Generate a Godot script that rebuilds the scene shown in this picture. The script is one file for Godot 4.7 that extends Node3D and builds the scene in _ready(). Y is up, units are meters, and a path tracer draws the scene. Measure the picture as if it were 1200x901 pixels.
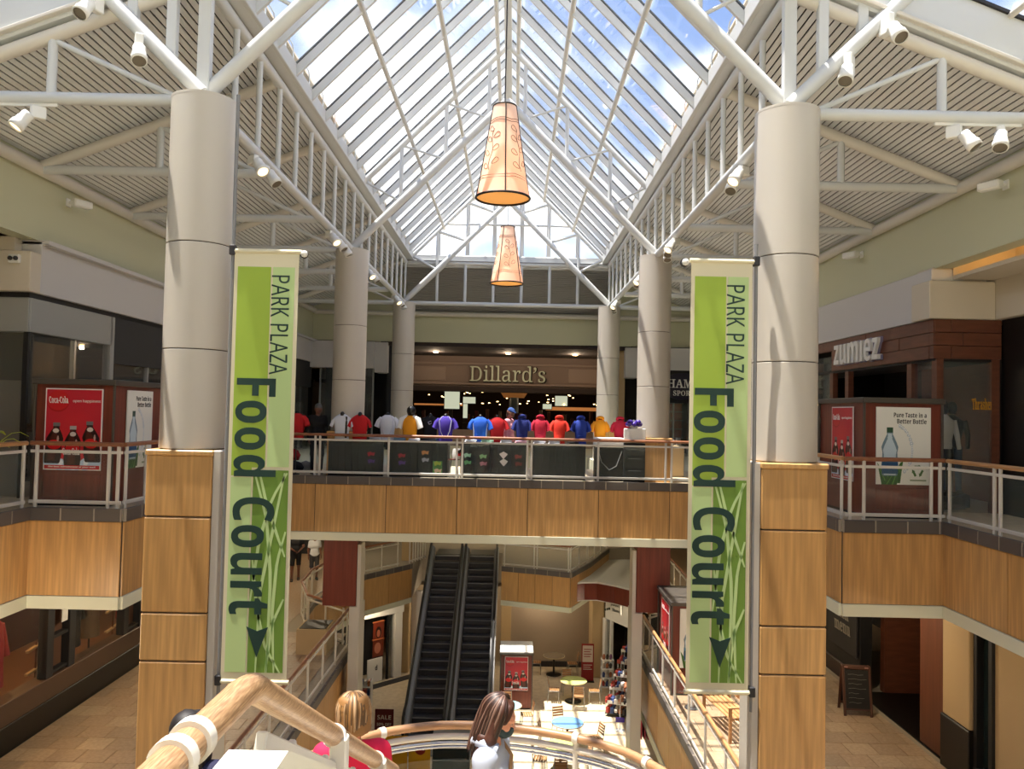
extends Node3D
# A shopping-mall atrium on three levels: L1 floor at y 0, L2 at 4.4, L3 at 8.8; the atrium runs along -z.

const L2 := 4.4
const L3 := 8.8
const HW := 3.69          # half the distance between the two rows of columns
const ZC := [-10.0, -19.34, -28.67]
const BAY := 9.335
const YB := 14.25         # bottom chords
const YT := 15.78         # top chords
const XO := 7.7           # outer walls

func _ready() -> void:
	rng.seed = 7
	# --- camera
	var cam := Camera3D.new()
	cam.name = "camera"
	cam.keep_aspect = Camera3D.KEEP_HEIGHT
	cam.fov = rad_to_deg(2.0 * atan(450.5 / 936.4))
	cam.near = 0.05
	cam.far = 400.0
	add_child(cam)
	cam.position = V(0.296, 10.4, 0)
	cam.rotation = V(0.0345, 0.0016, 0.0217)
	cam.current = true
	# --- sky, exposure
	var we := WorldEnvironment.new()
	we.name = "world_environment"
	var e := Environment.new()
	e.background_mode = Environment.BG_SKY
	e.sky = Sky.new()
	var pm := PanoramaSkyMaterial.new()
	pm.panorama = sky_picture()
	e.sky.sky_material = pm
	e.background_energy_multiplier = SKY_E
	e.tonemap_mode = Environment.TONE_MAPPER_LINEAR
	e.tonemap_exposure = EXPO
	e.sdfgi_enabled = true
	e.ssao_enabled = true
	e.ssil_enabled = true
	we.environment = e
	add_child(we)
	# --- sun: nearly overhead, leaning in from the left
	var sun := DirectionalLight3D.new()
	sun.name = "sun"
	sun.light_color = Color(1.0, 0.97, 0.93)
	sun.light_energy = SUN_E
	sun.light_angular_distance = 0.5
	sun.shadow_enabled = true
	add_child(sun)
	sun.look_at_from_position(V(0, 40, 0), V(0, 40, 0) + V(0.22, -1.0, -0.04), V(0, 0, -1))
	materials()
	# --- structure
	shell()
	roof()
	columns()
	storefronts()
	back_store()
	lower_back()
	# --- things
	railings()
	escalators()
	banners()
	pendants()
	spotlights()
	kiosks()
	bridge_stall()
	lower_hall()
	middle_level()
	near_stair()
	people()

const SKY_E := 1.9
const EXPO := 1.52
const SUN_E := 3.2

func sky_picture() -> ImageTexture:
	var w := 1024
	var h := 512
	var n := FastNoiseLite.new()
	n.noise_type = FastNoiseLite.TYPE_SIMPLEX_SMOOTH
	n.frequency = 1.7
	n.seed = 2355
	n.fractal_octaves = 5
	n.fractal_gain = 0.5
	var im := Image.create(w, h, false, Image.FORMAT_RGBF)
	for y in h:
		var el := PI * (0.5 - (y + 0.5) / h)
		for x in w:
			var az := TAU * (x + 0.5) / w
			var d := V(cos(el) * sin(az), sin(el), -cos(el) * cos(az))
			var up := maxf(d.y, 0.0)
			var c := Color(0.50, 0.60, 0.74).lerp(Color(0.042, 0.11, 0.33), clampf(pow(up, 0.6) * 1.25, 0, 1))
			if d.y > -0.02:
				var q := d / (up + 0.28)
				var v := n.get_noise_3d(q.x, q.y * 0.5, q.z) * 0.5 + 0.5
				var k := smoothstep(0.46, 0.70, v + 0.30 * (1.0 - up) * (1.0 - up) - 0.03)
				var k2 := smoothstep(0.55, 0.9, v)
				c = c.lerp(Color(0.86, 0.87, 0.90).lerp(Color(0.50, 0.54, 0.62), k2 * 0.8), k)
			else:
				c = Color(0.42, 0.40, 0.36)
			im.set_pixel(x, y, c)
	return ImageTexture.create_from_image(im)

func tri(m: StandardMaterial3D, s: Vector3) -> StandardMaterial3D:
	m.uv1_triplanar = true
	m.uv1_world_triplanar = true
	m.uv1_scale = s
	return m

func materials() -> void:
	# wood: vertical grain, three tones
	var gr := noise_tex(0.02, Color(0.80, 0.80, 0.80), Color(1.0, 1.0, 1.0), 3, FastNoiseLite.TYPE_SIMPLEX_SMOOTH, 256, 5)
	var wc := [Color(0.845, 0.65, 0.40), Color(0.86, 0.67, 0.42), Color(0.83, 0.635, 0.385)]
	for i in 3:
		var m := mt("wood_panel_%d" % i, wc[i], 0.42)
		m.albedo_texture = gr
		tri(m, V(2.2, 0.12, 2.2))
	var rw := mt("red_wood", Color(0.48, 0.21, 0.15), 0.35)
	rw.albedo_texture = gr
	tri(rw, V(2.0, 0.1, 2.0))
	var bw := mt("brown_wood", Color(0.45, 0.26, 0.18), 0.45)
	bw.albedo_texture = gr
	tri(bw, V(0.3, 1.5, 0.3))
	var ow := mt("oak", Color(0.80, 0.60, 0.40), 0.4)
	ow.albedo_texture = gr
	tri(ow, V(4.0, 4.0, 0.35))
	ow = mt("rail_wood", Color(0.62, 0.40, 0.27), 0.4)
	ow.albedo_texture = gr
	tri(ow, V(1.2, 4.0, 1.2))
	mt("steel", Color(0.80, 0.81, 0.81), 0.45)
	mt("steel_warm", Color(0.82, 0.80, 0.76), 0.45)
	mt("column_cream", Color(0.76, 0.735, 0.69), 0.35)
	mt("seam", Color(0.30, 0.27, 0.23), 0.8)
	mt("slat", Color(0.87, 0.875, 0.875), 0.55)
	mt("plenum", Color(0.02, 0.02, 0.02), 0.95)
	mt("green_wall", Color(0.77, 0.77, 0.655), 0.85)
	mt("bulkhead", Color(0.80, 0.79, 0.785), 0.85)
	mt("bulkhead_cream", Color(0.82, 0.78, 0.71), 0.85)
	mt("soffit", Color(0.86, 0.86, 0.76), 0.8)
	mt("tile_dark", Color(0.36, 0.335, 0.315), 0.5)
	mt("tile_dark_2", Color(0.33, 0.305, 0.29), 0.5)
	mt("grout", Color(0.62, 0.58, 0.52), 0.9)
	mt("black", Color(0.018, 0.018, 0.02), 0.4)
	var br := mt("brown_red", Color(0.44, 0.255, 0.175), 0.4)
	br.albedo_texture = gr
	tri(br, V(2.0, 0.1, 2.0))
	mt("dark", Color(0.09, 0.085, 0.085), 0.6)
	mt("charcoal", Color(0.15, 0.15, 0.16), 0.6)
	mt("grey", Color(0.5, 0.5, 0.5), 0.6)
	mt("header_grey", Color(0.62, 0.62, 0.60), 0.5)
	mt("white", Color(0.9, 0.9, 0.88), 0.5)
	mt("tan_wall", Color(0.80, 0.72, 0.60), 0.85)
	mt("tan_pier", Color(0.74, 0.64, 0.48), 0.8)
	mt("chrome", Color(0.75, 0.76, 0.78), 0.25, 1.0)
	mt("rubber", Color(0.05, 0.05, 0.055), 0.5)
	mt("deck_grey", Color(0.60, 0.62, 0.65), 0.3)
	mt("step_grey", Color(0.27, 0.27, 0.285), 0.45)
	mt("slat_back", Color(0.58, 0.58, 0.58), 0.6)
	mt("board", Color(0.45, 0.42, 0.37), 0.8)
	var fl := mt("floor_cream", Color(0.86, 0.80, 0.69), 0.35)
	fl.albedo_texture = noise_tex(0.03, Color(0.88, 0.87, 0.85), Color(1, 1, 1), 5)
	tri(fl, V(0.5, 0.5, 0.5))
	for i in 3:
		var t := mt("paver_%d" % i, [Color(0.70, 0.60, 0.49), Color(0.73, 0.64, 0.53), Color(0.66, 0.57, 0.47)][i], 0.4)
		t.albedo_texture = noise_tex(0.05, Color(0.86, 0.84, 0.82), Color(1, 1, 1), 9)
		tri(t, V(0.9, 0.9, 0.9))
	var g := mt("rail_glass", Color(0.75, 0.85, 0.82, 0.025), 0.02)
	g.transparency = BaseMaterial3D.TRANSPARENCY_ALPHA
	g.metallic_specular = 0.2
	g = mt("roof_glass", Color(0.80, 0.92, 1.0, 0.05), 0.02)
	g.transparency = BaseMaterial3D.TRANSPARENCY_ALPHA
	g = mt("shop_glass", Color(0.5, 0.55, 0.55, 0.12), 0.02)
	g.transparency = BaseMaterial3D.TRANSPARENCY_ALPHA

# ---------------------------------------------------------------- helpers
var M := {}
var mesh_cache := {}
var used_names := {}
var rng := RandomNumberGenerator.new()

func V(x, y, z) -> Vector3:
	return Vector3(x, y, z)

func numbered(called: String) -> String:
	var n: int = used_names.get(called, 0)
	used_names[called] = n + 1
	return called if n == 0 else "%s_%03d" % [called, n]

func thing(called: String, label: String, category: String, at := Vector3.ZERO, turn := 0.0, group := "") -> Node3D:
	var o := Node3D.new()
	o.name = numbered(called)
	add_child(o)
	o.position = at
	o.rotation.y = turn
	o.set_meta("label", label)
	o.set_meta("category", category)
	if group != "":
		o.set_meta("group", group)
	return o

func structure(called: String, label: String) -> Node3D:
	var o := Node3D.new()
	o.name = called if not has_node(called) else numbered(called)
	add_child(o, true)
	o.set_meta("label", label)
	o.set_meta("kind", "structure")
	return o

func part(parent: Node3D, called: String, mesh: Mesh, m: Material, at := Vector3.ZERO, turn := Basis.IDENTITY) -> MeshInstance3D:
	var o := MeshInstance3D.new()
	o.name = called
	o.mesh = mesh
	o.material_override = m
	o.transform = Transform3D(turn, at)
	var n := 1
	while parent.has_node(NodePath(o.name)):
		o.name = "%s_%03d" % [called, n]
		n += 1
		if n > 6:
			n += parent.get_child_count()
	parent.add_child(o, true)
	return o

func dup(src: Node3D, called: String, label: String, at: Vector3, turn := 0.0) -> Node3D:
	var o: Node3D = src.duplicate()
	o.name = numbered(called)
	add_child(o)
	o.position = at
	o.rotation.y = turn
	o.set_meta("label", label)
	return o

func mt(called: String, c: Color, rough := 0.6, metal := 0.0) -> StandardMaterial3D:
	if M.has(called):
		return M[called]
	var m := StandardMaterial3D.new()
	m.resource_name = called
	m.albedo_color = c
	m.roughness = rough
	m.metallic = metal
	M[called] = m
	return m

func noise_tex(freq: float, a: Color, b: Color, sd: int, kind := FastNoiseLite.TYPE_SIMPLEX_SMOOTH, size := 256, oct := 4) -> NoiseTexture2D:
	var n := FastNoiseLite.new()
	n.noise_type = kind
	n.frequency = freq
	n.seed = sd
	n.fractal_octaves = oct
	var t := NoiseTexture2D.new()
	t.width = size
	t.height = size
	t.seamless = true
	t.noise = n
	var g := Gradient.new()
	g.set_color(0, a)
	g.set_color(1, b)
	t.color_ramp = g
	return t

func glow(called: String, c: Color, e: float) -> StandardMaterial3D:
	var m := mt(called, c, 0.5)
	m.emission_enabled = true
	m.emission = c
	m.emission_energy_multiplier = e
	return m

# --- meshes
func bx(w: float, h: float, d: float, bev := 0.0) -> Mesh:
	var key := "b%.3f_%.3f_%.3f_%.3f" % [w, h, d, bev]
	if mesh_cache.has(key):
		return mesh_cache[key]
	var res: Mesh
	bev = minf(bev, 0.45 * minf(w, minf(h, d)))
	if bev <= 0.0:
		var b := BoxMesh.new()
		b.size = Vector3(w, h, d)
		res = b
	else:
		var st := SurfaceTool.new()
		st.begin(Mesh.PRIMITIVE_TRIANGLES)
		st.set_smooth_group(-1)
		var hs := Vector3(w, h, d) * 0.5
		for ax in 3:
			for s in [-1.0, 1.0]:
				var u := (ax + 1) % 3
				var v := (ax + 2) % 3
				var q := []
				for c in [[-1.0, -1.0], [1.0, -1.0], [1.0, 1.0], [-1.0, 1.0]]:
					var p := Vector3.ZERO
					p[ax] = s * hs[ax]
					p[u] = c[0] * (hs[u] - bev)
					p[v] = c[1] * (hs[v] - bev)
					q.append(p)
				outquad(st, q)
		for ax in 3:
			var u := (ax + 1) % 3
			var v := (ax + 2) % 3
			for su in [-1.0, 1.0]:
				for sv in [-1.0, 1.0]:
					var q := []
					for c in [[-1.0, 0], [1.0, 0], [1.0, 1], [-1.0, 1]]:
						var p := Vector3.ZERO
						p[ax] = c[0] * (hs[ax] - bev)
						p[u] = su * (hs[u] - (0.0 if c[1] == 0 else bev))
						p[v] = sv * (hs[v] - (bev if c[1] == 0 else 0.0))
						q.append(p)
					outquad(st, q)
		for sx in [-1.0, 1.0]:
			for sy in [-1.0, 1.0]:
				for sz in [-1.0, 1.0]:
					var sg := Vector3(sx, sy, sz)
					var q := []
					for ax in 3:
						var p := hs - Vector3.ONE * bev
						p[ax] = hs[ax]
						q.append(p * sg)
					outtri(st, q[0], q[1], q[2], Vector3.ZERO)
		st.generate_normals()
		res = st.commit()
	mesh_cache[key] = res
	return res

func outtri(st: SurfaceTool, a: Vector3, b: Vector3, c: Vector3, inside: Vector3) -> void:
	# clockwise front faces: the side away from «inside» is the front
	if (b - a).cross(c - a).dot((a + b + c) / 3.0 - inside) > 0.0:
		var t := b
		b = c
		c = t
	st.add_vertex(a)
	st.add_vertex(b)
	st.add_vertex(c)

func outquad(st: SurfaceTool, q: Array, inside := Vector3.ZERO) -> void:
	outtri(st, q[0], q[1], q[2], inside)
	outtri(st, q[0], q[2], q[3], inside)

func box(parent: Node3D, called: String, m: Material, x0: float, x1: float, y0: float, y1: float, z0: float, z1: float, bev := 0.0) -> MeshInstance3D:
	return part(parent, called, bx(absf(x1 - x0), absf(y1 - y0), absf(z1 - z0), bev), m, V((x0 + x1) / 2, (y0 + y1) / 2, (z0 + z1) / 2))

func along(a: Vector3, b: Vector3, up := Vector3.UP) -> Basis:
	# y axis along a->b
	var y := (b - a).normalized()
	var x := up.cross(y)
	if x.length() < 0.001:
		x = Vector3.RIGHT if absf(y.x) < 0.9 else Vector3.FORWARD
		x = (x - y * x.dot(y))
	x = x.normalized()
	return Basis(x, y, x.cross(y))

func pipe(parent: Node3D, called: String, m: Material, a: Vector3, b: Vector3, r: float, sides := 12) -> MeshInstance3D:
	var key := "c%.4f_%d_%.3f" % [r, sides, a.distance_to(b)]
	if not mesh_cache.has(key):
		var c := CylinderMesh.new()
		c.top_radius = r
		c.bottom_radius = r
		c.height = a.distance_to(b)
		c.radial_segments = sides
		c.rings = 0
		mesh_cache[key] = c
	return part(parent, called, mesh_cache[key], m, (a + b) / 2, along(a, b))

func bar(parent: Node3D, called: String, m: Material, a: Vector3, b: Vector3, w: float, d: float, up := Vector3.UP, bev := 0.0) -> MeshInstance3D:
	return part(parent, called, bx(w, a.distance_to(b), d, bev), m, (a + b) / 2, along(a, b, up))

func lathe(profile: Array, segs := 24, sharp := false, sx := 1.0, sz := 1.0) -> Mesh:
	# profile: Vector2(radius, y) going up, solid of revolution
	var st := SurfaceTool.new()
	st.begin(Mesh.PRIMITIVE_TRIANGLES)
	for i in profile.size() - 1:
		st.set_smooth_group(i + 1 if sharp else 1)
		var p: Vector2 = profile[i]
		var q: Vector2 = profile[i + 1]
		for k in segs:
			var a0 := TAU * k / segs
			var a1 := TAU * ((k + 1) % segs) / segs
			var A := V(cos(a0) * p.x * sx, p.y, sin(a0) * p.x * sz)
			var B := V(cos(a1) * p.x * sx, p.y, sin(a1) * p.x * sz)
			var C := V(cos(a1) * q.x * sx, q.y, sin(a1) * q.x * sz)
			var D := V(cos(a0) * q.x * sx, q.y, sin(a0) * q.x * sz)
			st.set_uv(Vector2(float(k) / segs, 0))
			if p.x > 0.00001:
				for v in [[A, k, i], [B, k + 1, i], [C, k + 1, i + 1]]:
					st.set_uv(Vector2(float(v[1]) / segs, 1.0 - float(v[2]) / (profile.size() - 1)))
					st.add_vertex(v[0])
			if q.x > 0.00001:
				for v in [[A, k, i], [C, k + 1, i + 1], [D, k, i + 1]]:
					st.set_uv(Vector2(float(v[1]) / segs, 1.0 - float(v[2]) / (profile.size() - 1)))
					st.add_vertex(v[0])
	st.generate_normals()
	return st.commit()

func prism(poly: Array, h: float) -> Mesh:
	# polygon of Vector2(x, z) raised from y = 0 to y = h
	var st := SurfaceTool.new()
	st.begin(Mesh.PRIMITIVE_TRIANGLES)
	st.set_smooth_group(-1)
	var pts := PackedVector2Array(poly)
	var area := 0.0
	for i in pts.size():
		area += pts[i].cross(pts[(i + 1) % pts.size()])
	if area < 0:
		pts.reverse()
	var idx := Geometry2D.triangulate_polygon(pts)
	for t in range(0, idx.size(), 3):
		var a := pts[idx[t]]
		var b := pts[idx[t + 1]]
		var c := pts[idx[t + 2]]
		outtri(st, V(a.x, h, a.y), V(b.x, h, b.y), V(c.x, h, c.y), V(a.x, h - 1, a.y))
		outtri(st, V(a.x, 0, a.y), V(b.x, 0, b.y), V(c.x, 0, c.y), V(a.x, 1, a.y))
	for i in pts.size():
		var a := pts[i]
		var b := pts[(i + 1) % pts.size()]
		var n := Vector2((b - a).y, -(b - a).x).normalized()
		var ins := V((a.x + b.x) / 2 - n.x, h / 2, (a.y + b.y) / 2 - n.y)
		outquad(st, [V(a.x, 0, a.y), V(b.x, 0, b.y), V(b.x, h, b.y), V(a.x, h, a.y)], ins)
	st.generate_normals()
	return st.commit()

func plate(poly: Array, h: float) -> Mesh:
	# polygon of Vector2(x, y) upright in the xy plane, thick from z = 0 to z = h
	var neg := []
	for p in poly:
		neg.append(Vector2(p.x, -p.y))
	return join([[prism(neg, h), Transform3D(Basis(V(1, 0, 0), V(0, 0, 1), V(0, -1, 0)), Vector3.ZERO)]])

func loft(rings: Array, caps := true, smooth := true) -> Mesh:
	# rings of equally many Vector3, closed round
	var st := SurfaceTool.new()
	st.begin(Mesh.PRIMITIVE_TRIANGLES)
	st.set_smooth_group(1 if smooth else -1)
	var n: int = rings[0].size()
	var cen := []
	for r in rings:
		var c := Vector3.ZERO
		for p in r:
			c += p
		cen.append(c / n)
	for i in rings.size() - 1:
		var inside: Vector3 = (cen[i] + cen[i + 1]) / 2
		for k in n:
			var k2 := (k + 1) % n
			outquad(st, [rings[i][k], rings[i][k2], rings[i + 1][k2], rings[i + 1][k]], inside)
	if caps:
		st.set_smooth_group(2 if smooth else -1)
		var last := rings.size() - 1
		for k in n:
			var k2 := (k + 1) % n
			outtri(st, cen[0], rings[0][k], rings[0][k2], cen[1])
			outtri(st, cen[last], rings[last][k], rings[last][k2], cen[last - 1])
	st.generate_normals()
	return st.commit()

func sweep(pts: Array, r: Variant, sides := 10, flat := 1.0) -> Mesh:
	# a round tube along points; r is one radius or one per point
	var rings := []
	var up := Vector3.UP
	for i in pts.size():
		var d: Vector3 = (pts[mini(i + 1, pts.size() - 1)] - pts[maxi(i - 1, 0)]).normalized()
		if absf(d.dot(up)) > 0.98:
			up = Vector3.BACK if absf(d.z) < 0.9 else Vector3.RIGHT
		var x := up.cross(d).normalized()
		var y := d.cross(x)
		up = y
		var rr: float = r[i] if r is Array else r
		var ring := []
		for k in sides:
			var a := TAU * k / sides
			ring.append(pts[i] + x * cos(a) * rr + y * sin(a) * rr * flat)
		rings.append(ring)
	return loft(rings)

func ellipse_rings(spec: Array, n := 16) -> Array:
	# spec rows: [y, half width, half depth, centre x, centre z, squareness]
	var out := []
	for s in spec:
		var ring := []
		var e: float = s[5] if s.size() > 5 else 1.0
		for k in n:
			var a := TAU * k / n
			var c := cos(a)
			var d := sin(a)
			ring.append(V(s[3] + signf(c) * pow(absf(c), e) * s[1], s[0], s[4] + signf(d) * pow(absf(d), e) * s[2]))
		out.append(ring)
	return out

func join(list: Array) -> Mesh:
	# [[mesh, transform], ...] into one mesh
	var st := SurfaceTool.new()
	st.begin(Mesh.PRIMITIVE_TRIANGLES)
	for l in list:
		st.append_from(l[0], 0, l[1])
	return st.commit()

func at_t(p: Vector3, b := Basis.IDENTITY) -> Transform3D:
	return Transform3D(b, p)

var fonts := {}
func font(bold := false, serif := false, slant := 0.0, fat := 0.0) -> Font:
	var key := "%s%s%.2f%.2f" % [bold, serif, slant, fat]
	if fonts.has(key):
		return fonts[key]
	var f := SystemFont.new()
	f.font_names = PackedStringArray(["Droid Serif" if serif else "Droid Sans"])
	f.font_weight = 700 if bold else 400
	var res: Font = f
	if slant != 0.0 or fat != 0.0:
		var v := FontVariation.new()
		v.base_font = f
		v.variation_transform = Transform2D(Vector2(1, slant), Vector2(0, 1), Vector2.ZERO)
		v.variation_embolden = fat
		res = v
	fonts[key] = res
	return res

func words(s: String, f: Font, depth := 0.004) -> Mesh:
	var t := TextMesh.new()
	t.text = s
	t.font = f
	t.font_size = 64
	t.pixel_size = 0.01
	t.depth = depth / 0.01 * 0.01
	t.curve_step = 2.0
	return t

func lettering(parent: Node3D, called: String, s: String, f: Font, m: Material, at: Vector3, width: float, height: float, turn := Basis.IDENTITY, depth := 0.006) -> MeshInstance3D:
	# the text scaled to fill width x height (of its bounding box), centred on «at», facing +z of «turn»
	var t := words(s, f, 1.0)
	var bb := t.get_aabb()
	var sx := width / maxf(bb.size.x, 0.001)
	var sy := height / maxf(bb.size.y, 0.001)
	var b := turn * Basis(V(sx, 0, 0), V(0, sy, 0), V(0, 0, depth))
	var c := bb.get_center()
	return part(parent, called, t, m, at - b * c, b)

# --- pictures for flat print (posters): a tiny painter
func canvas(w: int, h: int, c: Color) -> Image:
	var im := Image.create(w, h, false, Image.FORMAT_RGB8)
	im.fill(c)
	return im

func fill_poly(im: Image, pts: Array, c: Color, alpha := 1.0) -> void:
	# pts in 0..1 units of the picture
	var w := im.get_width()
	var h := im.get_height()
	var q := []
	var y0 := 1e9
	var y1 := -1e9
	for p in pts:
		var v := Vector2(p.x * w, p.y * h)
		q.append(v)
		y0 = minf(y0, v.y)
		y1 = maxf(y1, v.y)
	for y in range(maxi(0, int(y0)), mini(h - 1, int(y1)) + 1):
		var xs := []
		for i in q.size():
			var a: Vector2 = q[i]
			var b: Vector2 = q[(i + 1) % q.size()]
			var yy := y + 0.5
			if (a.y <= yy) != (b.y <= yy):
				xs.append(a.x + (yy - a.y) / (b.y - a.y) * (b.x - a.x))
		xs.sort()
		for k in range(0, xs.size() - 1, 2):
			for x in range(maxi(0, int(round(xs[k]))), mini(w, int(round(xs[k + 1])))):
				im.set_pixel(x, y, im.get_pixel(x, y).lerp(c, alpha) if alpha < 1.0 else c)

func disc(cx: float, cy: float, rx: float, ry: float, n := 28) -> Array:
	var out := []
	for k in n:
		out.append(Vector2(cx + cos(TAU * k / n) * rx, cy + sin(TAU * k / n) * ry))
	return out

func print_mat(called: String, im: Image, rough := 0.35) -> StandardMaterial3D:
	var m := mt(called, Color.WHITE, rough)
	m.albedo_texture = ImageTexture.create_from_image(im)
	m.texture_repeat = false
	return m

func sheet(w: float, h: float, d := 0.012) -> Mesh:
	# a thin board whose front (+z) carries uv 0..1
	var st := SurfaceTool.new()
	st.begin(Mesh.PRIMITIVE_TRIANGLES)
	var x := w / 2
	var y := h / 2
	var f := [[V(-x, -y, d / 2), Vector2(0, 1)], [V(-x, y, d / 2), Vector2(0, 0)], [V(x, y, d / 2), Vector2(1, 0)], [V(x, -y, d / 2), Vector2(1, 1)]]
	st.set_smooth_group(-1)
	for k in [0, 1, 2, 0, 2, 3]:
		st.set_uv(f[k][1])
		st.add_vertex(f[k][0])
	st.set_uv(Vector2(0.01, 0.01))
	var b := [V(-x, -y, -d / 2), V(-x, y, -d / 2), V(x, y, -d / 2), V(x, -y, -d / 2)]
	outquad(st, b)
	for k in 4:
		var k2 := (k + 1) % 4
		outquad(st, [f[k][0], f[k2][0], b[k2], b[k]])
	st.generate_normals()
	return st.commit()

# --- bodies: tapered capsules joined by a smooth minimum, meshed as surface nets
func skin_mesh(bones: Array, cell: float, k := 0.03, cuts: Array = []) -> Mesh:
	# bones: [a, b, ra, rb]; cuts: planes [point, normal]: what lies on the normal's side is cut away
	var lo := Vector3.ONE * 1e9
	var hi := -lo
	for b in bones:
		var r := maxf(b[2], b[3]) + 2.0 * cell
		lo = lo.min(b[0] - Vector3.ONE * r).min(b[1] - Vector3.ONE * r)
		hi = hi.max(b[0] + Vector3.ONE * r).max(b[1] + Vector3.ONE * r)
	var nx := int((hi.x - lo.x) / cell) + 2
	var ny := int((hi.y - lo.y) / cell) + 2
	var nz := int((hi.z - lo.z) / cell) + 2
	var f := PackedFloat32Array()
	f.resize(nx * ny * nz)
	f.fill(1.0)
	for b in bones:
		var a0: Vector3 = b[0]
		var ab: Vector3 = b[1] - b[0]
		var ll := maxf(ab.length_squared(), 1e-9)
		var ra: float = b[2]
		var dr: float = b[3] - b[2]
		var m := maxf(b[2], b[3]) + k + 2.0 * cell
		var l2: Vector3 = (a0.min(b[1]) - Vector3.ONE * m - lo) / cell
		var h2: Vector3 = (a0.max(b[1]) + Vector3.ONE * m - lo) / cell
		for z in range(maxi(0, int(l2.z)), mini(nz, int(h2.z) + 1)):
			for y in range(maxi(0, int(l2.y)), mini(ny, int(h2.y) + 1)):
				var row := (z * ny + y) * nx
				for x in range(maxi(0, int(l2.x)), mini(nx, int(h2.x) + 1)):
					var p := lo + Vector3(x, y, z) * cell - a0
					var t := clampf(p.dot(ab) / ll, 0.0, 1.0)
					var d := (p - ab * t).length() - ra - dr * t
					var o := f[row + x]
					var h := maxf(k - absf(d - o), 0.0) / k
					f[row + x] = minf(d, o) - h * h * k * 0.25
	for c in cuts:
		for z in nz:
			for y in ny:
				var row := (z * ny + y) * nx
				for x in nx:
					var d: float = (lo + Vector3(x, y, z) * cell - c[0]).dot(c[1])
					if d > f[row + x]:
						f[row + x] = d
	var ids := PackedInt32Array()
	ids.resize(nx * ny * nz)
	ids.fill(-1)
	var vs := PackedVector3Array()
	var off := [0, 1, nx, nx + 1, nx * ny, nx * ny + 1, nx * ny + nx, nx * ny + nx + 1]
	var cor := [V(0, 0, 0), V(1, 0, 0), V(0, 1, 0), V(1, 1, 0), V(0, 0, 1), V(1, 0, 1), V(0, 1, 1), V(1, 1, 1)]
	var eds := [[0, 1], [2, 3], [4, 5], [6, 7], [0, 2], [1, 3], [4, 6], [5, 7], [0, 4], [1, 5], [2, 6], [3, 7]]
	for z in nz - 1:
		for y in ny - 1:
			var row := (z * ny + y) * nx
			for x in nx - 1:
				var i := row + x
				var s0 := f[i] < 0.0
				if (f[i + off[1]] < 0.0) == s0 and (f[i + off[2]] < 0.0) == s0 and (f[i + off[3]] < 0.0) == s0 and (f[i + off[4]] < 0.0) == s0 and (f[i + off[5]] < 0.0) == s0 and (f[i + off[6]] < 0.0) == s0 and (f[i + off[7]] < 0.0) == s0:
					continue
				var sum := Vector3.ZERO
				var cnt := 0
				for e in eds:
					var u := f[i + off[e[0]]]
					var v := f[i + off[e[1]]]
					if (u < 0.0) != (v < 0.0):
						sum += cor[e[0]].lerp(cor[e[1]], u / (u - v))
						cnt += 1
				ids[i] = vs.size()
				vs.append(lo + (Vector3(x, y, z) + sum / cnt) * cell)
	var idx := PackedInt32Array()
	for z in range(1, nz - 1):
		for y in range(1, ny - 1):
			var row := (z * ny + y) * nx
			for x in range(1, nx - 1):
				var i := row + x
				var s := f[i] < 0.0
				for ax in 3:
					var st: int = [1, nx, nx * ny][ax]
					if (f[i + st] < 0.0) == s:
						continue
					var u: int = [nx, nx * ny, 1][ax]
					var w: int = [nx * ny, 1, nx][ax]
					var q := [ids[i], ids[i - u], ids[i - u - w], ids[i - w]]
					if q[0] < 0 or q[1] < 0 or q[2] < 0 or q[3] < 0:
						continue
					if s:
						idx.append_array(PackedInt32Array([q[0], q[2], q[1], q[0], q[3], q[2]]))
					else:
						idx.append_array(PackedInt32Array([q[0], q[1], q[2], q[0], q[2], q[3]]))
	var nor := PackedVector3Array()
	nor.resize(vs.size())
	for t in range(0, idx.size(), 3):
		var n := (vs[idx[t + 2]] - vs[idx[t]]).cross(vs[idx[t + 1]] - vs[idx[t]])
		for j in 3:
			nor[idx[t + j]] += n
	for j in nor.size():
		nor[j] = nor[j].normalized()
	var arr := []
	arr.resize(Mesh.ARRAY_MAX)
	arr[Mesh.ARRAY_VERTEX] = vs
	arr[Mesh.ARRAY_NORMAL] = nor
	arr[Mesh.ARRAY_INDEX] = idx
	var out := ArrayMesh.new()
	out.add_surface_from_arrays(Mesh.PRIMITIVE_TRIANGLES, arr)
	return out

# ---------------------------------------------------------------- shell: floors, walls, fasciae
func slab(s: Node3D, called: String, m: Material, poly: Array, y0: float, y1: float) -> void:
	part(s, called, prism(poly, y1 - y0), m, V(0, y0, 0))

func v2(a: Array) -> Array:
	var out := []
	for p in a:
		out.append(Vector2(p[0], p[1]))
	return out

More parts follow.
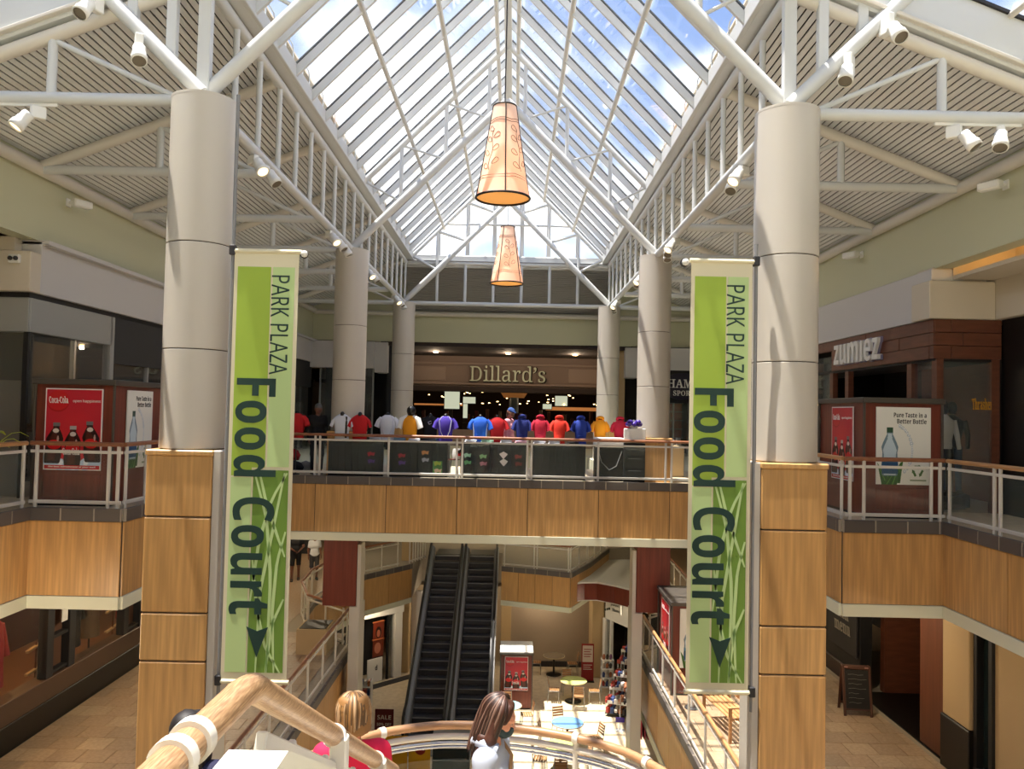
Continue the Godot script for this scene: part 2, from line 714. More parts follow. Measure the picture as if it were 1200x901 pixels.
func fascia(called: String, label: String, runs: Array, top: float, joints := 1.65) -> void:
	# runs of [x0, z0, x1, z1, first joint offset]; walking each run the void is on the left-hand side of (b - a) x up
	var s := structure(called, label)
	for r in runs:
		var a := V(r[0], 0, r[1])
		var b := V(r[2], 0, r[3])
		var d := (b - a).normalized()
		var n := d.cross(Vector3.UP).normalized()       # out into the void
		var L := a.distance_to(b)
		var turn := Basis(d, Vector3.UP, d.cross(Vector3.UP))
		# tiles
		var t := 0.0
		var k := 0
		while t < L - 0.02:
			var w := minf(0.5, L - t)
			part(s, "tile", bx(w - 0.022, 0.19, 0.06, 0.004), M["tile_dark" if k % 3 else "tile_dark_2"], a + d * (t + w / 2) + n * 0.03 + V(0, top - 0.065, 0), turn)
			t += w
			k += 1
		part(s, "grout", bx(L, 0.19, 0.05), M.grout, (a + b) / 2 + n * 0.031 + V(0, top - 0.066, 0), turn)
		# wood panels
		t = 0.0
		var nxt: float = r[4] if r.size() > 4 else joints
		k = int(absf(r[0]) + absf(r[1]))
		while t < L - 0.02:
			var w := minf(nxt, L - t)
			part(s, "panel", bx(w - 0.014, 1.10, 0.05, 0.004), M["wood_panel_%d" % (k % 3)], a + d * (t + w / 2) + n * 0.005 + V(0, top - 0.72, 0), turn)
			t += w
			nxt = joints
			k += 1
		part(s, "backing", bx(L, 1.14, 0.03), M.seam, (a + b) / 2 - n * 0.01 + V(0, top - 0.72, 0), turn)
		part(s, "soffit_strip", bx(L, 0.19, 0.10, 0.004), M.soffit, (a + b) / 2 + n * 0.0 + V(0, top - 1.37, 0), turn)

func pavers(s: Node3D, x0: float, x1: float, z0: float, z1: float, y: float) -> void:
	var row := 0
	var z := z0
	while z > z1 + 0.01:
		var x := x0 - (0.25 if row % 2 else 0.0)
		while x < x1 - 0.01:
			var a := maxf(x, x0)
			var b := minf(x + 0.5, x1)
			if b - a > 0.05:
				part(s, "tile", bx(b - a - 0.008, 0.02, 0.492, 0.003), M["paver_%d" % rng.randi_range(0, 2)], V((a + b) / 2, y + 0.001 * rng.randi_range(0, 2), z - 0.25))
			x += 0.5
		z -= 0.5
		row += 1

func shell() -> void:
	# L1
	var s := structure("floor", "cream tiled floor of the lowest level")
	box(s, "slab", M.floor_cream, -14, 14, -0.4, 0, -50, 9)
	# L2
	s = structure("floor_middle", "tan paver floor of the middle level round the open well")
	slab(s, "slab", M.grout, v2([[-14, 9], [-3.65, 9], [-3.65, -20.3], [-5.0, -21.6], [-5.6, -23.2], [-5.75, -25], [-5.5, -27], [-4.9, -29.1], [-3.5, -31.3], [-3.4, -34.2], [0, -34.2], [0, -31.2], [1.3, -30.75], [2.6, -30.2], [3.5, -32.3], [4.7, -35.9], [6.4, -36.2], [6.0, -29], [5.75, -25], [5.6, -23.2], [5.0, -21.6], [3.65, -20.3], [3.65, 9], [14, 9], [14, -50], [-14, -50]]), L2 - 1.3, L2)
	pavers(s, -8.15, -4.0, -12.0, -21.5, L2 + 0.012)
	pavers(s, 3.75, 7.9, -12.0, -21.0, L2 + 0.012)
	box(s, "paving", M.paver_0, -14, -5.8, L2, L2 + 0.012, -36, -21.5)
	box(s, "paving", M.paver_0, 5.8, 14, L2, L2 + 0.012, -36, -21.0)
	# L3
	s = structure("floor_upper", "floor slabs of the upper level with its bridge")
	slab(s, "slab", M.soffit, v2([[-14, 9], [-6.9, 9], [-6.9, -12], [-5.5, -12], [-5.5, -18.7], [5.5, -18.7], [5.5, -12.6], [7.1, -12.6], [7.1, 9], [14, 9], [14, -22.9], [-14, -22.9]]), L3 - 1.4, L3)
	slab(s, "slab", M.soffit, v2([[-14, -22.9], [-3.1, -22.9], [-3.1, -29.8], [-14, -29.8]]), L3 - 1.4, L3)
	slab(s, "slab", M.soffit, v2([[14, -22.9], [3.1, -22.9], [3.1, -29.8], [14, -29.8]]), L3 - 1.4, L3)
	slab(s, "slab", M.soffit, v2([[-14, -29.8], [14, -29.8], [14, -50], [-14, -50]]), L3 - 1.4, L3)
	slab(s, "slab", M.soffit, v2([[-6.9, 9], [6.9, 9], [6.9, -1.9], [-6.9, -1.9]]), L3 - 0.5, L3)
	slab(s, "paving", M.floor_cream, v2([[-14, 9], [-6.95, 9], [-6.95, -12.05], [-5.55, -12.05], [-5.55, -18.75], [5.55, -18.75], [5.55, -12.65], [7.15, -12.65], [7.15, 9], [14, 9], [14, -22.95], [-14, -22.95]]), L3, L3 + 0.015)
	# outer shell
	s = structure("wall_left", "green upper wall and outer shell on the left")
	box(s, "shell", M.tan_wall, -14.4, -14, -0.4, 16.5, -50, 9.4)
	box(s, "upper_wall", M.green_wall, -8.0, -XO, 13.1, 15.6, -31.9, 9)
	box(s, "roof", M.tan_wall, -14.4, -7.9, 14.6, 15.0, -50, 9.4)
	s = structure("wall_right", "green upper wall and outer shell on the right")
	box(s, "shell", M.tan_wall, 14, 14.4, -0.4, 16.5, -50, 9.4)
	box(s, "upper_wall", M.green_wall, XO, 8.0, 13.1, 15.6, -31.9, 9)
	box(s, "roof", M.tan_wall, 7.9, 14.4, 14.6, 15.0, -50, 9.4)
	s = structure("wall_front", "plain wall behind the camera")
	box(s, "shell", M.tan_wall, -14.4, 14.4, -0.4, 20.5, 9, 9.4)
	s = structure("wall_back", "green wall over the department store entrance")
	box(s, "shell", M.tan_wall, -14.4, 14.4, -0.4, 15, -50.4, -50)
	box(s, "upper_wall", M.green_wall, -XO, XO, 13.1, 14.5, -31.9, -31.6)
	box(s, "gable_fill", M.green_wall, -8.0, 8.0, 14.4, 16.6, -31.95, -31.68)
	box(s, "roof", M.tan_wall, -8, 8, 14.6, 15.0, -50, -31.8)
	# fasciae
	fascia("trim_1", "wood and dark tile edge of the bridge", [[-5.5, -18.7, 5.5, -18.7, 1.24]], L3)
	fascia("trim_2", "wood and dark tile edge of the upper left gallery", [[-6.9, 0, -6.9, -12, 1.4], [-6.9, -12, -5.5, -12, 1.4], [-5.5, -12, -5.5, -18.7, 1.65]], L3)
	fascia("trim_3", "wood and dark tile edge of the upper right gallery", [[5.5, -18.7, 5.5, -12.6, 1.2], [5.5, -12.6, 7.1, -12.6, 1.6], [7.1, -12.6, 7.1, 0, 1.65]], L3)
	fascia("trim_4", "wood edge of the middle level on the left", [[-3.65, -5, -3.65, -20.3, 1.25], [-3.65, -20.3, -5.0, -21.6], [-5.0, -21.6, -5.6, -23.2], [-5.6, -23.2, -5.75, -25], [-5.75, -25, -5.5, -27], [-5.5, -27, -4.9, -29.1], [-4.9, -29.1, -3.5, -31.3]], L2, 1.25)
	fascia("trim_5", "wood edge of the middle level on the right", [[0, -31.2, 1.3, -30.75, 0.7], [1.3, -30.75, 2.6, -30.2, 0.7], [2.6, -30.2, 3.5, -32.3, 0.8], [3.5, -32.3, 4.7, -35.9, 0.9], [5.75, -25, 5.6, -23.2], [5.6, -23.2, 5.0, -21.6], [5.0, -21.6, 3.65, -20.3], [3.65, -20.3, 3.65, -5]], L2, 1.25)

# ---------------------------------------------------------------- roof: ceilings, skylights, trusses
func slope_y(x: float) -> float:      # top chord of the side bays over x
	return YB + 0.05 + (XO - absf(x)) * 0.39

func roof() -> void:
	for sd in [-1.0, 1.0]:
		var side := "left" if sd < 0 else "right"
		# slatted ceiling
		var s := structure("ceiling_" + side, "grey slatted metal ceiling of the %s side bays" % side)
		var z0 := -10.05
		var z1 := -31.65
		var ang := atan(0.39)
		var turn := Basis(Vector3.BACK, -ang * sd)
		var n := 42
		for i in n:
			var x := HW + 0.12 + (XO - HW - 0.12) * (i + 0.5) / n
			part(s, "slat", bx(0.078, 0.02, z0 - z1), M.slat, V(sd * x, slope_y(x) + 0.14, (z0 + z1) / 2), turn)
		var mid := (HW + XO) / 2
		part(s, "deck", bx(4.5, 0.05, z0 - z1), M.plenum, V(sd * mid, slope_y(mid) + 0.28, (z0 + z1) / 2), turn)
		part(s, "roof_cover", bx(4.9, 0.1, z0 - z1), M.tan_wall, V(sd * (mid + 0.1), slope_y(mid) + 0.40, (z0 + z1) / 2), turn)
		# glazed roof nearer than the first columns, behind a deep white curb
		var w := structure("window_3" if sd < 0 else "window_4", "sloping glazed roof of the near %s bay with its white curb" % side)
		var ty := 0.78
		part(w, "curb", bx(4.75, 0.62, 0.16, 0.02), M.steel, V(sd * (mid + 0.12), slope_y(mid + 0.12) + 0.42, -9.98), turn)
		part(w, "curb_edge", bx(4.75, 0.05, 0.22, 0.01), M.steel_warm, V(sd * (mid + 0.12), slope_y(mid + 0.12) + 0.16, -9.94), turn)
		part(w, "gasket", bx(4.75, 0.04, 0.18), M.charcoal, V(sd * (mid + 0.12), slope_y(mid + 0.12) + 0.755, -9.95), turn)
		for i in 13:
			var z := -9.9 + i * 1.4
			if i == 1:
				part(w, "rafter", bx(4.6, 0.14, 0.07), M.steel_warm, V(sd * mid, slope_y(mid) + ty - 0.05, z - 0.35), turn)
			for j in 3:
				var x := HW + 0.1 + 4.0 * (j + 0.5) / 3.0
				part(w, "pane", bx(1.40, 0.012, 1.36), M.roof_glass, V(sd * x, slope_y(x) + ty + 0.02, z + 0.35), turn)
		for j in 4:
			var x := HW + 0.1 + 4.0 * j / 3.0
			pipe(w, "purlin", M.steel_warm, V(sd * x, slope_y(x) + ty - 0.04, -9.9), V(sd * x, slope_y(x) + ty - 0.04, 8.0), 0.045, 8)
	# hipped slats at the far end
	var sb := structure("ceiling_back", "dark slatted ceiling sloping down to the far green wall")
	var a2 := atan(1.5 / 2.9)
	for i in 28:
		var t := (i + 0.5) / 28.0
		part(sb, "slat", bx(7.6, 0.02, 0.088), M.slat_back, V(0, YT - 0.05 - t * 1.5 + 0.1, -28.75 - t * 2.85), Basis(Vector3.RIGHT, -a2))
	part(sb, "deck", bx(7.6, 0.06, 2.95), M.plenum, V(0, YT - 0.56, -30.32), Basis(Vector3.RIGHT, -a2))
	box(sb, "roof_cover", M.tan_wall, -8, 8, 15.85, 16.0, -32.2, -29.2)
	skylight()
	trusses()

func skylight() -> void:
	var s := structure("window_1", "ridged glass skylight over the atrium")
	var ex := 3.55
	var ey := 15.95
	var rise := 3.62
	var row := [0.0, 1.2, 2.27, 3.3, 3.55]
	var zend := -29.05
	for sd in [-1.0, 1.0]:
		box(s, "gutter", M.steel, sd * 3.48, sd * 3.86, 15.86, 15.98, zend, 8.8, 0.01)
		box(s, "gutter_lip", M.steel, sd * 3.42, sd * 3.49, 15.86, 16.12, zend, 8.8, 0.01)
		for k in 35:
			var z := -10.0 + 1.0372 * (18 - 36 + 0 + k) + 0.0
			z = -28.67 + 1.0372 * k
			var a := V(sd * ex, ey, z)
			var b := V(0, ey + rise, z)
			var nrm := (b - a).cross(V(0, 0, 1)).normalized()
			if nrm.y < 0:
				nrm = -nrm
			bar(s, "rafter", M.steel, a - nrm * 0.06, b - nrm * 0.06, 0.06, 0.13, V(0, 0, 1)).basis = Basis(V(0, 0, 1), (b - a).normalized(), nrm * -1.0)
			bar(s, "cap", M.charcoal, a + nrm * 0.03, b + nrm * 0.03, 0.09, 0.02, V(0, 0, 1)).basis = Basis(V(0, 0, 1), (b - a).normalized(), nrm * -1.0)
			for j in 4:
				if k == 34:
					continue
				var t0: float = row[j] / ex
				var t1: float = row[j + 1] / ex
				var c := a.lerp(b, (t0 + t1) / 2) + V(0, 0, 0.5186) + nrm * 0.015
				var o := part(s, "pane", bx(1.03, a.distance_to(b) * (t1 - t0) - 0.02, 0.012), M.roof_glass, c)
				o.basis = Basis(V(0, 0, 1), (b - a).normalized(), nrm * -1.0)
			# little wire hoop on the gutter
			if k < 22:
				part(s, "hoop", hoop(), M.steel, V(sd * 3.45, 16.1, z + 0.35), Basis(Vector3.UP, 0.0))
		for j in [1, 2, 3]:
			var t: float = row[j] / ex
			var p := V(sd * ex, ey, 0).lerp(V(0, ey + rise, 0), t)
			pipe(s, "purlin", M.steel, p + V(0, -0.12, zend), p + V(0, -0.12, 8.8), 0.055, 8)
	box(s, "ridge", M.steel, -0.09, 0.09, ey + rise - 0.26, ey + rise + 0.05, zend, 8.8, 0.01)
	# gable
	var g := structure("window_2", "triangular glazed gable at the far end of the skylight")
	box(g, "sill", M.steel, -3.85, 3.85, 15.62, 16.06, -29.12, -28.95, 0.02)
	for sd in [-1.0, 1.0]:
		bar(g, "rake", M.steel, V(sd * 3.7, 16.0, -29.02), V(0, 19.65, -29.02), 0.18, 0.2, V(0, 0, 1), 0.01)
		for x in [0.5, 1.48, 2.55]:
			bar(g, "mullion", M.steel, V(sd * x, 16.05, -29.05), V(sd * x, 19.6 - x, -29.05), 0.15, 0.10, V(0, 0, 1))
	var edges := [-3.5, -2.55, -1.48, -0.5, 0.5, 1.48, 2.55, 3.5]
	for i in 7:
		var x0: float = edges[i]
		var x1: float = edges[i + 1]
		var poly := []
		for p in [[x0, 16.05], [x1, 16.05], [x1, 19.55 - absf(x1)], [x0, 19.55 - absf(x0)]]:
			poly.append(Vector2(p[0], p[1]))
		if i == 3:
			poly.insert(3, Vector2(0, 19.5))
		var o := part(g, "pane", prism(poly, 0.012), M.roof_glass, V(0, 0, -29.08), Basis(Vector3.RIGHT, -PI / 2))
		o.basis = Basis(V(1, 0, 0), V(0, 0, -1), V(0, 1, 0))
	pipe(g, "tie", M.steel, V(-2.35, 17.17, -28.8), V(2.35, 17.17, -28.8), 0.04, 8)

func hoop() -> Mesh:
	if not mesh_cache.has("hoop"):
		mesh_cache["hoop"] = sweep([V(0, 0, -0.22), V(0, 0.2, -0.22), V(0, 0.26, -0.16), V(0, 0.26, 0.16), V(0, 0.2, 0.22), V(0, 0, 0.22)], 0.012, 5)
	return mesh_cache["hoop"]

func trusses() -> void:
	var ord := ["near", "middle", "far"]
	for sd in [-1.0, 1.0]:
		var side := "left" if sd < 0 else "right"
		for b in 2:
			var t := thing("column_line_truss", "white truss with nine upright bars along the %s edge of the skylight, %s bay" % [side, ["nearer", "farther"][b]], "truss", V(sd * HW, YB, ZC[b]), 0, "trusses along the skylight edges")
			pipe(t, "bottom_chord", M.steel, V(0, 0, 0), V(0, 0, -BAY), 0.085)
			pipe(t, "top_chord", M.steel, V(0, 1.5, 0), V(0, 1.5, -BAY), 0.08)
			for k in 10:
				if k == 0:
					continue
				pipe(t, "web", M.steel, V(0, 0.0, -k * BAY / 9.0), V(0, 1.5, -k * BAY / 9.0), 0.045, 10)
		# outer chord on the wall
		var oc := thing("wall_chord", "long white pipe along the top of the %s green wall" % side, "pipe", V(sd * (XO - 0.08), YB, 0))
		pipe(oc, "pipe", M.steel_warm, V(0, 0, 5), V(0, 0, -31.5), 0.10)
		# cross trusses of the side bays
		for i in 7:
			var z: float = -10.0 - i * BAY / 3.0
			var t := thing("side_bay_truss", "%s white sloping side truss between the %s columns and the wall" % [["first", "second", "third", "fourth", "fifth", "sixth", "seventh"][i], side], "truss", V(sd * HW, YB, z), 0, "trusses of the side bays")
			var w = sd * (XO - HW - 0.1)
			pipe(t, "bottom_chord", M.steel, V(sd * 0.085, 0, 0), V(w, 0, 0), 0.08)
			pipe(t, "top_chord", M.steel_warm, V(sd * 0.08, 1.53, 0), V(w, 0.05, 0), 0.09)
			pipe(t, "web", M.steel, V(w * 0.5, 0, 0), V(w * 0.5, 0.8, 0), 0.06, 10)
			pipe(t, "brace", M.steel, V(0.1 * w, 0.06, 0), V(w * 0.5, 0.75, 0), 0.038, 8)
	# frames across the skylight
	for i in 3:
		var t := thing("skylight_frame", "pair of inclined white trusses meeting under the ridge at the %s columns" % ord[i], "truss", V(0, YB, ZC[i]), 0, "frames under the skylight")
		for sd in [-1.0, 1.0]:
			pipe(t, "lower_chord", M.steel, V(sd * HW, 0.08, 0), V(0, 3.77, 0), 0.095)
			pipe(t, "upper_chord", M.steel, V(sd * 3.5, 1.66, 0), V(0, 5.16, 0), 0.075)
			for x in [0.44, 1.48, 2.55]:
				pipe(t, "web", M.steel, V(sd * x, 3.77 - x, 0), V(sd * x, 5.16 - x, 0), 0.05, 10)
			for q in [[3.45, 2.55], [2.55, 1.48], [1.48, 0.44]]:
				pipe(t, "brace", M.steel, V(sd * q[0], 5.16 - q[0], 0), V(sd * q[1], 3.77 - q[1], 0), 0.05 if i == 2 else 0.028, 8)
	# outward struts and posts over the near columns
	for sd in [-1.0, 1.0]:
		var side := "left" if sd < 0 else "right"
		var t := thing("outward_strut", "white strut leaning outward from the top of the near %s column with its posts" % side, "strut", V(sd * HW, YB, -9.9), 0, "struts over the near columns")
		pipe(t, "strut", M.steel, V(0, 0.06, 0), V(sd * 3.4, 3.4, 0), 0.095)
		bar(t, "post", M.steel, V(0, 0, -0.05), V(0, 4.0, -0.05), 0.16, 0.12, V(0, 0, 1), 0.01)
		for x in [0.42, 0.92]:
			bar(t, "post", M.steel, V(sd * x, x + 0.05, -0.05), V(sd * x, 4.0, -0.05), 0.13, 0.1, V(0, 0, 1), 0.01)
	# far transverse truss
	var t := thing("far_transverse_truss", "white truss with uprights and diagonals across the far end below the gable", "truss", V(0, YB, ZC[2] - 0.18))
	pipe(t, "bottom_chord", M.steel, V(-HW, 0.03, 0), V(HW, 0.03, 0), 0.075)
	pipe(t, "top_chord", M.steel, V(-HW, 1.5, 0), V(HW, 1.5, 0), 0.075)
	for k in 6:
		var x := -2.55 + k * 1.02
		pipe(t, "web", M.steel, V(x, 0, 0), V(x, 1.5, 0), 0.055, 10)
	for sd in [-1.0, 1.0]:
		pipe(t, "brace", M.steel, V(sd * HW, 0.05, 0), V(sd * 2.2, 1.5, 0), 0.055, 10)
	var bp := thing("back_wall_chord", "white pipe along the foot of the dark sloping ceiling at the far wall", "pipe", V(0, 14.2, -31.45))
	pipe(bp, "pipe", M.steel_warm, V(-7.6, 0, 0), V(7.6, 0, 0), 0.09)

func columns() -> void:
	var pr := [[0.394, 0.0], [0.394, 1.0]]
	var ord := ["near", "middle", "far"]
	for i in 3:
		for sd in [-1.0, 1.0]:
			var side := "left" if sd < 0 else "right"
			var x: float = sd * HW + (sd * -0.07 if i == 0 else 0.0)
			var t := thing("column", "round cream column on a square wood plinth, %s one of the %s row" % [ord[i], side], "column", V(sd * HW, 0, ZC[i]), 0, "round columns beside the atrium")
			# drum sections with open joints
			var ys := [9.87, 11.09, 12.40, YB]
			for k in 3:
				part(t, "drum", lathe([Vector2(0.0, 0.0), Vector2(0.388, 0.0), Vector2(0.394, 0.006), Vector2(0.394, ys[k + 1] - ys[k] - 0.018), Vector2(0.388, ys[k + 1] - ys[k] - 0.012), Vector2(0.0, ys[k + 1] - ys[k] - 0.012)], 40, true), M.column_cream, V(0, ys[k], 0))
			pipe(t, "core", M.seam, V(0, 9.8, 0), V(0, YB - 0.03, 0), 0.378, 24)
			part(t, "cap_plate", lathe([Vector2(0, 0), Vector2(0.396, 0), Vector2(0.396, 0.03), Vector2(0, 0.03)], 40, true), M.column_cream, V(0, YB - 0.03, 0))
			# wood plinth panels, bottom one first
			var pys: Array = [[L2 + 0.02, 7.35, 7.92, 9.06, 9.80], [L2 + 1.35, 7.35, 8.75, 9.80], [L3 + 0.01, 9.80]][i]
			for k in pys.size() - 1:
				box(t, "plinth_panel", M["wood_panel_%d" % ((k + i) % 3)] if i < 1 or pys[k] > 8 else M.red_wood, -0.395, 0.395, pys[k] + 0.008, pys[k + 1] - 0.008, -0.395, 0.395, 0.012)
			box(t, "plinth_core", M.seam, -0.375, 0.375, [L2, L2 + 1.36, L3][i], 9.8, -0.375, 0.375)
			box(t, "plinth_cap", M.wood_panel_1, -0.41, 0.41, 9.79, 9.86, -0.41, 0.41, 0.015)
			if i == 1:
				box(t, "lower_shaft", M.column_cream, -sd * 0.24, -sd * 0.47, 0.0, L2 + 1.34, -0.39, 0.39, 0.01)
			box(t, "edge_strip", M.column_cream, -sd * 0.40, -sd * 0.49, [6.0, 0.0, L3][i], [9.86, 7.2, 9.8][i], -0.1, 0.38, 0.01)

# ---------------------------------------------------------------- shop fronts
func spot_dot(parent: Node3D, p: Vector3, r := 0.05, e := 6.0) -> void:
	part(parent, "downlight", lathe([Vector2(0, 0), Vector2(r, 0), Vector2(r, 0.03), Vector2(0, 0.03)], 12, true), glow("warm_lamp", Color(1.0, 0.82, 0.55), e), p)

func omni(called: String, p: Vector3, c: Color, energy: float, size := 0.08) -> void:
	var l := OmniLight3D.new()
	l.name = numbered(called)
	l.light_color = c
	l.light_energy = energy
	l.light_size = size
	l.omni_range = 40.0
	l.omni_attenuation = 2.0
	l.shadow_enabled = true
	add_child(l)
	l.position = p

func storefronts() -> void:
	# ---- upper level, left
	var s := structure("trim_6", "white bulkhead band along the upper left shops")
	box(s, "band", M.bulkhead, -8.2, -7.62, 12.2, 13.08, -31.6, -13.25, 0.01)
	box(s, "ledge", M.bulkhead, -8.2, -7.50, 13.02, 13.10, -31.6, -13.25, 0.01)
	box(s, "return_band", M.bulkhead_cream, -14, -7.62, 12.2, 12.86, -13.25, -12.95, 0.01)
	box(s, "return_ledge", M.bulkhead_cream, -14, -7.95, 12.88, 13.12, -13.25, -13.05, 0.01)
	box(s, "shadow_gap", M.dark, -14, -7.7, 12.12, 12.2, -31.6, -13.1)
	s = structure("window_5", "glazed shop front with grey header at the upper left corner")
	box(s, "header", M.header_grey, -7.85, -7.70, 11.55, 12.12, -15.85, -13.15, 0.01)
	box(s, "header", M.header_grey, -14, -7.72, 11.55, 12.12, -13.3, -13.12, 0.01)
	box(s, "post", M.header_grey, -7.86, -7.70, L3, 12.12, -15.95, -15.8, 0.01)
	box(s, "mullion", M.chrome, -7.80, -7.72, L3, 11.55, -14.60, -14.54)
	box(s, "mullion", M.dark, -7.80, -7.72, L3, 11.55, -13.2, -13.14)
	box(s, "pane", M.shop_glass, -7.77, -7.755, L3, 11.55, -14.55, -13.2)
	box(s, "pane", M.shop_glass, -7.77, -7.755, L3, 11.55, -15.8, -14.6)
	box(s, "pane", M.shop_glass, -14, -7.8, L3, 11.55, -13.21, -13.195)
	box(s, "board", M.board, -9.6, -7.95, L3 + 0.015, 10.75, -13.42, -13.34)
	for z in [-15.2, -14.1, -13.7]:
		spot_dot(s, V(-8.6, 11.7, z))
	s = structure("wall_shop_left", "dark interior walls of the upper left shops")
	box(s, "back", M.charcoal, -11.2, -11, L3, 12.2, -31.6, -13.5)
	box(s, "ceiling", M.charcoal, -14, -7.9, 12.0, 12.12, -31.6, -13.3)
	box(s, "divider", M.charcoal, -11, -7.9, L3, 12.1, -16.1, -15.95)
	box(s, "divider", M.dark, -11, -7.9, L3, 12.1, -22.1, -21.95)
	for i in 5:
		box(s, "panel", M["dark" if i % 2 else "charcoal"], -10.9, -10.7, L3, 11.6, -13.8 - i * 0.45, -13.45 - i * 0.45)
	s = structure("window_6", "dark glazed shop front behind the near left column")
	box(s, "fascia", M.charcoal, -7.85, -7.70, 11.2, 12.14, -31.6, -15.95)
	for z in [-17.5, -19.2, -21.0, -23.0, -25.0, -27.2, -29.4]:
		box(s, "mullion", M.header_grey, -7.80, -7.72, L3, 11.2, z - 0.03, z + 0.03)
	var zs := [-15.95, -17.5, -19.2, -21.0, -23.0, -25.0, -27.2, -29.4, -31.5]
	for i in 8:
		box(s, "pane", M.shop_glass, -7.77, -7.755, L3, 11.2, zs[i + 1] + 0.03, zs[i] - 0.03)
	box(s, "shutter", M.board, -7.98, -7.93, L3 + 0.015, 10.6, -31.4, -22.3)
	var em := thing("emergency_light", "small twin-lens emergency light on the upper left white bulkhead", "light", V(-7.86, 12.72, -12.90))
	box(em, "case", M.white, -0.09, 0.09, -0.07, 0.07, -0.05, 0.02, 0.01)
	for dx in [-0.045, 0.045]:
		part(em, "lens", lathe([Vector2(0, 0), Vector2(0.035, 0), Vector2(0.035, 0.03), Vector2(0, 0.035)], 14), M.charcoal, V(dx, 0, 0.02), Basis(Vector3.RIGHT, PI / 2))
	# ---- upper level, right
	s = structure("trim_7", "white bulkhead band along the upper right shops")
	box(s, "band", M.bulkhead, 7.62, 8.2, 12.2, 13.08, -31.6, -14.02, 0.01)
	box(s, "corner_box", M.bulkhead_cream, 7.56, 8.72, 12.2, 12.87, -14.6, -13.95, 0.015)
	box(s, "corner_cap", M.bulkhead_cream, 7.66, 8.62, 12.87, 13.12, -14.6, -14.05, 0.015)
	box(s, "band", M.bulkhead_cream, 8.72, 9.1, 12.2, 12.95, -14.3, 9, 0.01)
	box(s, "cove", M.bulkhead_cream, 8.0, 9.3, 12.9, 12.97, -14.0, 9)
	box(s, "cove_back", M.bulkhead_cream, 9.1, 9.3, 12.97, 14.6, -14.0, 9)
	box(s, "cove_end", M.bulkhead_cream, 8.0, 9.3, 12.97, 14.6, -14.2, -14.0)
	for z in [-13.2, -11.6, -10.0]:
		part(s, "cove_lamp", lathe([Vector2(0, 0), Vector2(0.05, 0.01), Vector2(0.05, 0.06), Vector2(0, 0.07)], 12), glow("cove_lamp_glow", Color(1.0, 0.78, 0.45), 2.0), V(8.6, 12.99, z))
		omni("cove_light", V(8.6, 13.12, z), Color(1.0, 0.76, 0.45), 0.16, 0.05)
	s = structure("wall_sign_fascia", "brown wood fascia boards over the upper right shop")
	# long side: planks with staggered joints
	var k := 0
	for row in 3:
		var y0 := 11.5 + row * 0.233
		var z := -18.5 if row < 2 else -31.0
		while z < -14.0:
			var l := minf(1.1 + 0.35 * ((k * 7) % 3), -14.0 - z)
			if row == 2 and z < -18.5:
				l = minf(2.4, -18.5 - z)
			box(s, "plank", M.brown_wood, 7.66 - 0.004 * (k % 3), 7.75, y0 + 0.004, y0 + 0.229, z + 0.004, z + l - 0.004, 0.004)
			z += l
			k += 1
	for row in 3:
		var y0 := 11.5 + row * 0.233
		var x := 7.67
		for l in ([0.5, 0.68] if row % 2 else [0.3, 0.88]):
			box(s, "plank", M.brown_wood, x + 0.004, x + l - 0.004, y0 + 0.004, y0 + 0.229, -14.1, -14.0 + 0.004 * row, 0.004)
			x += l
	var sign := thing("shop_sign", "white block letters zumiez on the brown wood fascia", "sign", V(7.64, 11.84, -17.02))
	var turn := Basis(V(0, 0, 1), V(0, 1, 0), V(-1, 0, 0))
	lettering(sign, "letters", "zumıez", font(true), M.white, V(-0.04, 0, 0), 2.18, 0.46, turn, 0.1)
	lettering(sign, "letter_sides", "zumıez", font(true), mt("lilac_side", Color(0.52, 0.50, 0.62), 0.5), V(0.0, 0, 0), 2.24, 0.50, turn, 0.06)
	s = structure("window_7", "dark glazed front of the upper right shop with brown posts")
	for z in [-17.75, -14.95, -18.6, -14.06]:
		box(s, "post", M.brown_wood, 7.7, 7.82, L3, 11.5, z - 0.09, z + 0.09, 0.005)
	box(s, "post", M.brown_wood, 8.68, 8.82, L3, 11.5, -14.12, -14.0, 0.005)
	box(s, "pane", M.shop_glass, 7.76, 7.775, L3, 11.5, -14.86, -14.15)
	box(s, "pane", M.shop_glass, 7.8, 8.68, L3, 11.5, -14.07, -14.055)
	box(s, "pane", M.shop_glass, 7.76, 7.775, L3, 11.86, -31.5, -18.7)
	box(s, "head", M.dark, 7.7, 8.8, 11.46, 11.52, -31, -14.02)
	s = structure("wall_shop_right", "dark interior walls of the upper right shop")
	box(s, "back", M.dark, 11.0, 11.2, L3, 12.2, -31.6, -14.1)
	box(s, "ceiling", M.dark, 7.9, 14, 12.0, 12.12, -31.6, -14.1)
	box(s, "divider", M.brown_wood, 9.8, 10.0, L3, 12.0, -18.6, -14.2)
	box(s, "divider", M.dark, 8.8, 11.0, L3, 12.0, -14.2, -14.05)
	box(s, "divider", M.dark, 7.9, 11.0, L3, 12.0, -23.2, -23.05)
	box(s, "side_front", M.black, 8.86, 9.06, L3, 12.2, -14.0, 9)
	for z in [-17.0, -15.8]:
		spot_dot(s, V(8.8, 11.95, z), 0.05, 4.0)
	var flame := thing("window_lettering", "yellow ragged lettering on the dark shop window beside the red kiosk", "sign", V(8.52, 10.72, -14.02))
	lettering(flame, "letters", "Thrasher", font(true, true, -0.15), mt("yellow", Color(0.80, 0.56, 0.12), 0.6), V(0, 0, 0), 0.36, 0.2)
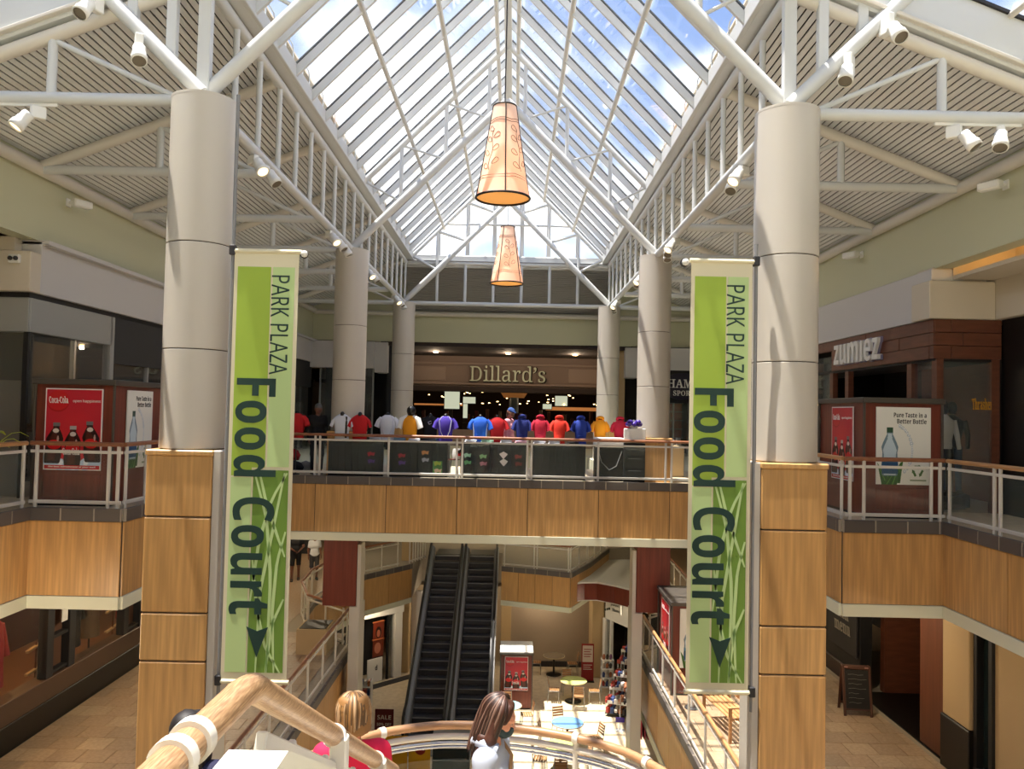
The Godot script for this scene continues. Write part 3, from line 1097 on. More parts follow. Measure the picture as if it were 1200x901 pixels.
	for i in 2:
		var mq := thing("display_mannequin", ["black-masked mannequin in a white shirt in the dark shop window, left of two", "dark mannequin in a black vest and pale trousers in the shop window, right of two"][i], "mannequin", V(8.22 + i * 0.38, L3 + 0.25, -14.7 - 0.42 * i), 0.2 - 0.5 * i, "mannequins in the dark window")
		mannequin(mq, M.white if i == 0 else M.black, M.black if i == 0 else mt("denim_pale", Color(0.28, 0.36, 0.45), 0.8))
		box(mq, "stand", M.charcoal, -0.25, 0.25, -0.235, 0.0, -0.25, 0.25, 0.01)
	# ---- upper level, far wall beside the department store
	s = structure("trim_8", "white bulkhead and dark shop fronts in the far corners of the upper level")
	for sd in [-1.0, 1.0]:
		box(s, "band", M.bulkhead, sd * 7.7, sd * 5.2, 12.0, 13.05, -31.75, -31.3, 0.01)
		box(s, "chamfer", M.bulkhead, sd * 5.2, sd * 4.7, 11.85, 13.05, -32.6, -31.5, 0.01)
		box(s, "jamb", M.tan_pier if sd > 0 else M.charcoal, sd * 4.75, sd * 4.45, L3, 13.1, -37.2, -31.9)
		for k2 in 4:
			box(s, "mullion", M.header_grey, sd * (7.4 - k2 * 0.7), sd * (7.34 - k2 * 0.7), L3, 12.0, -31.75, -31.68)
		for k2 in 3:
			box(s, "pane", M.shop_glass, sd * (7.34 - k2 * 0.7), sd * (6.7 - k2 * 0.7), L3, 12.0, -31.72, -31.705)
		box(s, "back", M.charcoal, sd * 7.7, sd * 4.8, L3, 13, -34.2, -34.0)
	var cs := thing("sports_sign", "dark purple shop sign with white capitals in the far right corner", "sign", V(6.90, 11.55, -31.28))
	part(cs, "panel", lathe([Vector2(0, 0), Vector2(0.5, 0), Vector2(0.5, 0.08), Vector2(0, 0.08)], 32, true, 1.55, 1.05), mt("navy", Color(0.09, 0.07, 0.17), 0.4), V(0, 0, 0), Basis(Vector3.RIGHT, PI / 2))
	box(cs, "frame", M.dark, -1.05, 0.75, -0.65, 0.62, -0.08, -0.01)
	lettering(cs, "letters", "CHAMPS", font(true, true), M.white, V(0.02, 0.1, 0.09), 1.72, 0.34)
	lettering(cs, "small_letters", "SPORTS", font(true, true), M.white, V(0.12, -0.27, 0.09), 0.95, 0.2)
	var rk := thing("shoe_display", "lit orange and grey display shelves under the purple sports sign", "shelf", V(6.9, L3, -33.6))
	box(rk, "back_panel", mt("orange_glow", Color(0.55, 0.22, 0.12), 0.7), -0.5, 0.5, 0.2, 2.4, -0.05, 0.0)
	for i in 6:
		box(rk, "shelf", M.grey, -0.5, 0.5, 0.3 + i * 0.36, 0.33 + i * 0.36, 0, 0.3)
	# ---- middle level, left
	s = structure("wall_middle_left", "dark base and brown sill of the middle left shop front")
	box(s, "base", M.black, -8.5, -8.18, L2, 4.88, -24, -8, 0.01)
	box(s, "sill", mt("sill_brown", Color(0.33, 0.25, 0.20), 0.5), -8.5, -8.2, 4.88, 5.27, -24, -8, 0.01)
	box(s, "back", mt("shop_red", Color(0.22, 0.08, 0.07), 0.7), -11.2, -11, L2, 7.3, -24, -8)
	box(s, "floor_raised", mt("shop_floor", Color(0.42, 0.28, 0.17), 0.5), -11, -8.45, L2, 4.7, -24, -8)
	var cgl := mt("clear_glass", Color(0.6, 0.62, 0.6, 0.03), 0.02)
	cgl.transparency = BaseMaterial3D.TRANSPARENCY_ALPHA
	cgl.metallic_specular = 0.2
	s = structure("window_8", "shop window of the middle level with slatted dark frames, left")
	for z in [-15.05, -15.8, -18.0, -18.75]:
		box(s, "post", M.charcoal, -8.40, -8.22, 5.27, 7.33, z - 0.11, z + 0.11, 0.01)
	for q in [[-15.69, -15.16], [-18.64, -18.11]]:
		for y in [5.3, 5.95, 6.6, 7.25]:
			box(s, "crossbar", M.charcoal, -8.38, -8.25, y, y + 0.06, q[0], q[1])
		for j in 3:
			box(s, "board", mt("clap_board", Color(0.36, 0.25, 0.19), 0.7), -8.42, -8.38, 5.36 + j * 0.65, 5.92 + j * 0.65, q[0], q[1])
		box(s, "notice", M.white, -8.24, -8.23, 6.2, 6.5, q[0] + 0.08, q[0] + 0.28)
	zs = [-8.0, -11.5, -14.94, -15.91, -17.89, -18.86, -24.0]
	for i in [0, 1, 3, 5]:
		box(s, "pane", M.clear_glass, -8.31, -8.30, 5.27, 7.33, zs[i + 1], zs[i])
	clothes_window()
	# ---- middle level, right
	mt("store_dark", Color(0.16, 0.09, 0.075), 0.5)
	s = structure("wall_middle_right", "brown and beige walls of the middle right shops")
	box(s, "back", M.dark, 11.0, 11.2, L2, 7.35, -24, 9)
	box(s, "end_panel", M.brown_red, 8.05, 8.35, L2 + 0.02, 7.35, -15.2, -14.32, 0.01)
	box(s, "dark_floor", M.black, 8.02, 9.6, L2, L2 + 0.014, -17.85, -8)
	box(s, "inner_wall", M.brown_wood, 8.6, 9.6, L2, 7.35, -18.0, -17.8)
	box(s, "inner_back", M.store_dark, 9.6, 9.8, L2, 7.35, -18.0, -14.3)
	box(s, "inner_panel", mt("brown_grey", Color(0.30, 0.22, 0.18), 0.6), 9.52, 9.6, 5.6, 6.9, -16.9, -16.0, 0.01)
	box(s, "inner_counter", M.black, 9.2, 9.6, L2, 5.4, -17.4, -15.4, 0.02)
	box(s, "pier", M.tan_pier, 7.95, 8.5, 5.3, 7.35, -14.22, -13.4, 0.015)
	box(s, "pier_base", M.black, 7.92, 8.5, L2, 5.3, -14.25, -13.37, 0.015)
	box(s, "door_frame", M.dark, 8.0, 8.3, L2, 7.35, -13.36, -13.28)
	box(s, "door_frame", M.dark, 8.0, 8.3, L2, 7.35, -12.95, -12.86)
	box(s, "door_pane", mt("teal_glass", Color(0.13, 0.19, 0.20), 0.1), 8.12, 8.16, L2, 7.35, -13.28, -12.95)
	box(s, "side_panel", M.tan_pier, 8.05, 8.3, 4.75, 7.35, -12.86, -11.8, 0.01)
	box(s, "side_panel", M.tan_pier, 8.05, 8.3, 4.75, 7.35, -11.78, -8, 0.01)
	box(s, "side_base", M.black, 7.98, 8.3, L2, 4.75, -13.36, -8, 0.01)
	box(s, "sign_wall", M.dark, 8.08, 8.35, L2, 7.35, -24, -17.85, 0.01)
	box(s, "wall_base", mt("base_brown", Color(0.22, 0.14, 0.11), 0.5), 8.02, 8.1, L2, 4.75, -24, -17.85, 0.01)
	var bd := thing("menu_board", "framed dark menu board with chalk drawing on the middle right wall", "board", V(8.04, 5.95, -18.7))
	var tb := Basis(V(0, 0, 1), V(0, 1, 0), V(-1, 0, 0))
	part(bd, "panel", bx(1.6, 1.7, 0.04, 0.01), M.charcoal, V(0, 0, 0), tb)
	part(bd, "frame", bx(1.7, 0.05, 0.06, 0.005), M.grey, V(0, 0.86, 0), tb)
	var ch := mt("chalk", Color(0.62, 0.60, 0.55), 0.9)
	var cgr := mt("chalk_green", Color(0.30, 0.42, 0.33), 0.9)
	for i in 5:
		var a := i * 1.1
		part(bd, "chalk_stroke", sweep([V(-0.03, 0.55 - 0.1 * i, -0.5 + 0.1 * i), V(-0.03, 0.45 - 0.08 * i + 0.2 * sin(a), -0.2), V(-0.03, 0.3 - 0.05 * i, 0.1 + 0.1 * cos(a)), V(-0.03, 0.35, 0.45)], 0.016, 5), cgr if i % 2 else ch)
	lettering(bd, "chalk_lettering", "Lunch", font(true, true, -0.2), ch, V(-0.03, 0.0, -0.1), 1.0, 0.28, tb)
	lettering(bd, "chalk_lettering", "menu", font(true, true, -0.2), ch, V(-0.03, -0.35, 0.05), 0.9, 0.22, tb)
	# lamps under the galleries (recessed downlights of the middle level)
	s = structure("ceiling_middle", "recessed downlights under the upper galleries")
	for p in [V(-9.4, 7.25, -15.5), V(-9.4, 7.25, -18.5), V(-9.4, 7.25, -12.5)]:
		spot_dot(s, p, 0.07, 4.0)
		omni("shop_lamp", p + V(0, -0.1, 0), Color(1.0, 0.78, 0.52), 0.8)
	for p in [V(-6.3, 7.27, -10), V(-6.3, 7.27, -15.5), V(-7.2, 7.27, -21.5), V(-7.4, 7.27, -26.5), V(-7, 7.27, -31.5), V(7.7, 7.27, -8.0), V(6.6, 7.27, -15.5), V(6.8, 7.27, -21.5), V(6.8, 7.27, -26.5), V(-1.8, 7.27, -37.5), V(2.5, 7.27, -35)]:
		spot_dot(s, p, 0.09, 4.0)
		omni("gallery_lamp", p + V(0, -0.1, 0), Color(1.0, 0.92, 0.80), 1.3)
	s = structure("ceiling_lower", "recessed downlights under the middle level")
	for p in [V(1.6, 3.06, -32.2), V(-4.6, 3.06, -29.9), V(5.0, 3.06, -30.0), V(-1.8, 3.06, -32.6)]:
		spot_dot(s, p, 0.08, 4.0)
		omni("hall_lamp", p + V(0, -0.1, 0), Color(1.0, 0.92, 0.80), 0.8)

func mannequin(t: Node3D, top: Material, legs: Material) -> void:
	part(t, "head", lathe([Vector2(0, 0), Vector2(0.06, 0.02), Vector2(0.085, 0.10), Vector2(0.08, 0.18), Vector2(0.05, 0.235), Vector2(0, 0.25)], 14), M.dark, V(0, 1.48, 0))
	part(t, "torso", loft(ellipse_rings([[0.85, 0.16, 0.11, 0, 0], [1.0, 0.15, 0.105, 0, 0], [1.2, 0.19, 0.125, 0, 0], [1.36, 0.2, 0.11, 0, 0], [1.42, 0.12, 0.08, 0, 0], [1.48, 0.05, 0.05, 0, 0]], 16)), top)
	for sd in [-1.0, 1.0]:
		part(t, "arm", sweep([V(sd * 0.2, 1.37, 0), V(sd * 0.26, 1.1, 0.02), V(sd * 0.24, 0.85, 0.1)], [0.055, 0.045, 0.035], 10), top)
		part(t, "leg", sweep([V(sd * 0.09, 0.88, 0), V(sd * 0.1, 0.48, 0.02), V(sd * 0.11, 0.02, 0)], [0.09, 0.06, 0.05], 10), legs)
		box(t, "shoe", M.dark, sd * 0.11 - 0.045, sd * 0.11 + 0.045, 0.0, 0.07, -0.06, 0.18, 0.02)

func clothes_window() -> void:
	# dressed stands and a chair behind the middle-left shop window
	var cols := [[Color(0.55, 0.10, 0.12), -14.3, "dark red robe on a stand at the left end of the shop window"], [Color(0.80, 0.68, 0.42), -16.2, "pale gold blouse on a stand behind the dark window frames"], [Color(0.03, 0.03, 0.035), -16.85, "black jacket on a stand in the middle of the shop window"], [Color(0.42, 0.33, 0.24), -17.62, "brown coat on a stand beside the black jacket"], [Color(0.55, 0.10, 0.11), -19.25, "dark red dress on a stand at the right end of the shop window"]]
	for c in cols:
		var t := thing("garment_stand", c[2], "garment", V(-8.85, 4.7, c[1]), 0, "garments in the middle-level window")
		var m := mt("garment_%d" % cols.find(c), c[0], 0.85)
		part(t, "garment", loft(ellipse_rings([[0.62, 0.20, 0.24, 0, 0], [1.0, 0.19, 0.21, 0, 0], [1.4, 0.20, 0.2, 0, 0], [1.72, 0.14, 0.22, 0, 0], [1.8, 0.09, 0.12, 0, 0], [1.86, 0.06, 0.06, 0, 0]], 14)), m)
		for sd in [-1.0, 1.0]:
			part(t, "sleeve", sweep([V(0.03, 1.70, sd * 0.17), V(0.06, 1.4, sd * 0.24), V(0.12, 1.12, sd * 0.25)], [0.075, 0.065, 0.06], 9), m)
		pipe(t, "pole", M.charcoal, V(0, 0.03, 0), V(0, 1.0, 0), 0.02, 8)
		for k in 4:
			pipe(t, "foot", M.charcoal, V(0, 0.06, 0), V(cos(k * PI / 2) * 0.22, 0.015, sin(k * PI / 2) * 0.22), 0.014, 6)
	for i in 3:
		var b := thing("wooden_hanger_rail", ["wooden display arm at the left of the middle shop window, beside the red robe", "wooden display arm behind the dark window frames", "wooden display arm near the red dress"][i], "display arm", V(-8.75, 4.7, [-13.6, -15.5, -18.45][i]), 0, "wooden display arms")
		pipe(b, "upright", M.brown_wood, V(0, 0, 0), V(0, 1.1, 0), 0.02, 8)
		bar(b, "arm", M.tan_pier, V(0, 1.05, -0.3), V(0, 0.98, 0.3), 0.07, 0.05, Vector3.UP, 0.01)
		bar(b, "arm", M.tan_pier, V(0, 0.6, -0.3), V(0, 0.55, 0.3), 0.07, 0.05, Vector3.UP, 0.01)
	var ds := thing("floral_display", "mound of red and gold fabric at the foot of the shop window", "fabric", V(-9.5, 4.7, -13.7))
	part(ds, "fabric", loft(ellipse_rings([[0, 0.3, 0.62, 0, 0], [0.18, 0.27, 0.55, 0, 0], [0.3, 0.18, 0.35, 0, 0.1], [0.36, 0.05, 0.1, 0, 0.1]], 14)), mt("brocade", Color(0.45, 0.22, 0.16), 0.8))

func back_store() -> void:
	# the department store at the far end of the upper level
	var s := structure("wall_store", "brown-grey sign wall over the department store entrance")
	box(s, "soffit", mt("taupe_dark", Color(0.22, 0.18, 0.17), 0.8), -5, 5, 12.95, 13.1, -37.2, -31.7)
	box(s, "sign_wall", mt("taupe", Color(0.52, 0.45, 0.41), 0.75), -5, 5, 11.55, 12.95, -37.4, -37.1)
	for y in [12.55, 11.62]:
		box(s, "moulding", mt("taupe_light", Color(0.58, 0.51, 0.47), 0.7), -5, 5, y, y + 0.10, -37.1, -36.98, 0.02)
	for x in [-3.6, 3.6]:
		box(s, "inset_panel", M.taupe_light, x - 0.75, x + 0.75, 11.8, 12.45, -37.1, -37.06, 0.01)
	box(s, "lintel", M.taupe_dark, -5, 5, 11.3, 11.55, -37.6, -37.0, 0.02)
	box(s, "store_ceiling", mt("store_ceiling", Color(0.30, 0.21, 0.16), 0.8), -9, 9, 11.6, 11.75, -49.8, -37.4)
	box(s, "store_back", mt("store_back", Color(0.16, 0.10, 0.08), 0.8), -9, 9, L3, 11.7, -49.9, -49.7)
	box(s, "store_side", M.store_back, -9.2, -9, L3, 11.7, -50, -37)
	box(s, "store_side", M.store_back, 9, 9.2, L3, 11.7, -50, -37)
	box(s, "cornice", glow("warm_cove", Color(0.75, 0.48, 0.26), 0.45), 2.2, 5.5, 10.55, 10.75, -46.1, -46.0)
	box(s, "cornice", M.warm_cove, -5.5, -2.5, 10.7, 10.8, -47.1, -47.0)
	for x in [-3.1, 0.05, 2.95]:
		spot_dot(s, V(x, 12.91, -34.6), 0.11, 5.0)
		omni("soffit_lamp", V(x, 12.8, -34.6), Color(1.0, 0.88, 0.74), 0.9, 0.08)
	var g := RandomNumberGenerator.new()
	g.seed = 31
	for i in 46:
		spot_dot(s, V(g.randf_range(-4.8, 4.8), g.randf_range(10.75, 11.55), g.randf_range(-48, -39)), g.randf_range(0.03, 0.055), 7.0)
	omni("store_lamp", V(-2.6, 11.2, -42), Color(1.0, 0.8, 0.6), 0.8, 0.2)
	omni("store_lamp", V(2.6, 11.2, -42), Color(1.0, 0.8, 0.6), 0.8, 0.2)
	var t := thing("store_sign", "pale serif letters Dillard's on the brown-grey wall at the far end", "sign", V(0, 12.16, -37.0))
	lettering(t, "letters", "Dillard’s", font(false, true), mt("sign_pale", Color(0.80, 0.83, 0.74), 0.4), V(0.02, 0, 0.04), 3.5, 0.74, Basis.IDENTITY, 0.07)
	lettering(t, "letter_backs", "Dillard’s", font(false, true), M.dark, V(0.04, -0.02, -0.02), 3.6, 0.80, Basis.IDENTITY, 0.04)
	# lit canopy with its post
	t = thing("store_canopy", "gold square canopy on a pale blue post inside the store entrance", "canopy", V(0.35, L3, -41.5))
	part(t, "canopy", lathe([Vector2(0, 0), Vector2(0.75, 0), Vector2(1.0, 0.28), Vector2(0.0, 0.28)], 4, true), glow("gold_canopy", Color(0.62, 0.40, 0.2), 0.25), V(0, 2.35, 0), Basis(Vector3.UP, PI / 4))
	pipe(t, "post", mt("pale_blue", Color(0.35, 0.46, 0.56), 0.4), V(0, 0, 0), V(0, 2.35, 0), 0.24, 16)
	# illuminated boards
	var k := 0
	for q in [[-2.75, 11.05, 0.75, 1.1, "tall pale lit board left of centre in the store"], [-1.9, 10.95, 0.62, 0.32, "wide pale lit board beside the tall one in the store"], [-2.1, 10.45, 0.22, 0.8, "narrow pale lit strip under the wide board"], [2.75, 11.02, 0.62, 0.5, "small white lit board right of centre in the store"], [2.05, 10.72, 0.45, 0.25, "little white card sign in the store, right"]]:
		var b := thing("lit_board", q[4], "sign", V(q[0], q[1], -40.0 - 0.2 * k), 0, "lit boards in the department store")
		box(b, "face", glow("lit_board", Color(0.80, 0.82, 0.72), 0.55), -q[2] / 2, q[2] / 2, -q[3] / 2, q[3] / 2, 0, 0.03)
		box(b, "frame", M.dark, -q[2] / 2 - 0.03, q[2] / 2 + 0.03, -q[3] / 2 - 0.03, q[3] / 2 + 0.03, -0.04, -0.003)
		pipe(b, "hanger", M.dark, V(0, q[3] / 2, -0.02), V(0, 11.85 - q[1], -0.02), 0.012, 6)
		k += 1
	# counters and dark racks of goods
	for i in 8:
		var x := -4.4 + i * 1.26
		var c := thing("merchandise_rack", "dark rack of goods deep in the store, %s from the left" % ["first", "second", "third", "fourth", "fifth", "sixth", "seventh", "eighth"][i], "rack", V(x, L3, -39.5 - (i % 3) * 1.2), 0, "racks in the department store")
		box(c, "cabinet", mt("rack_brown", Color(0.14, 0.09, 0.07), 0.5), -0.45, 0.45, 0.0, 1.0, -0.3, 0.3, 0.02)
		for j in 4:
			var hgt := g.randf_range(0.2, 0.75)
			box(c, "goods", mt("goods_%d" % ((i + j) % 5), [Color(0.34, 0.10, 0.08), Color(0.5, 0.42, 0.36), Color(0.10, 0.09, 0.09), Color(0.38, 0.2, 0.12), Color(0.22, 0.2, 0.2)][(i + j) % 5], 0.6), -0.42 + j * 0.21, -0.26 + j * 0.21, 1.0, 1.0 + hgt, -0.2, 0.2, 0.02)
	s = structure("trim_9", "low pale counter edge at the store entrance")
	box(s, "counter", M.taupe_light, -3.2, 4.4, L3, 9.55, -37.0, -36.6, 0.02)

func lower_back() -> void:
	# lowest level, seen under the bridge
	var s := structure("wall_lower_back", "tan wall and piers at the end of the lowest level")
	box(s, "wall", mt("greige_wall", Color(0.62, 0.56, 0.49), 0.85), 0.0, 4.6, 0.0, 3.1, -33.5, -33.2)
	box(s, "wall_recess", M.tan_wall, -3.6, 0.05, 0.0, 3.1, -34.0, -33.7)
	box(s, "base", M.charcoal, 0.0, 3.7, 0.0, 0.22, -33.2, -33.15)
	box(s, "pier", M.tan_pier, 3.62, 4.1, 0.0, 3.35, -33.3, -31.9, 0.02)
	box(s, "pier", M.tan_pier, 0.0, 0.42, 0.0, 3.1, -33.3, -33.0, 0.01)
	box(s, "pier", M.tan_pier, -4.0, -3.62, 0.0, 7.2, -32.6, -32.0, 0.02)
	box(s, "panel", M.bulkhead, -3.6, -3.2, 0.0, 3.1, -32.7, -32.5)
	# shop on the left, turned across the corner
	s = structure("wall_lower_left", "white shop front of the lowest level under the left balcony")
	var d := V(1.2, 0, -1.25).normalized()
	var tb := Basis(d, Vector3.UP, d.cross(Vector3.UP))
	var o := V(-5.25, 0, -30.3)
	part(s, "header", bx(2.3, 0.75, 0.2, 0.01), M.white, o + d * 0.85 + V(0, 2.85, 0), tb)
	part(s, "pier", bx(0.35, 2.5, 0.22, 0.01), M.white, o + d * 1.75 + V(0, 1.25, 0), tb)
	part(s, "back", bx(2.4, 2.6, 0.1), M.charcoal, o + d * 0.6 + V(-0.7, 1.3, -0.7), tb)
	part(s, "door_panel", bx(0.06, 2.45, 0.1), M.dark, o + d * 1.3 + V(0, 1.22, 0), tb)
	part(s, "door_pane", bx(0.45, 2.45, 0.02), M.shop_glass, o + d * 1.5 + V(0, 1.22, 0), tb)
	part(s, "threshold", bx(2.9, 0.03, 0.35), M.charcoal, o + d * 0.9 + V(0.25, 0.016, 0.35), tb)
	var pt := thing("portrait_poster", "orange framed portrait poster in the lower left shop front", "poster", o + d * 0.85 + V(0, 1.6, 0))
	var im := canvas(64, 128, Color(0.45, 0.17, 0.10))
	fill_poly(im, disc(0.5, 0.3, 0.27, 0.17), Color(0.10, 0.04, 0.04))
	fill_poly(im, disc(0.5, 0.33, 0.16, 0.11), Color(0.66, 0.40, 0.30))
	fill_poly(im, disc(0.45, 0.75, 0.3, 0.16), Color(0.72, 0.45, 0.35))
	part(pt, "print", sheet(0.5, 1.3), print_mat("portrait_print", im), V(0, 0, 0), tb)
	part(pt, "frame", bx(0.56, 0.05, 0.06, 0.01), mt("orange_frame", Color(0.72, 0.40, 0.22), 0.5), V(0, 0.0, 0), tb)
	part(pt, "frame", bx(0.56, 0.05, 0.04, 0.01), M.orange_frame, V(0, 0.67, 0), tb)
	var wp := thing("notice_board", "white board with a small emblem beside the lower left shop door", "board", o + d * 0.75 + V(-0.02, 0.46, 0.05))
	part(wp, "board", bx(0.7, 0.9, 0.05, 0.01), M.white, Vector3.ZERO, tb)
	lettering(wp, "emblem", "d", font(true), M.charcoal, tb * V(0.05, 0.1, 0.035), 0.1, 0.2, tb)
	# bulkhead over the right-hand shop, white on top
	s = structure("trim_10", "curved wood bulkhead with a white top over the lower right shop")
	var curve := [[2.7, -30.75], [3.2, -31.05], [3.7, -31.1], [4.3, -30.6], [5.2, -29.5], [5.4, -29.2]]
	for i in curve.size() - 1:
		var a := V(curve[i][0], 0, curve[i][1])
		var b := V(curve[i + 1][0], 0, curve[i + 1][1])
		var dd := (b - a).normalized()
		part(s, "panel", bx(a.distance_to(b) - 0.01, 0.62, 0.05, 0.004), M.red_wood, (a + b) / 2 + V(0, 3.55, 0), Basis(dd, Vector3.UP, dd.cross(Vector3.UP)))
	var poly := curve.duplicate()
	poly.append_array([[6.6, -29.2], [6.6, -37], [2.7, -37]])
	part(s, "white_top", prism(v2(poly), 0.1), M.white, V(0, 3.82, 0))
	part(s, "underside", prism(v2(poly), 0.06), M.white, V(0, 3.2, 0))
	s = structure("wall_lower_right", "white shop front under the curved wood bulkhead")
	d = V(1.1, 0, 2.2).normalized()
	tb = Basis(d, Vector3.UP, d.cross(Vector3.UP))
	o = V(4.1, 0, -31.8)
	part(s, "header", bx(2.2, 0.85, 0.2, 0.01), M.white, o + d * 1.1 + V(0.1, 2.8, 0), tb)
	part(s, "jamb", bx(0.18, 2.4, 0.2, 0.01), M.white, o + d * 0.1 + V(0, 1.2, 0), tb)
	part(s, "jamb", bx(0.07, 2.4, 0.15, 0.01), M.white, o + d * 0.5 + V(0, 1.2, 0), tb)
	part(s, "pane", bx(0.35, 2.4, 0.02), M.shop_glass, o + d * 0.3 + V(0, 1.2, 0), tb)
	part(s, "back", bx(2.6, 2.9, 0.1), M.dark, o + d * 1.3 + V(0.9, 1.45, -0.4), tb)
	var js := thing("small_shop_sign", "white tilted sign with dark dots and lettering over the lower right shop", "sign", o + d * 0.85 + tb * V(0, 0, 0.14) + V(0, 3.0, 0))
	var tilt := tb * Basis(Vector3.BACK, 0.06)
	part(js, "board", bx(0.95, 0.48, 0.05, 0.01), M.white, Vector3.ZERO, tilt)
	lettering(js, "letters", "Junior", font(true, true, -0.1), mt("dark_green", Color(0.10, 0.17, 0.10), 0.6), tilt * V(0.1, 0.09, 0.03), 0.6, 0.15, tilt)
	lettering(js, "letters", "Shoes", font(true, true, -0.1), M.dark_green, tilt * V(0.16, -0.1, 0.03), 0.5, 0.12, tilt)
	for i in 3:
		part(js, "dot", lathe([Vector2(0, 0), Vector2(0.05, 0), Vector2(0.05, 0.02), Vector2(0, 0.02)], 12, true), M.dark_green, tilt * V(-0.56 + 0.14 * i, -0.18 + 0.04 * i, 0.03), tilt * Basis(Vector3.RIGHT, PI / 2))
	# middle-level back walls
	s = structure("wall_middle_back", "dark shops behind the escalator head on the middle level")
	box(s, "wall", M.charcoal, -14, 14, L2, 7.4, -42.4, -42)
	box(s, "panel", M.board, -5.5, -3.8, L2, 7.0, -41.9, -41.7)
	box(s, "panel", M.tan_wall, 0.6, 4.5, L2, 6.9, -41.9, -41.7)
	box(s, "panel", M.red_wood, 4.6, 7.5, L2, 7.2, -39.9, -39.7)
	box(s, "panel", M.charcoal, -14, -7.6, L2, 7.3, -33.2, -33)

# ---------------------------------------------------------------- railings
func rail_run(t: Node3D, a: Vector3, b: Vector3, posts: Array, wood := "rail_wood") -> void:
	var d := (b - a).normalized()
	var L := a.distance_to(b)
	var turn := Basis(d, Vector3.UP, d.cross(Vector3.UP))
	pipe(t, "handrail", M[wood], a + V(0, 0.965, 0), b + V(0, 0.965, 0), 0.034, 12)
	part(t, "top_rail", bx(L, 0.045, 0.03, 0.006), M.steel_warm, (a + b) / 2 + V(0, 0.845, 0), turn)
	part(t, "bottom_rail", bx(L, 0.055, 0.035, 0.006), M.steel_warm, (a + b) / 2 + V(0, 0.09, 0), turn)
	for p in posts:
		part(t, "post", bx(0.05, 0.95, 0.04, 0.008), M.steel_warm, a + d * p + V(0, 0.475, 0), turn)
	for i in posts.size() - 1:
		var w: float = posts[i + 1] - posts[i] - 0.05
		if w > 0.25:
			part(t, "pane", bx(w, 0.70, 0.012), M.rail_glass, a + d * ((posts[i] + posts[i + 1]) / 2) + V(0, 0.47, 0), turn)

func evenly(L: float, step: float) -> Array:
	var n := maxi(1, int(round(L / step)))
	var out := []
	for i in n + 1:
		out.append(0.06 + (L - 0.12) * i / n)
	return out

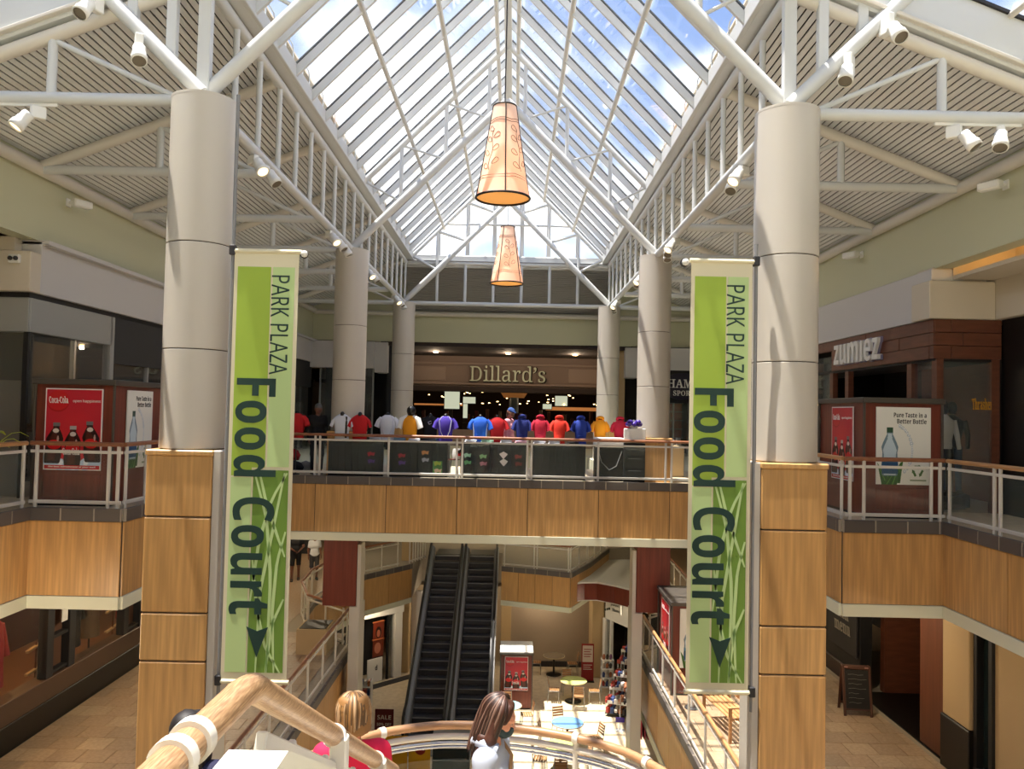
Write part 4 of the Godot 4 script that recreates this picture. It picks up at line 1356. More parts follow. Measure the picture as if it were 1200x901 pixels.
func railings() -> void:
	var up := L3 + 0.015
	var t := thing("glass_railing", "long white glass railing with wood handrail along the bridge", "railing", V(0, up, -18.76))
	var ps := []
	for x in [-4.31, -4.20, -2.59, -0.99, -0.86, 0.66, 0.76, 2.32, 3.90, 4.04, 5.4]:
		ps.append(x + 5.45)
	rail_run(t, V(-5.45, 0, 0), V(5.45, 0, 0), ps)
	t = thing("glass_railing", "glass railing round the corner in front of the left red kiosk", "railing", V(0, up, 0))
	rail_run(t, V(-6.95, 0, 0), V(-6.95, 0, -11.95), evenly(11.95, 1.35), "oak")
	rail_run(t, V(-6.95, 0, -12.06), V(-5.56, 0, -12.06), [0.1, 1.19, 1.33])
	rail_run(t, V(-5.56, 0, -12.12), V(-5.56, 0, -18.7), evenly(6.58, 0.68).slice(0, 3) + evenly(6.58, 1.6).slice(1))
	t = thing("glass_railing", "glass railing round the corner in front of the right red kiosk", "railing", V(0, up, 0))
	rail_run(t, V(5.56, 0, -18.7), V(5.56, 0, -12.72), evenly(5.98, 1.0), "oak")
	rail_run(t, V(5.56, 0, -12.66), V(7.14, 0, -12.66), [0.08, 0.30, 1.36, 1.5])
	rail_run(t, V(7.15, 0, -12.6), V(7.15, 0, 0), [0.06, 1.22, 1.36, 2.7, 4.0, 5.3, 6.6, 8.0, 9.4, 10.8, 12.5], "oak")
	var m2 := L2 + 0.012
	t = thing("glass_railing", "dim glass railing of the middle level below the left banner", "railing", V(0, m2, 0))
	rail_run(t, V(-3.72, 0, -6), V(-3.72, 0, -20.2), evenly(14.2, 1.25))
	t = thing("glass_railing", "sunlit glass railing of the middle level below the right banner", "railing", V(0, m2, 0))
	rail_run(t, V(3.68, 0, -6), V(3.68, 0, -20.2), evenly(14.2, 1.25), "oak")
	t = thing("glass_railing", "curved glass railing bulging round the well behind the left middle column", "railing", V(0, m2, 0))
	var cv := [[-3.85, -20.45], [-5.1, -21.65], [-5.68, -23.25], [-5.83, -25], [-5.58, -27], [-4.98, -29.05]]
	for i in cv.size() - 1:
		var a := V(cv[i][0], 0, cv[i][1])
		var b := V(cv[i + 1][0], 0, cv[i + 1][1])
		rail_run(t, a, b, evenly(a.distance_to(b), 0.9))
	t = thing("glass_railing", "glass railing of the far left balcony beside the escalator", "railing", V(0, m2, 0))
	rail_run(t, V(-5.0, 0, -29.2), V(-3.95, 0, -30.85), evenly(1.95, 0.95))
	t = thing("bar_gate", "short white railing of upright bars beside the escalator head", "railing", V(0, m2, 0))
	rail_run(t, V(-3.62, 0, -31.35), V(-3.1, 0, -32.6), [0.05, 0.3, 0.5, 0.7, 0.9, 1.1, 1.3])
	t = thing("glass_railing", "pointed glass railing of the far right balcony beside the escalator", "railing", V(0, m2, 0))
	var cr := [[0.05, -31.3], [1.3, -30.83], [2.58, -30.3], [3.42, -32.32], [4.6, -35.9]]
	for i in cr.size() - 1:
		var a := V(cr[i][0], 0, cr[i][1])
		var b := V(cr[i + 1][0], 0, cr[i + 1][1])
		rail_run(t, a, b, evenly(a.distance_to(b), 1.25))
	t = thing("glass_railing", "curved glass railing round the well behind the right middle column", "railing", V(0, m2, 0))
	cv = [[3.85, -20.45], [5.1, -21.65], [5.68, -23.25], [5.83, -25], [6.0, -28.9]]
	for i in cv.size() - 1:
		var a := V(cv[i][0], 0, cv[i][1])
		var b := V(cv[i + 1][0], 0, cv[i + 1][1])
		rail_run(t, a, b, evenly(a.distance_to(b), 1.2))

# ---------------------------------------------------------------- escalators
func dark_pane() -> StandardMaterial3D:
	var m := mt("dark_glass", Color(0.05, 0.06, 0.07, 0.18), 0.05)
	m.transparency = BaseMaterial3D.TRANSPARENCY_ALPHA
	return m

func escalators() -> void:
	for i in 2:
		var x := -2.27 + i * 1.42
		var t := thing("escalator", ["dark escalator with black steps, left of the pair under the bridge", "dark escalator with black steps, right of the pair with a bright outer side"][i], "escalator", V(x, 0, -26.0), 0, "escalators under the bridge")
		var n := 22
		var run := 7.6
		for k in n:
			var z := -run * k / n
			var y := L2 * k / n
			var sb := part(t, "step", bx(1.0, 0.19, 0.37, 0.012), M.step_grey, V(0, y + 0.10, z - 0.19))
			part(sb, "nosing", bx(1.0, 0.018, 0.03), mt("nosing_grey", Color(0.55, 0.55, 0.57), 0.45), V(0, 0.09, 0.178))
		var a := V(0, 0.0, 0.25)
		var b := V(0, L2, -run + 0.05)
		for sd in [-1.0, 1.0]:
			var o := V(sd * 0.545, 0, 0)
			bar(t, "skirt", M.grey, a + o + V(0, 0.12, 0), b + o + V(0, 0.12, 0), 0.05, 0.42, V(1, 0, 0)).basis = Basis(V(1, 0, 0), (b - a).normalized(), V(1, 0, 0).cross((b - a).normalized()))
			o = V(sd * 0.63, 0, 0)
			var dk := bar(t, "deck", M.deck_grey, a + o + V(0, 0.34, 0), b + o + V(0, 0.34, 0), 0.13, 0.04)
			dk.basis = Basis(V(1, 0, 0), (b - a).normalized(), V(1, 0, 0).cross((b - a).normalized()))
			var gl := bar(t, "balustrade", dark_pane(), a + o + V(0, 0.66, 0), b + o + V(0, 0.66, 0), 0.02, 0.60)
			gl.basis = dk.basis
			var path := [a + o + V(0, 0.25, 0.55), a + o + V(0, 0.55, 0.72), a + o + V(0, 0.86, 0.62), a + o + V(0, 0.98, 0.35), a + o + V(0, 1.02, -0.05), b + o + V(0, 0.98, 0), b + o + V(0, 1.02, -0.5), b + o + V(0, 0.98, -1.0), b + o + V(0, 0.8, -1.25), b + o + V(0, 0.3, -1.2)]
			part(t, "handrail", sweep(path, 0.045, 10, 0.7), M.rubber)
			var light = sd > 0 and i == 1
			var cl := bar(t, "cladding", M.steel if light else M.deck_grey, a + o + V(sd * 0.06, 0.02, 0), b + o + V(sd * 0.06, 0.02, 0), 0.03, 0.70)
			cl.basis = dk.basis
		bar(t, "underside", M.grey, a + V(0, -0.35, -0.5), b + V(0, -0.35, 0), 1.36, 0.05).basis = Basis(V(1, 0, 0), (b - a).normalized(), V(1, 0, 0).cross((b - a).normalized()))
		box(t, "landing_plate", M.grey, -0.66, 0.66, 0.0, 0.03, 0.0, 1.6)
		box(t, "comb_plate", mt("comb", Color(0.35, 0.34, 0.31), 0.4, 0.6), -0.5, 0.5, L2 - 0.02, L2 + 0.02, -run - 1.2, -run)

# ---------------------------------------------------------------- banners
func leaf_blade(pts: Array, w: float) -> Mesh:
	# a flat curved blade in the xy plane, 2 mm thick
	var rings := []
	for i in pts.size():
		var p: Vector2 = pts[i]
		var d: Vector2 = (pts[mini(i + 1, pts.size() - 1)] - pts[maxi(i - 1, 0)]).normalized()
		var nn := Vector2(-d.y, d.x) * w * (0.25 + 0.75 * sin(PI * (0.12 + 0.8 * i / (pts.size() - 1))))
		rings.append([V(p.x + nn.x, p.y + nn.y, 0.001), V(p.x - nn.x, p.y - nn.y, 0.001), V(p.x - nn.x, p.y - nn.y, -0.001), V(p.x + nn.x, p.y + nn.y, -0.001)])
	return loft(rings, true, false)

func banners() -> void:
	var lime := mt("banner_lime", Color(0.62, 0.73, 0.25), 0.6)
	var pale := mt("banner_pale", Color(0.73, 0.83, 0.57), 0.6)
	var green := mt("banner_green", Color(0.42, 0.56, 0.20), 0.6)
	var ink := mt("banner_ink", Color(0.075, 0.22, 0.19), 0.6)
	var cloth := mt("banner_cloth", Color(0.86, 0.83, 0.71), 0.7)
	for sd in [-1.0, 1.0]:
		var x := -2.72 if sd < 0 else 2.79
		var t := thing("banner", "tall green food court banner hanging beside the near %s column" % ("left" if sd < 0 else "right"), "banner", V(x, 0, -9.62), 0, "food court banners")
		var w := 0.78 if sd < 0 else 0.74
		var y0 := 7.10
		var y1 := 12.31
		box(t, "cloth", cloth, -w / 2, w / 2, y0, y1, -0.006, 0.006)
		for q in [[y1 - 0.03, 0.03], [y0 + 0.03, 0.03]]:
			pipe(t, "hem_rod", cloth, V(-w / 2 - 0.02, q[0], 0), V(w / 2 + 0.03, q[0], 0), 0.028, 8)
		# printed fields: lime and pale above, pale and leaf green below
		var m := 0.045
		var xm := -w / 2 + m + (w - 2 * m) * 0.60
		var ym := 9.66
		box(t, "print_field", lime, -w / 2 + m, xm - 0.012, ym + 0.01, y1 - 0.22, 0.006, 0.010)
		box(t, "print_field", lime, -w / 2 + m, -w / 2 + m + (w - 2 * m) * 0.37 - 0.01, ym - 0.09, ym + 0.01, 0.006, 0.010)
		box(t, "print_field", pale, xm + 0.012, w / 2 - m, ym + 0.02, y1 - 0.22, 0.006, 0.010)
		var xl := -w / 2 + m + (w - 2 * m) * 0.37
		box(t, "print_field", pale, -w / 2 + m, xl - 0.01, y0 + 0.14, ym - 0.11, 0.006, 0.010)
		box(t, "print_field", green, xl + 0.012, w / 2 - m, y0 + 0.14, ym - 0.02, 0.006, 0.010)
		# leaf blades printed on the green
		for q in [[[-0.06, -0.05], [0.10, -0.6], [0.17, -1.3], [0.15, -2.42]], [[0.33, -0.05], [0.16, -0.35], [0.02, -0.85], [-0.07, -1.6]], [[0.0, -0.05], [0.10, -0.45], [0.33, -1.05]], [[0.33, -0.75], [0.24, -1.1], [0.20, -1.7], [0.24, -2.42]], [[0.33, -1.55], [0.20, -1.85], [0.14, -2.42]], [[-0.06, -1.05], [0.02, -1.7], [0.12, -2.1], [0.31, -2.42]], [[0.30, -0.05], [0.22, -0.5], [0.05, -1.45], [0.02, -2.42]]]:
			var pts := []
			var c := Curve2D.new()
			for k in q.size():
				var v := Vector2(q[k][0] * w / 0.78, ym + q[k][1])
				var prev: Array = q[maxi(k - 1, 0)]
				var nxt: Array = q[mini(k + 1, q.size() - 1)]
				var tg := Vector2((nxt[0] - prev[0]) * w / 0.78, nxt[1] - prev[1]) / 6.0
				c.add_point(v, -tg, tg)
			for k in 13:
				pts.append(c.sample_baked(c.get_baked_length() * k / 12.0))
			part(t, "printed_blade", leaf_blade(pts, 0.019), pale, V(0, 0, 0.0115))
		var rot := Basis(Vector3.BACK, -PI / 2)
		lettering(t, "lettering", "PARK PLAZA", font(), ink, V(0.18 * w / 0.78, 11.39, 0.012), 1.20, 0.215, rot, 0.006)
		lettering(t, "lettering", "Food", font(true), ink, V(-0.065, 10.15, 0.012), 1.18, 0.51, rot, 0.006)
		lettering(t, "lettering", "Court", font(true), ink, V(-0.065, 8.62, 0.012), 1.39, 0.51, rot, 0.006)
		var arrow := prism([Vector2(-0.13, 0.0), Vector2(0.0, 0.05), Vector2(0.13, 0.0), Vector2(0.0, 0.36)], 0.006)
		part(t, "arrow", arrow, ink, V(0.03, 7.78, 0.010), Basis(V(1, 0, 0), V(0, 0, 1), V(0, -1, 0)))
		# pole and brackets on the column
		var px = -0.42 - sd * 0.0 if sd < 0 else w / 2 + 0.05
		pipe(t, "pole", M.grey, V(px, 6.9, -0.02), V(px, 14.2 if sd < 0 else 12.5, -0.02), 0.022, 10)
		for y in [y1 - 0.03, y0 + 0.03]:
			box(t, "bracket", M.charcoal, px - 0.035, px + 0.035, y - 0.05, y + 0.07, -0.06, 0.03, 0.008)
		var lampx := w / 2 + 0.06 if sd < 0 else -w / 2 - 0.07
		part(t, "finial", lathe([Vector2(0, -0.045), Vector2(0.032, -0.032), Vector2(0.045, 0), Vector2(0.032, 0.032), Vector2(0, 0.045)], 16), M.white, V(lampx, y1 - 0.05, 0.0))
		part(t, "finial_collar", lathe([Vector2(0, -0.02), Vector2(0.05, -0.02), Vector2(0.05, 0.02), Vector2(0, 0.02)], 14, true), M.charcoal, V(lampx - 0.01, y1 - 0.05, -0.03), Basis(Vector3.RIGHT, PI / 2))

# ---------------------------------------------------------------- pendants
func pendants() -> void:
	for i in 2:
		var z := -14.67 if i == 0 else -24.0
		var t := thing("pendant_lamp", ["large tapered amber pendant lamp with leaf drawings, nearer of two", "large tapered amber pendant lamp with leaf drawings, farther of two"][i], "lamp", V(0.03, 14.33 if i == 0 else 14.25, z), 0.5 + i * 0.9, "pendant lamps under the ridge")
		var sh := mt("lamp_shade", Color(0.95, 0.86, 0.78), 0.7)
		sh.backlight_enabled = true
		sh.backlight = Color(0.9, 0.79, 0.69)
		sh.emission_enabled = true
		sh.emission = Color(0.95, 0.74, 0.58)
		sh.emission_energy_multiplier = 0.03
		var prof := []
		for k in 13:
			var f := k / 12.0
			prof.append(Vector2(lerpf(0.5, 0.21, pow(f, 0.9)), f * 1.74))
		part(t, "shade", lathe(prof, 40), sh)
		part(t, "diffuser", lathe([Vector2(0, 0.04), Vector2(0.49, 0.04)], 40, true), glow("amber_diffuser", Color(0.95, 0.66, 0.34), 0.4))
		var iron := mt("iron", Color(0.10, 0.07, 0.06), 0.5)
		var rim := func(r: float, y: float, th: float) -> void:
			var pts := []
			for k in 41:
				pts.append(V(cos(TAU * k / 40) * r, y, sin(TAU * k / 40) * r))
			part(t, "rim", sweep(pts, th, 6), iron)
		rim.call(0.5, 0.02, 0.022)
		rim.call(0.212, 1.74, 0.016)
		for y in [0.33, 0.38, 1.38, 1.43]:
			var f: float = pow(y / 1.74, 0.9)
			var pts := []
			for k in 41:
				var r := lerpf(0.5, 0.21, f) + 0.003
				pts.append(V(cos(TAU * k / 40) * r, y + 0.03 * absf(sin(2.0 * TAU * k / 40)) * (1 if y > 0.9 else -1), sin(TAU * k / 40) * r))
			part(t, "drawn_band", sweep(pts, 0.0045, 4), mt("drawn_line", Color(0.36, 0.18, 0.12), 0.7))
		for k in 4:
			var a := TAU * k / 4 + 0.4
			var pts := []
			for j in 13:
				var f := j / 12.0
				var r := lerpf(0.5, 0.21, pow(f, 0.9)) + 0.006
				pts.append(V(cos(a) * r, f * 1.74, sin(a) * r))
			part(t, "rib", sweep(pts, 0.012, 6), iron)
			# leaves drawn between the ribs
			for q in [[0.55, 0.25], [0.62, -0.28], [0.8, 0.3], [0.88, -0.24], [1.06, 0.26], [1.12, -0.26], [1.26, 0.2]]:
				var lp := []
				for j in 17:
					var u := TAU * j / 16
					var yy: float = q[0] + 0.05 * sin(u) + 0.07 * cos(u) * signf(q[1]) * 0.4
					var aa: float = a + PI / 4 + q[1] + (0.17 / (1.2 - 0.5 * q[0] / 1.74)) * cos(u) * (1.0 - 0.35 * sin(u))
					var r := lerpf(0.5, 0.21, pow(yy / 1.74, 0.9)) + 0.004
					lp.append(V(cos(aa) * r, yy, sin(aa) * r))
				part(t, "drawn_leaf", sweep(lp, 0.0045, 4), M.drawn_line)
			var sp := []
			for j in 9:
				var yy := 0.45 + j * 0.1
				var r := lerpf(0.5, 0.21, pow(yy / 1.74, 0.9)) + 0.004
				var aa := a + PI / 4 + 0.08 * sin(j * 1.2)
				sp.append(V(cos(aa) * r, yy, sin(aa) * r))
			part(t, "drawn_stem", sweep(sp, 0.0045, 4), M.drawn_line)
		pipe(t, "cord", iron, V(0, 1.74, 0), V(0, 5.1, 0), 0.014 if i == 0 else 0.01, 8)
		part(t, "canopy", lathe([Vector2(0, 0), Vector2(0.09, 0), Vector2(0.07, 0.1), Vector2(0, 0.12)], 16), iron, V(0, 5.0, 0))
		part(t, "bulb", lathe([Vector2(0, 0), Vector2(0.06, 0.04), Vector2(0.075, 0.1), Vector2(0.05, 0.17), Vector2(0, 0.2)], 16), glow("bulb_glow", Color(1.0, 0.85, 0.66), 2.0), V(0, 0.5, 0))
		omni("pendant_light", t.position + V(0, 0.6, 0), Color(1.0, 0.90, 0.78), 0.12, 0.06)

# ---------------------------------------------------------------- spotlights
func spot_head(label: String, p: Vector3, yaw: float, tilt := 0.5, drop := 0.22, on := false, grp := "track spotlights") -> Node3D:
	var t := thing("spotlight", label, "spotlight", p, yaw, grp)
	box(t, "ballast", M.white, -0.05, 0.05, -drop, 0.0, -0.09, 0.09, 0.012)
	var c := lathe([Vector2(0, 0), Vector2(0.075, 0.0), Vector2(0.08, 0.03), Vector2(0.075, 0.06), Vector2(0.082, 0.10), Vector2(0.082, 0.15), Vector2(0.095, 0.17), Vector2(0.095, 0.25), Vector2(0.08, 0.25)], 18)
	var b := Basis(Vector3.RIGHT, PI / 2 + 0.35 + tilt)
	part(t, "can", c, M.white, V(0, -drop * 0.75, 0.10), b)
	part(t, "lens", lathe([Vector2(0, 0), Vector2(0.082, 0)], 18), glow("spot_lens", Color(1.0, 0.9, 0.72), 1.5) if on else M.board, V(0, -drop * 0.75, 0.10) + b * V(0, 0.235, 0), b)
	return t

func spotlights() -> void:
	spot_head("upper white spotlight on the strut over the near left column", V(-5.0, 15.52, -9.78), -0.3, 0.6, 0.26)
	spot_head("lower white spotlight on the strut over the near left column", V(-4.45, 14.98, -9.78), 0.5, 0.7, 0.26)
	spot_head("upper white spotlight on the strut over the near right column", V(4.84, 15.44, -9.78), 0.3, 0.6, 0.26)
	spot_head("lower white spotlight on the strut over the near right column", V(4.38, 14.92, -9.78), -0.6, 0.7, 0.26)
	# tracks under the near side trusses
	for sd in [-1.0, 1.0]:
		var side := "left" if sd < 0 else "right"
		var tr := thing("light_track", "short white light track under the near %s side truss" % side, "track", V(sd * 6.1, 14.14, -10.0))
		box(tr, "rail", M.white, -0.55, 0.55, 0.0, 0.035, -0.02, 0.02)
		for hx in [-0.45, 0.45]:
			pipe(tr, "hanger", M.white, V(hx, 0.03, 0), V(hx, 0.08, 0), 0.012, 6)
		spot_head("glowing white spotlight on the %s light track, nearer the column" % side, V(sd * 5.8, 14.14, -10.0), sd * 0.9, 0.6, 0.16, sd < 0)
		spot_head("white spotlight on the %s light track, nearer the wall" % side, V(sd * 6.4, 14.14, -10.0), -sd * 0.6, 0.7, 0.16)
	# pairs and triples under the column-line trusses
	var names := ["just beyond the near", "halfway between the near and middle", "just beyond the middle", "close to the far"]
	var zs := [-11.9, -16.9, -21.2, -26.2]
	for sd in [-1.0, 1.0]:
		var side := "left" if sd < 0 else "right"
		for i in 4:
			var kk := 3 if i in [1, 3] else 2
			for k in kk:
				spot_head("white spotlight under %s truss chord %s column, %s of %d" % [side, names[i], ["first", "second", "third"][k], kk], V(sd * HW, 14.17, zs[i] - 0.5 * k), -sd * 0.9 + 0.4 * k, 0.5 + 0.1 * k, 0.14, k == 0)
	# wall cameras
	for q in [[-XO, 13.95, -14.1, "left green wall"], [XO, 14.0, -12.0, "right green wall nearer the camera"], [XO, 13.93, -17.0, "right green wall farther along"]]:
		var sd := signf(q[0])
		var t := thing("wall_camera", "white boxy security camera on the " + q[3], "camera", V(q[0], q[1], q[2]), 0.0, "")
		box(t, "arm", M.white, -sd * 0.22, 0.0, -0.02, 0.02, -0.02, 0.02)
		part(t, "housing", bx(0.15, 0.13, 0.34, 0.02), M.white, V(-sd * 0.25, -0.02, 0.0), Basis(Vector3.UP, sd * 0.5))
		box(t, "wall_plate", M.white, -sd * 0.02, 0.0, -0.07, 0.07, -0.07, 0.07)

# ---------------------------------------------------------------- red kiosks
func bottle_outline(cx: float, top: float, h: float, w: float, lean := 0.0) -> Array:
	var prof := [[0.0, 0.16], [0.09, 0.16], [0.10, 0.19], [0.13, 0.17], [0.30, 0.40], [0.40, 0.5], [0.52, 0.44], [0.62, 0.46], [0.80, 0.5], [0.97, 0.46], [1.0, 0.40]]
	var out := []
	for p in prof:
		out.append(Vector2(cx + p[1] * w + lean * (0.5 - p[0]), top + p[0] * h))
	for i in range(prof.size() - 1, -1, -1):
		var p = prof[i]
		out.append(Vector2(cx - p[1] * w + lean * (0.5 - p[0]), top + p[0] * h))
	return out

func cola_print() -> StandardMaterial3D:
	if M.has("cola_print"):
		return M["cola_print"]
	var im := canvas(208, 288, Color(0.90, 0.88, 0.86))
	fill_poly(im, [Vector2(0.02, 0.015), Vector2(0.98, 0.015), Vector2(0.98, 0.985), Vector2(0.02, 0.985)], Color(0.74, 0.11, 0.19))
	for i in 9:
		fill_poly(im, disc(0.5, 0.62, 0.5 - 0.05 * i, 0.36 - 0.035 * i), Color(0.85, 0.16, 0.2), 0.12)
	fill_poly(im, disc(0.22, 0.16, 0.2, 0.13), Color(0.66, 0.03, 0.08))
	fill_poly(im, disc(0.22, 0.15, 0.19, 0.12), Color(0.76, 0.08, 0.12))
	# ice
	for q in [[0.1, 0.88, 0.12], [0.9, 0.88, 0.12], [0.28, 0.93, 0.1], [0.72, 0.93, 0.1], [0.5, 0.97, 0.14]]:
		fill_poly(im, disc(q[0], q[1], q[2], q[2] * 0.8, 7), Color(0.72, 0.82, 0.92))
		fill_poly(im, disc(q[0] + 0.02, q[1] - 0.02, q[2] * 0.5, q[2] * 0.4, 5), Color(0.90, 0.94, 0.98))
	for q in [[0.18, 0.42, 0.07], [0.5, 0.46, 0.0], [0.82, 0.40, -0.08]]:
		fill_poly(im, bottle_outline(q[0], q[1], 0.5, 0.30, q[2]), Color(0.16, 0.05, 0.04))
		fill_poly(im, bottle_outline(q[0] - 0.02, q[1] + 0.05, 0.42, 0.14, q[2]), Color(0.38, 0.14, 0.09), 0.7)
		fill_poly(im, disc(q[0], q[1] + 0.27, 0.125, 0.06), Color(0.80, 0.10, 0.12))
		fill_poly(im, disc(q[0] + q[2] * 0.3, q[1] + 0.10, 0.055, 0.028), Color(0.85, 0.80, 0.76))
		fill_poly(im, disc(q[0] + 0.06, q[1] + 0.2, 0.018, 0.04), Color(0.75, 0.62, 0.58))
		fill_poly(im, [Vector2(q[0] - 0.06 + q[2] * 0.4, q[1]), Vector2(q[0] + 0.06 + q[2] * 0.4, q[1]), Vector2(q[0] + 0.06 + q[2] * 0.4, q[1] + 0.045), Vector2(q[0] - 0.06 + q[2] * 0.4, q[1] + 0.045)], Color(0.70, 0.68, 0.66) if q[2] == 0.0 else Color(0.45, 0.44, 0.44))
	fill_poly(im, [Vector2(0.02, 0.94), Vector2(0.98, 0.94), Vector2(0.98, 0.985), Vector2(0.02, 0.985)], Color(0.75, 0.06, 0.12))
	return print_mat("cola_print", im)

func water_print() -> StandardMaterial3D:
	if M.has("water_print"):
		return M["water_print"]
	var im := canvas(208, 288, Color(0.90, 0.90, 0.87))
	var g := RandomNumberGenerator.new()
	g.seed = 5
	for i in 26:     # splash of drops round the bottle
		var a := -1.2 + 2.2 * i / 26.0
		fill_poly(im, disc(0.30 + 0.36 * cos(a), 0.56 + 0.34 * sin(a), g.randf_range(0.01, 0.035), g.randf_range(0.01, 0.03), 9), Color(0.74, 0.78, 0.80))
		fill_poly(im, disc(0.30 + 0.36 * cos(a), 0.555 + 0.34 * sin(a), 0.012, 0.008, 7), Color(0.95, 0.96, 0.96))
	for q in [[0.02, 0.72, 0.2, 1.0], [0.1, 0.75, 0.3, 1.0], [0.5, 0.66, 0.36, 0.98], [0.4, 0.76, 0.2, 1.0], [0.46, 0.7, 0.3, 1.0]]:
		fill_poly(im, [Vector2(q[0], q[1]), Vector2(q[2] + 0.08, q[3]), Vector2(q[2] - 0.1, q[3])], Color(0.18, 0.36, 0.12))
		fill_poly(im, [Vector2(q[0], q[1]), Vector2(q[2] + 0.01, q[3]), Vector2(q[2] - 0.02, q[3])], Color(0.36, 0.55, 0.22))
	fill_poly(im, bottle_outline(0.25, 0.27, 0.62, 0.31), Color(0.42, 0.52, 0.58))
	fill_poly(im, bottle_outline(0.25, 0.34, 0.54, 0.25), Color(0.75, 0.82, 0.86))
	fill_poly(im, [Vector2(0.10, 0.66), Vector2(0.40, 0.66), Vector2(0.40, 0.86), Vector2(0.10, 0.86)], Color(0.12, 0.30, 0.45))
	fill_poly(im, [Vector2(0.10, 0.66), Vector2(0.40, 0.66), Vector2(0.40, 0.71), Vector2(0.10, 0.71)], Color(0.30, 0.52, 0.66))
	fill_poly(im, [Vector2(0.19, 0.265), Vector2(0.31, 0.265), Vector2(0.31, 0.33), Vector2(0.19, 0.33)], Color(0.10, 0.27, 0.20))
	for k in 3:      # three chasing arrows
		var a := TAU * k / 3 - PI / 2
		var c := Vector2(0.76, 0.82)
		var p := c + Vector2(cos(a), sin(a) * 0.75) * 0.075
		var d := Vector2(-sin(a), cos(a) * 0.75)
		var nn := Vector2(cos(a), sin(a) * 0.75)
		fill_poly(im, [p - d * 0.06 + nn * 0.02, p + d * 0.02 + nn * 0.02, p + d * 0.02 + nn * 0.035, p + d * 0.07, p + d * 0.02 - nn * 0.035, p + d * 0.02 - nn * 0.02, p - d * 0.06 - nn * 0.02], Color(0.25, 0.40, 0.16))
	fill_poly(im, [Vector2(0.62, 0.93), Vector2(0.92, 0.93), Vector2(0.92, 0.95), Vector2(0.62, 0.95)], Color(0.55, 0.60, 0.50))
	return print_mat("water_print", im)

func poster(k: Node3D, at: Vector3, turn: Basis, w: float, h: float, cola: bool) -> void:
	var p := part(k, "poster", sheet(w, h, 0.02), cola_print() if cola else water_print(), at, turn)
	if cola:
		lettering(p, "lettering", "Coca-Cola", font(true, true, -0.3), M.white, V(-0.27 * w, 0.36 * h, 0.011), 0.34 * w, 0.085 * h, Basis.IDENTITY, 0.003)
		lettering(p, "lettering", "open happiness", font(), M.white, V(0.22 * w, 0.345 * h, 0.011), 0.48 * w, 0.045 * h, Basis.IDENTITY, 0.003)
		lettering(p, "lettering", "Coca-Cola", font(true, true, -0.3), M.white, V(-0.02 * w, -0.27 * h, 0.011), 0.30 * w, 0.09 * h, Basis.IDENTITY, 0.003)
		lettering(p, "lettering", "the best refreshment at your mall", font(true), M.white, V(0, -0.462 * h, 0.011), 0.82 * w, 0.025 * h, Basis.IDENTITY, 0.003)
	else:
		lettering(p, "lettering", "Pure Taste in a", font(true), M.charcoal, V(0.12 * w, 0.40 * h, 0.011), 0.60 * w, 0.065 * h, Basis.IDENTITY, 0.003)
		lettering(p, "lettering", "Better Bottle", font(true), M.charcoal, V(0.15 * w, 0.32 * h, 0.011), 0.54 * w, 0.065 * h, Basis.IDENTITY, 0.003)

func make_kiosk(t: Node3D, w: float, d: float, h: float, front: int, left: int, right: int) -> void:
	# origin at the middle of the front edge on the floor; front faces +z. 1 = red drink poster, 2 = water poster
	var red = M.red_wood
	box(t, "body", red, -w / 2 + 0.02, w / 2 - 0.02, 0.05, h - 0.08, -d + 0.02, -0.02)
	box(t, "kick_plate", M.black, -w / 2 + 0.05, w / 2 - 0.05, 0, 0.06, -d + 0.05, -0.05)
	var gm := mt("gunmetal", Color(0.34, 0.32, 0.30), 0.4, 0.4)
	for sx in [-1.0, 1.0]:
		for z in [0.0, -d]:
			box(t, "corner_post", gm, sx * w / 2 - 0.018, sx * w / 2 + 0.018, 0.02, h - 0.06, z - 0.018, z + 0.018, 0.006)
	box(t, "cap", gm, -w / 2 - 0.04, w / 2 + 0.04, h - 0.09, h, -d - 0.04, 0.04, 0.012)
	var pw := minf(0.88, w - 0.3)
	var ph := pw * 1.42
	var yc := h - 0.15 - ph / 2
	if front:
		poster(t, V(0, yc, 0.0), Basis.IDENTITY, pw, ph, front == 1)
		box(t, "panel_rim", red, -pw / 2, pw / 2, 0.14, yc - ph / 2 - 0.06, -0.02, -0.004, 0.005)
	if left:
		poster(t, V(-w / 2, yc, -d * 0.45), Basis(Vector3.UP, -PI / 2), pw, ph, left == 1)
	if right:
		poster(t, V(w / 2, yc, -d * 0.45), Basis(Vector3.UP, PI / 2), pw, ph, right == 1)

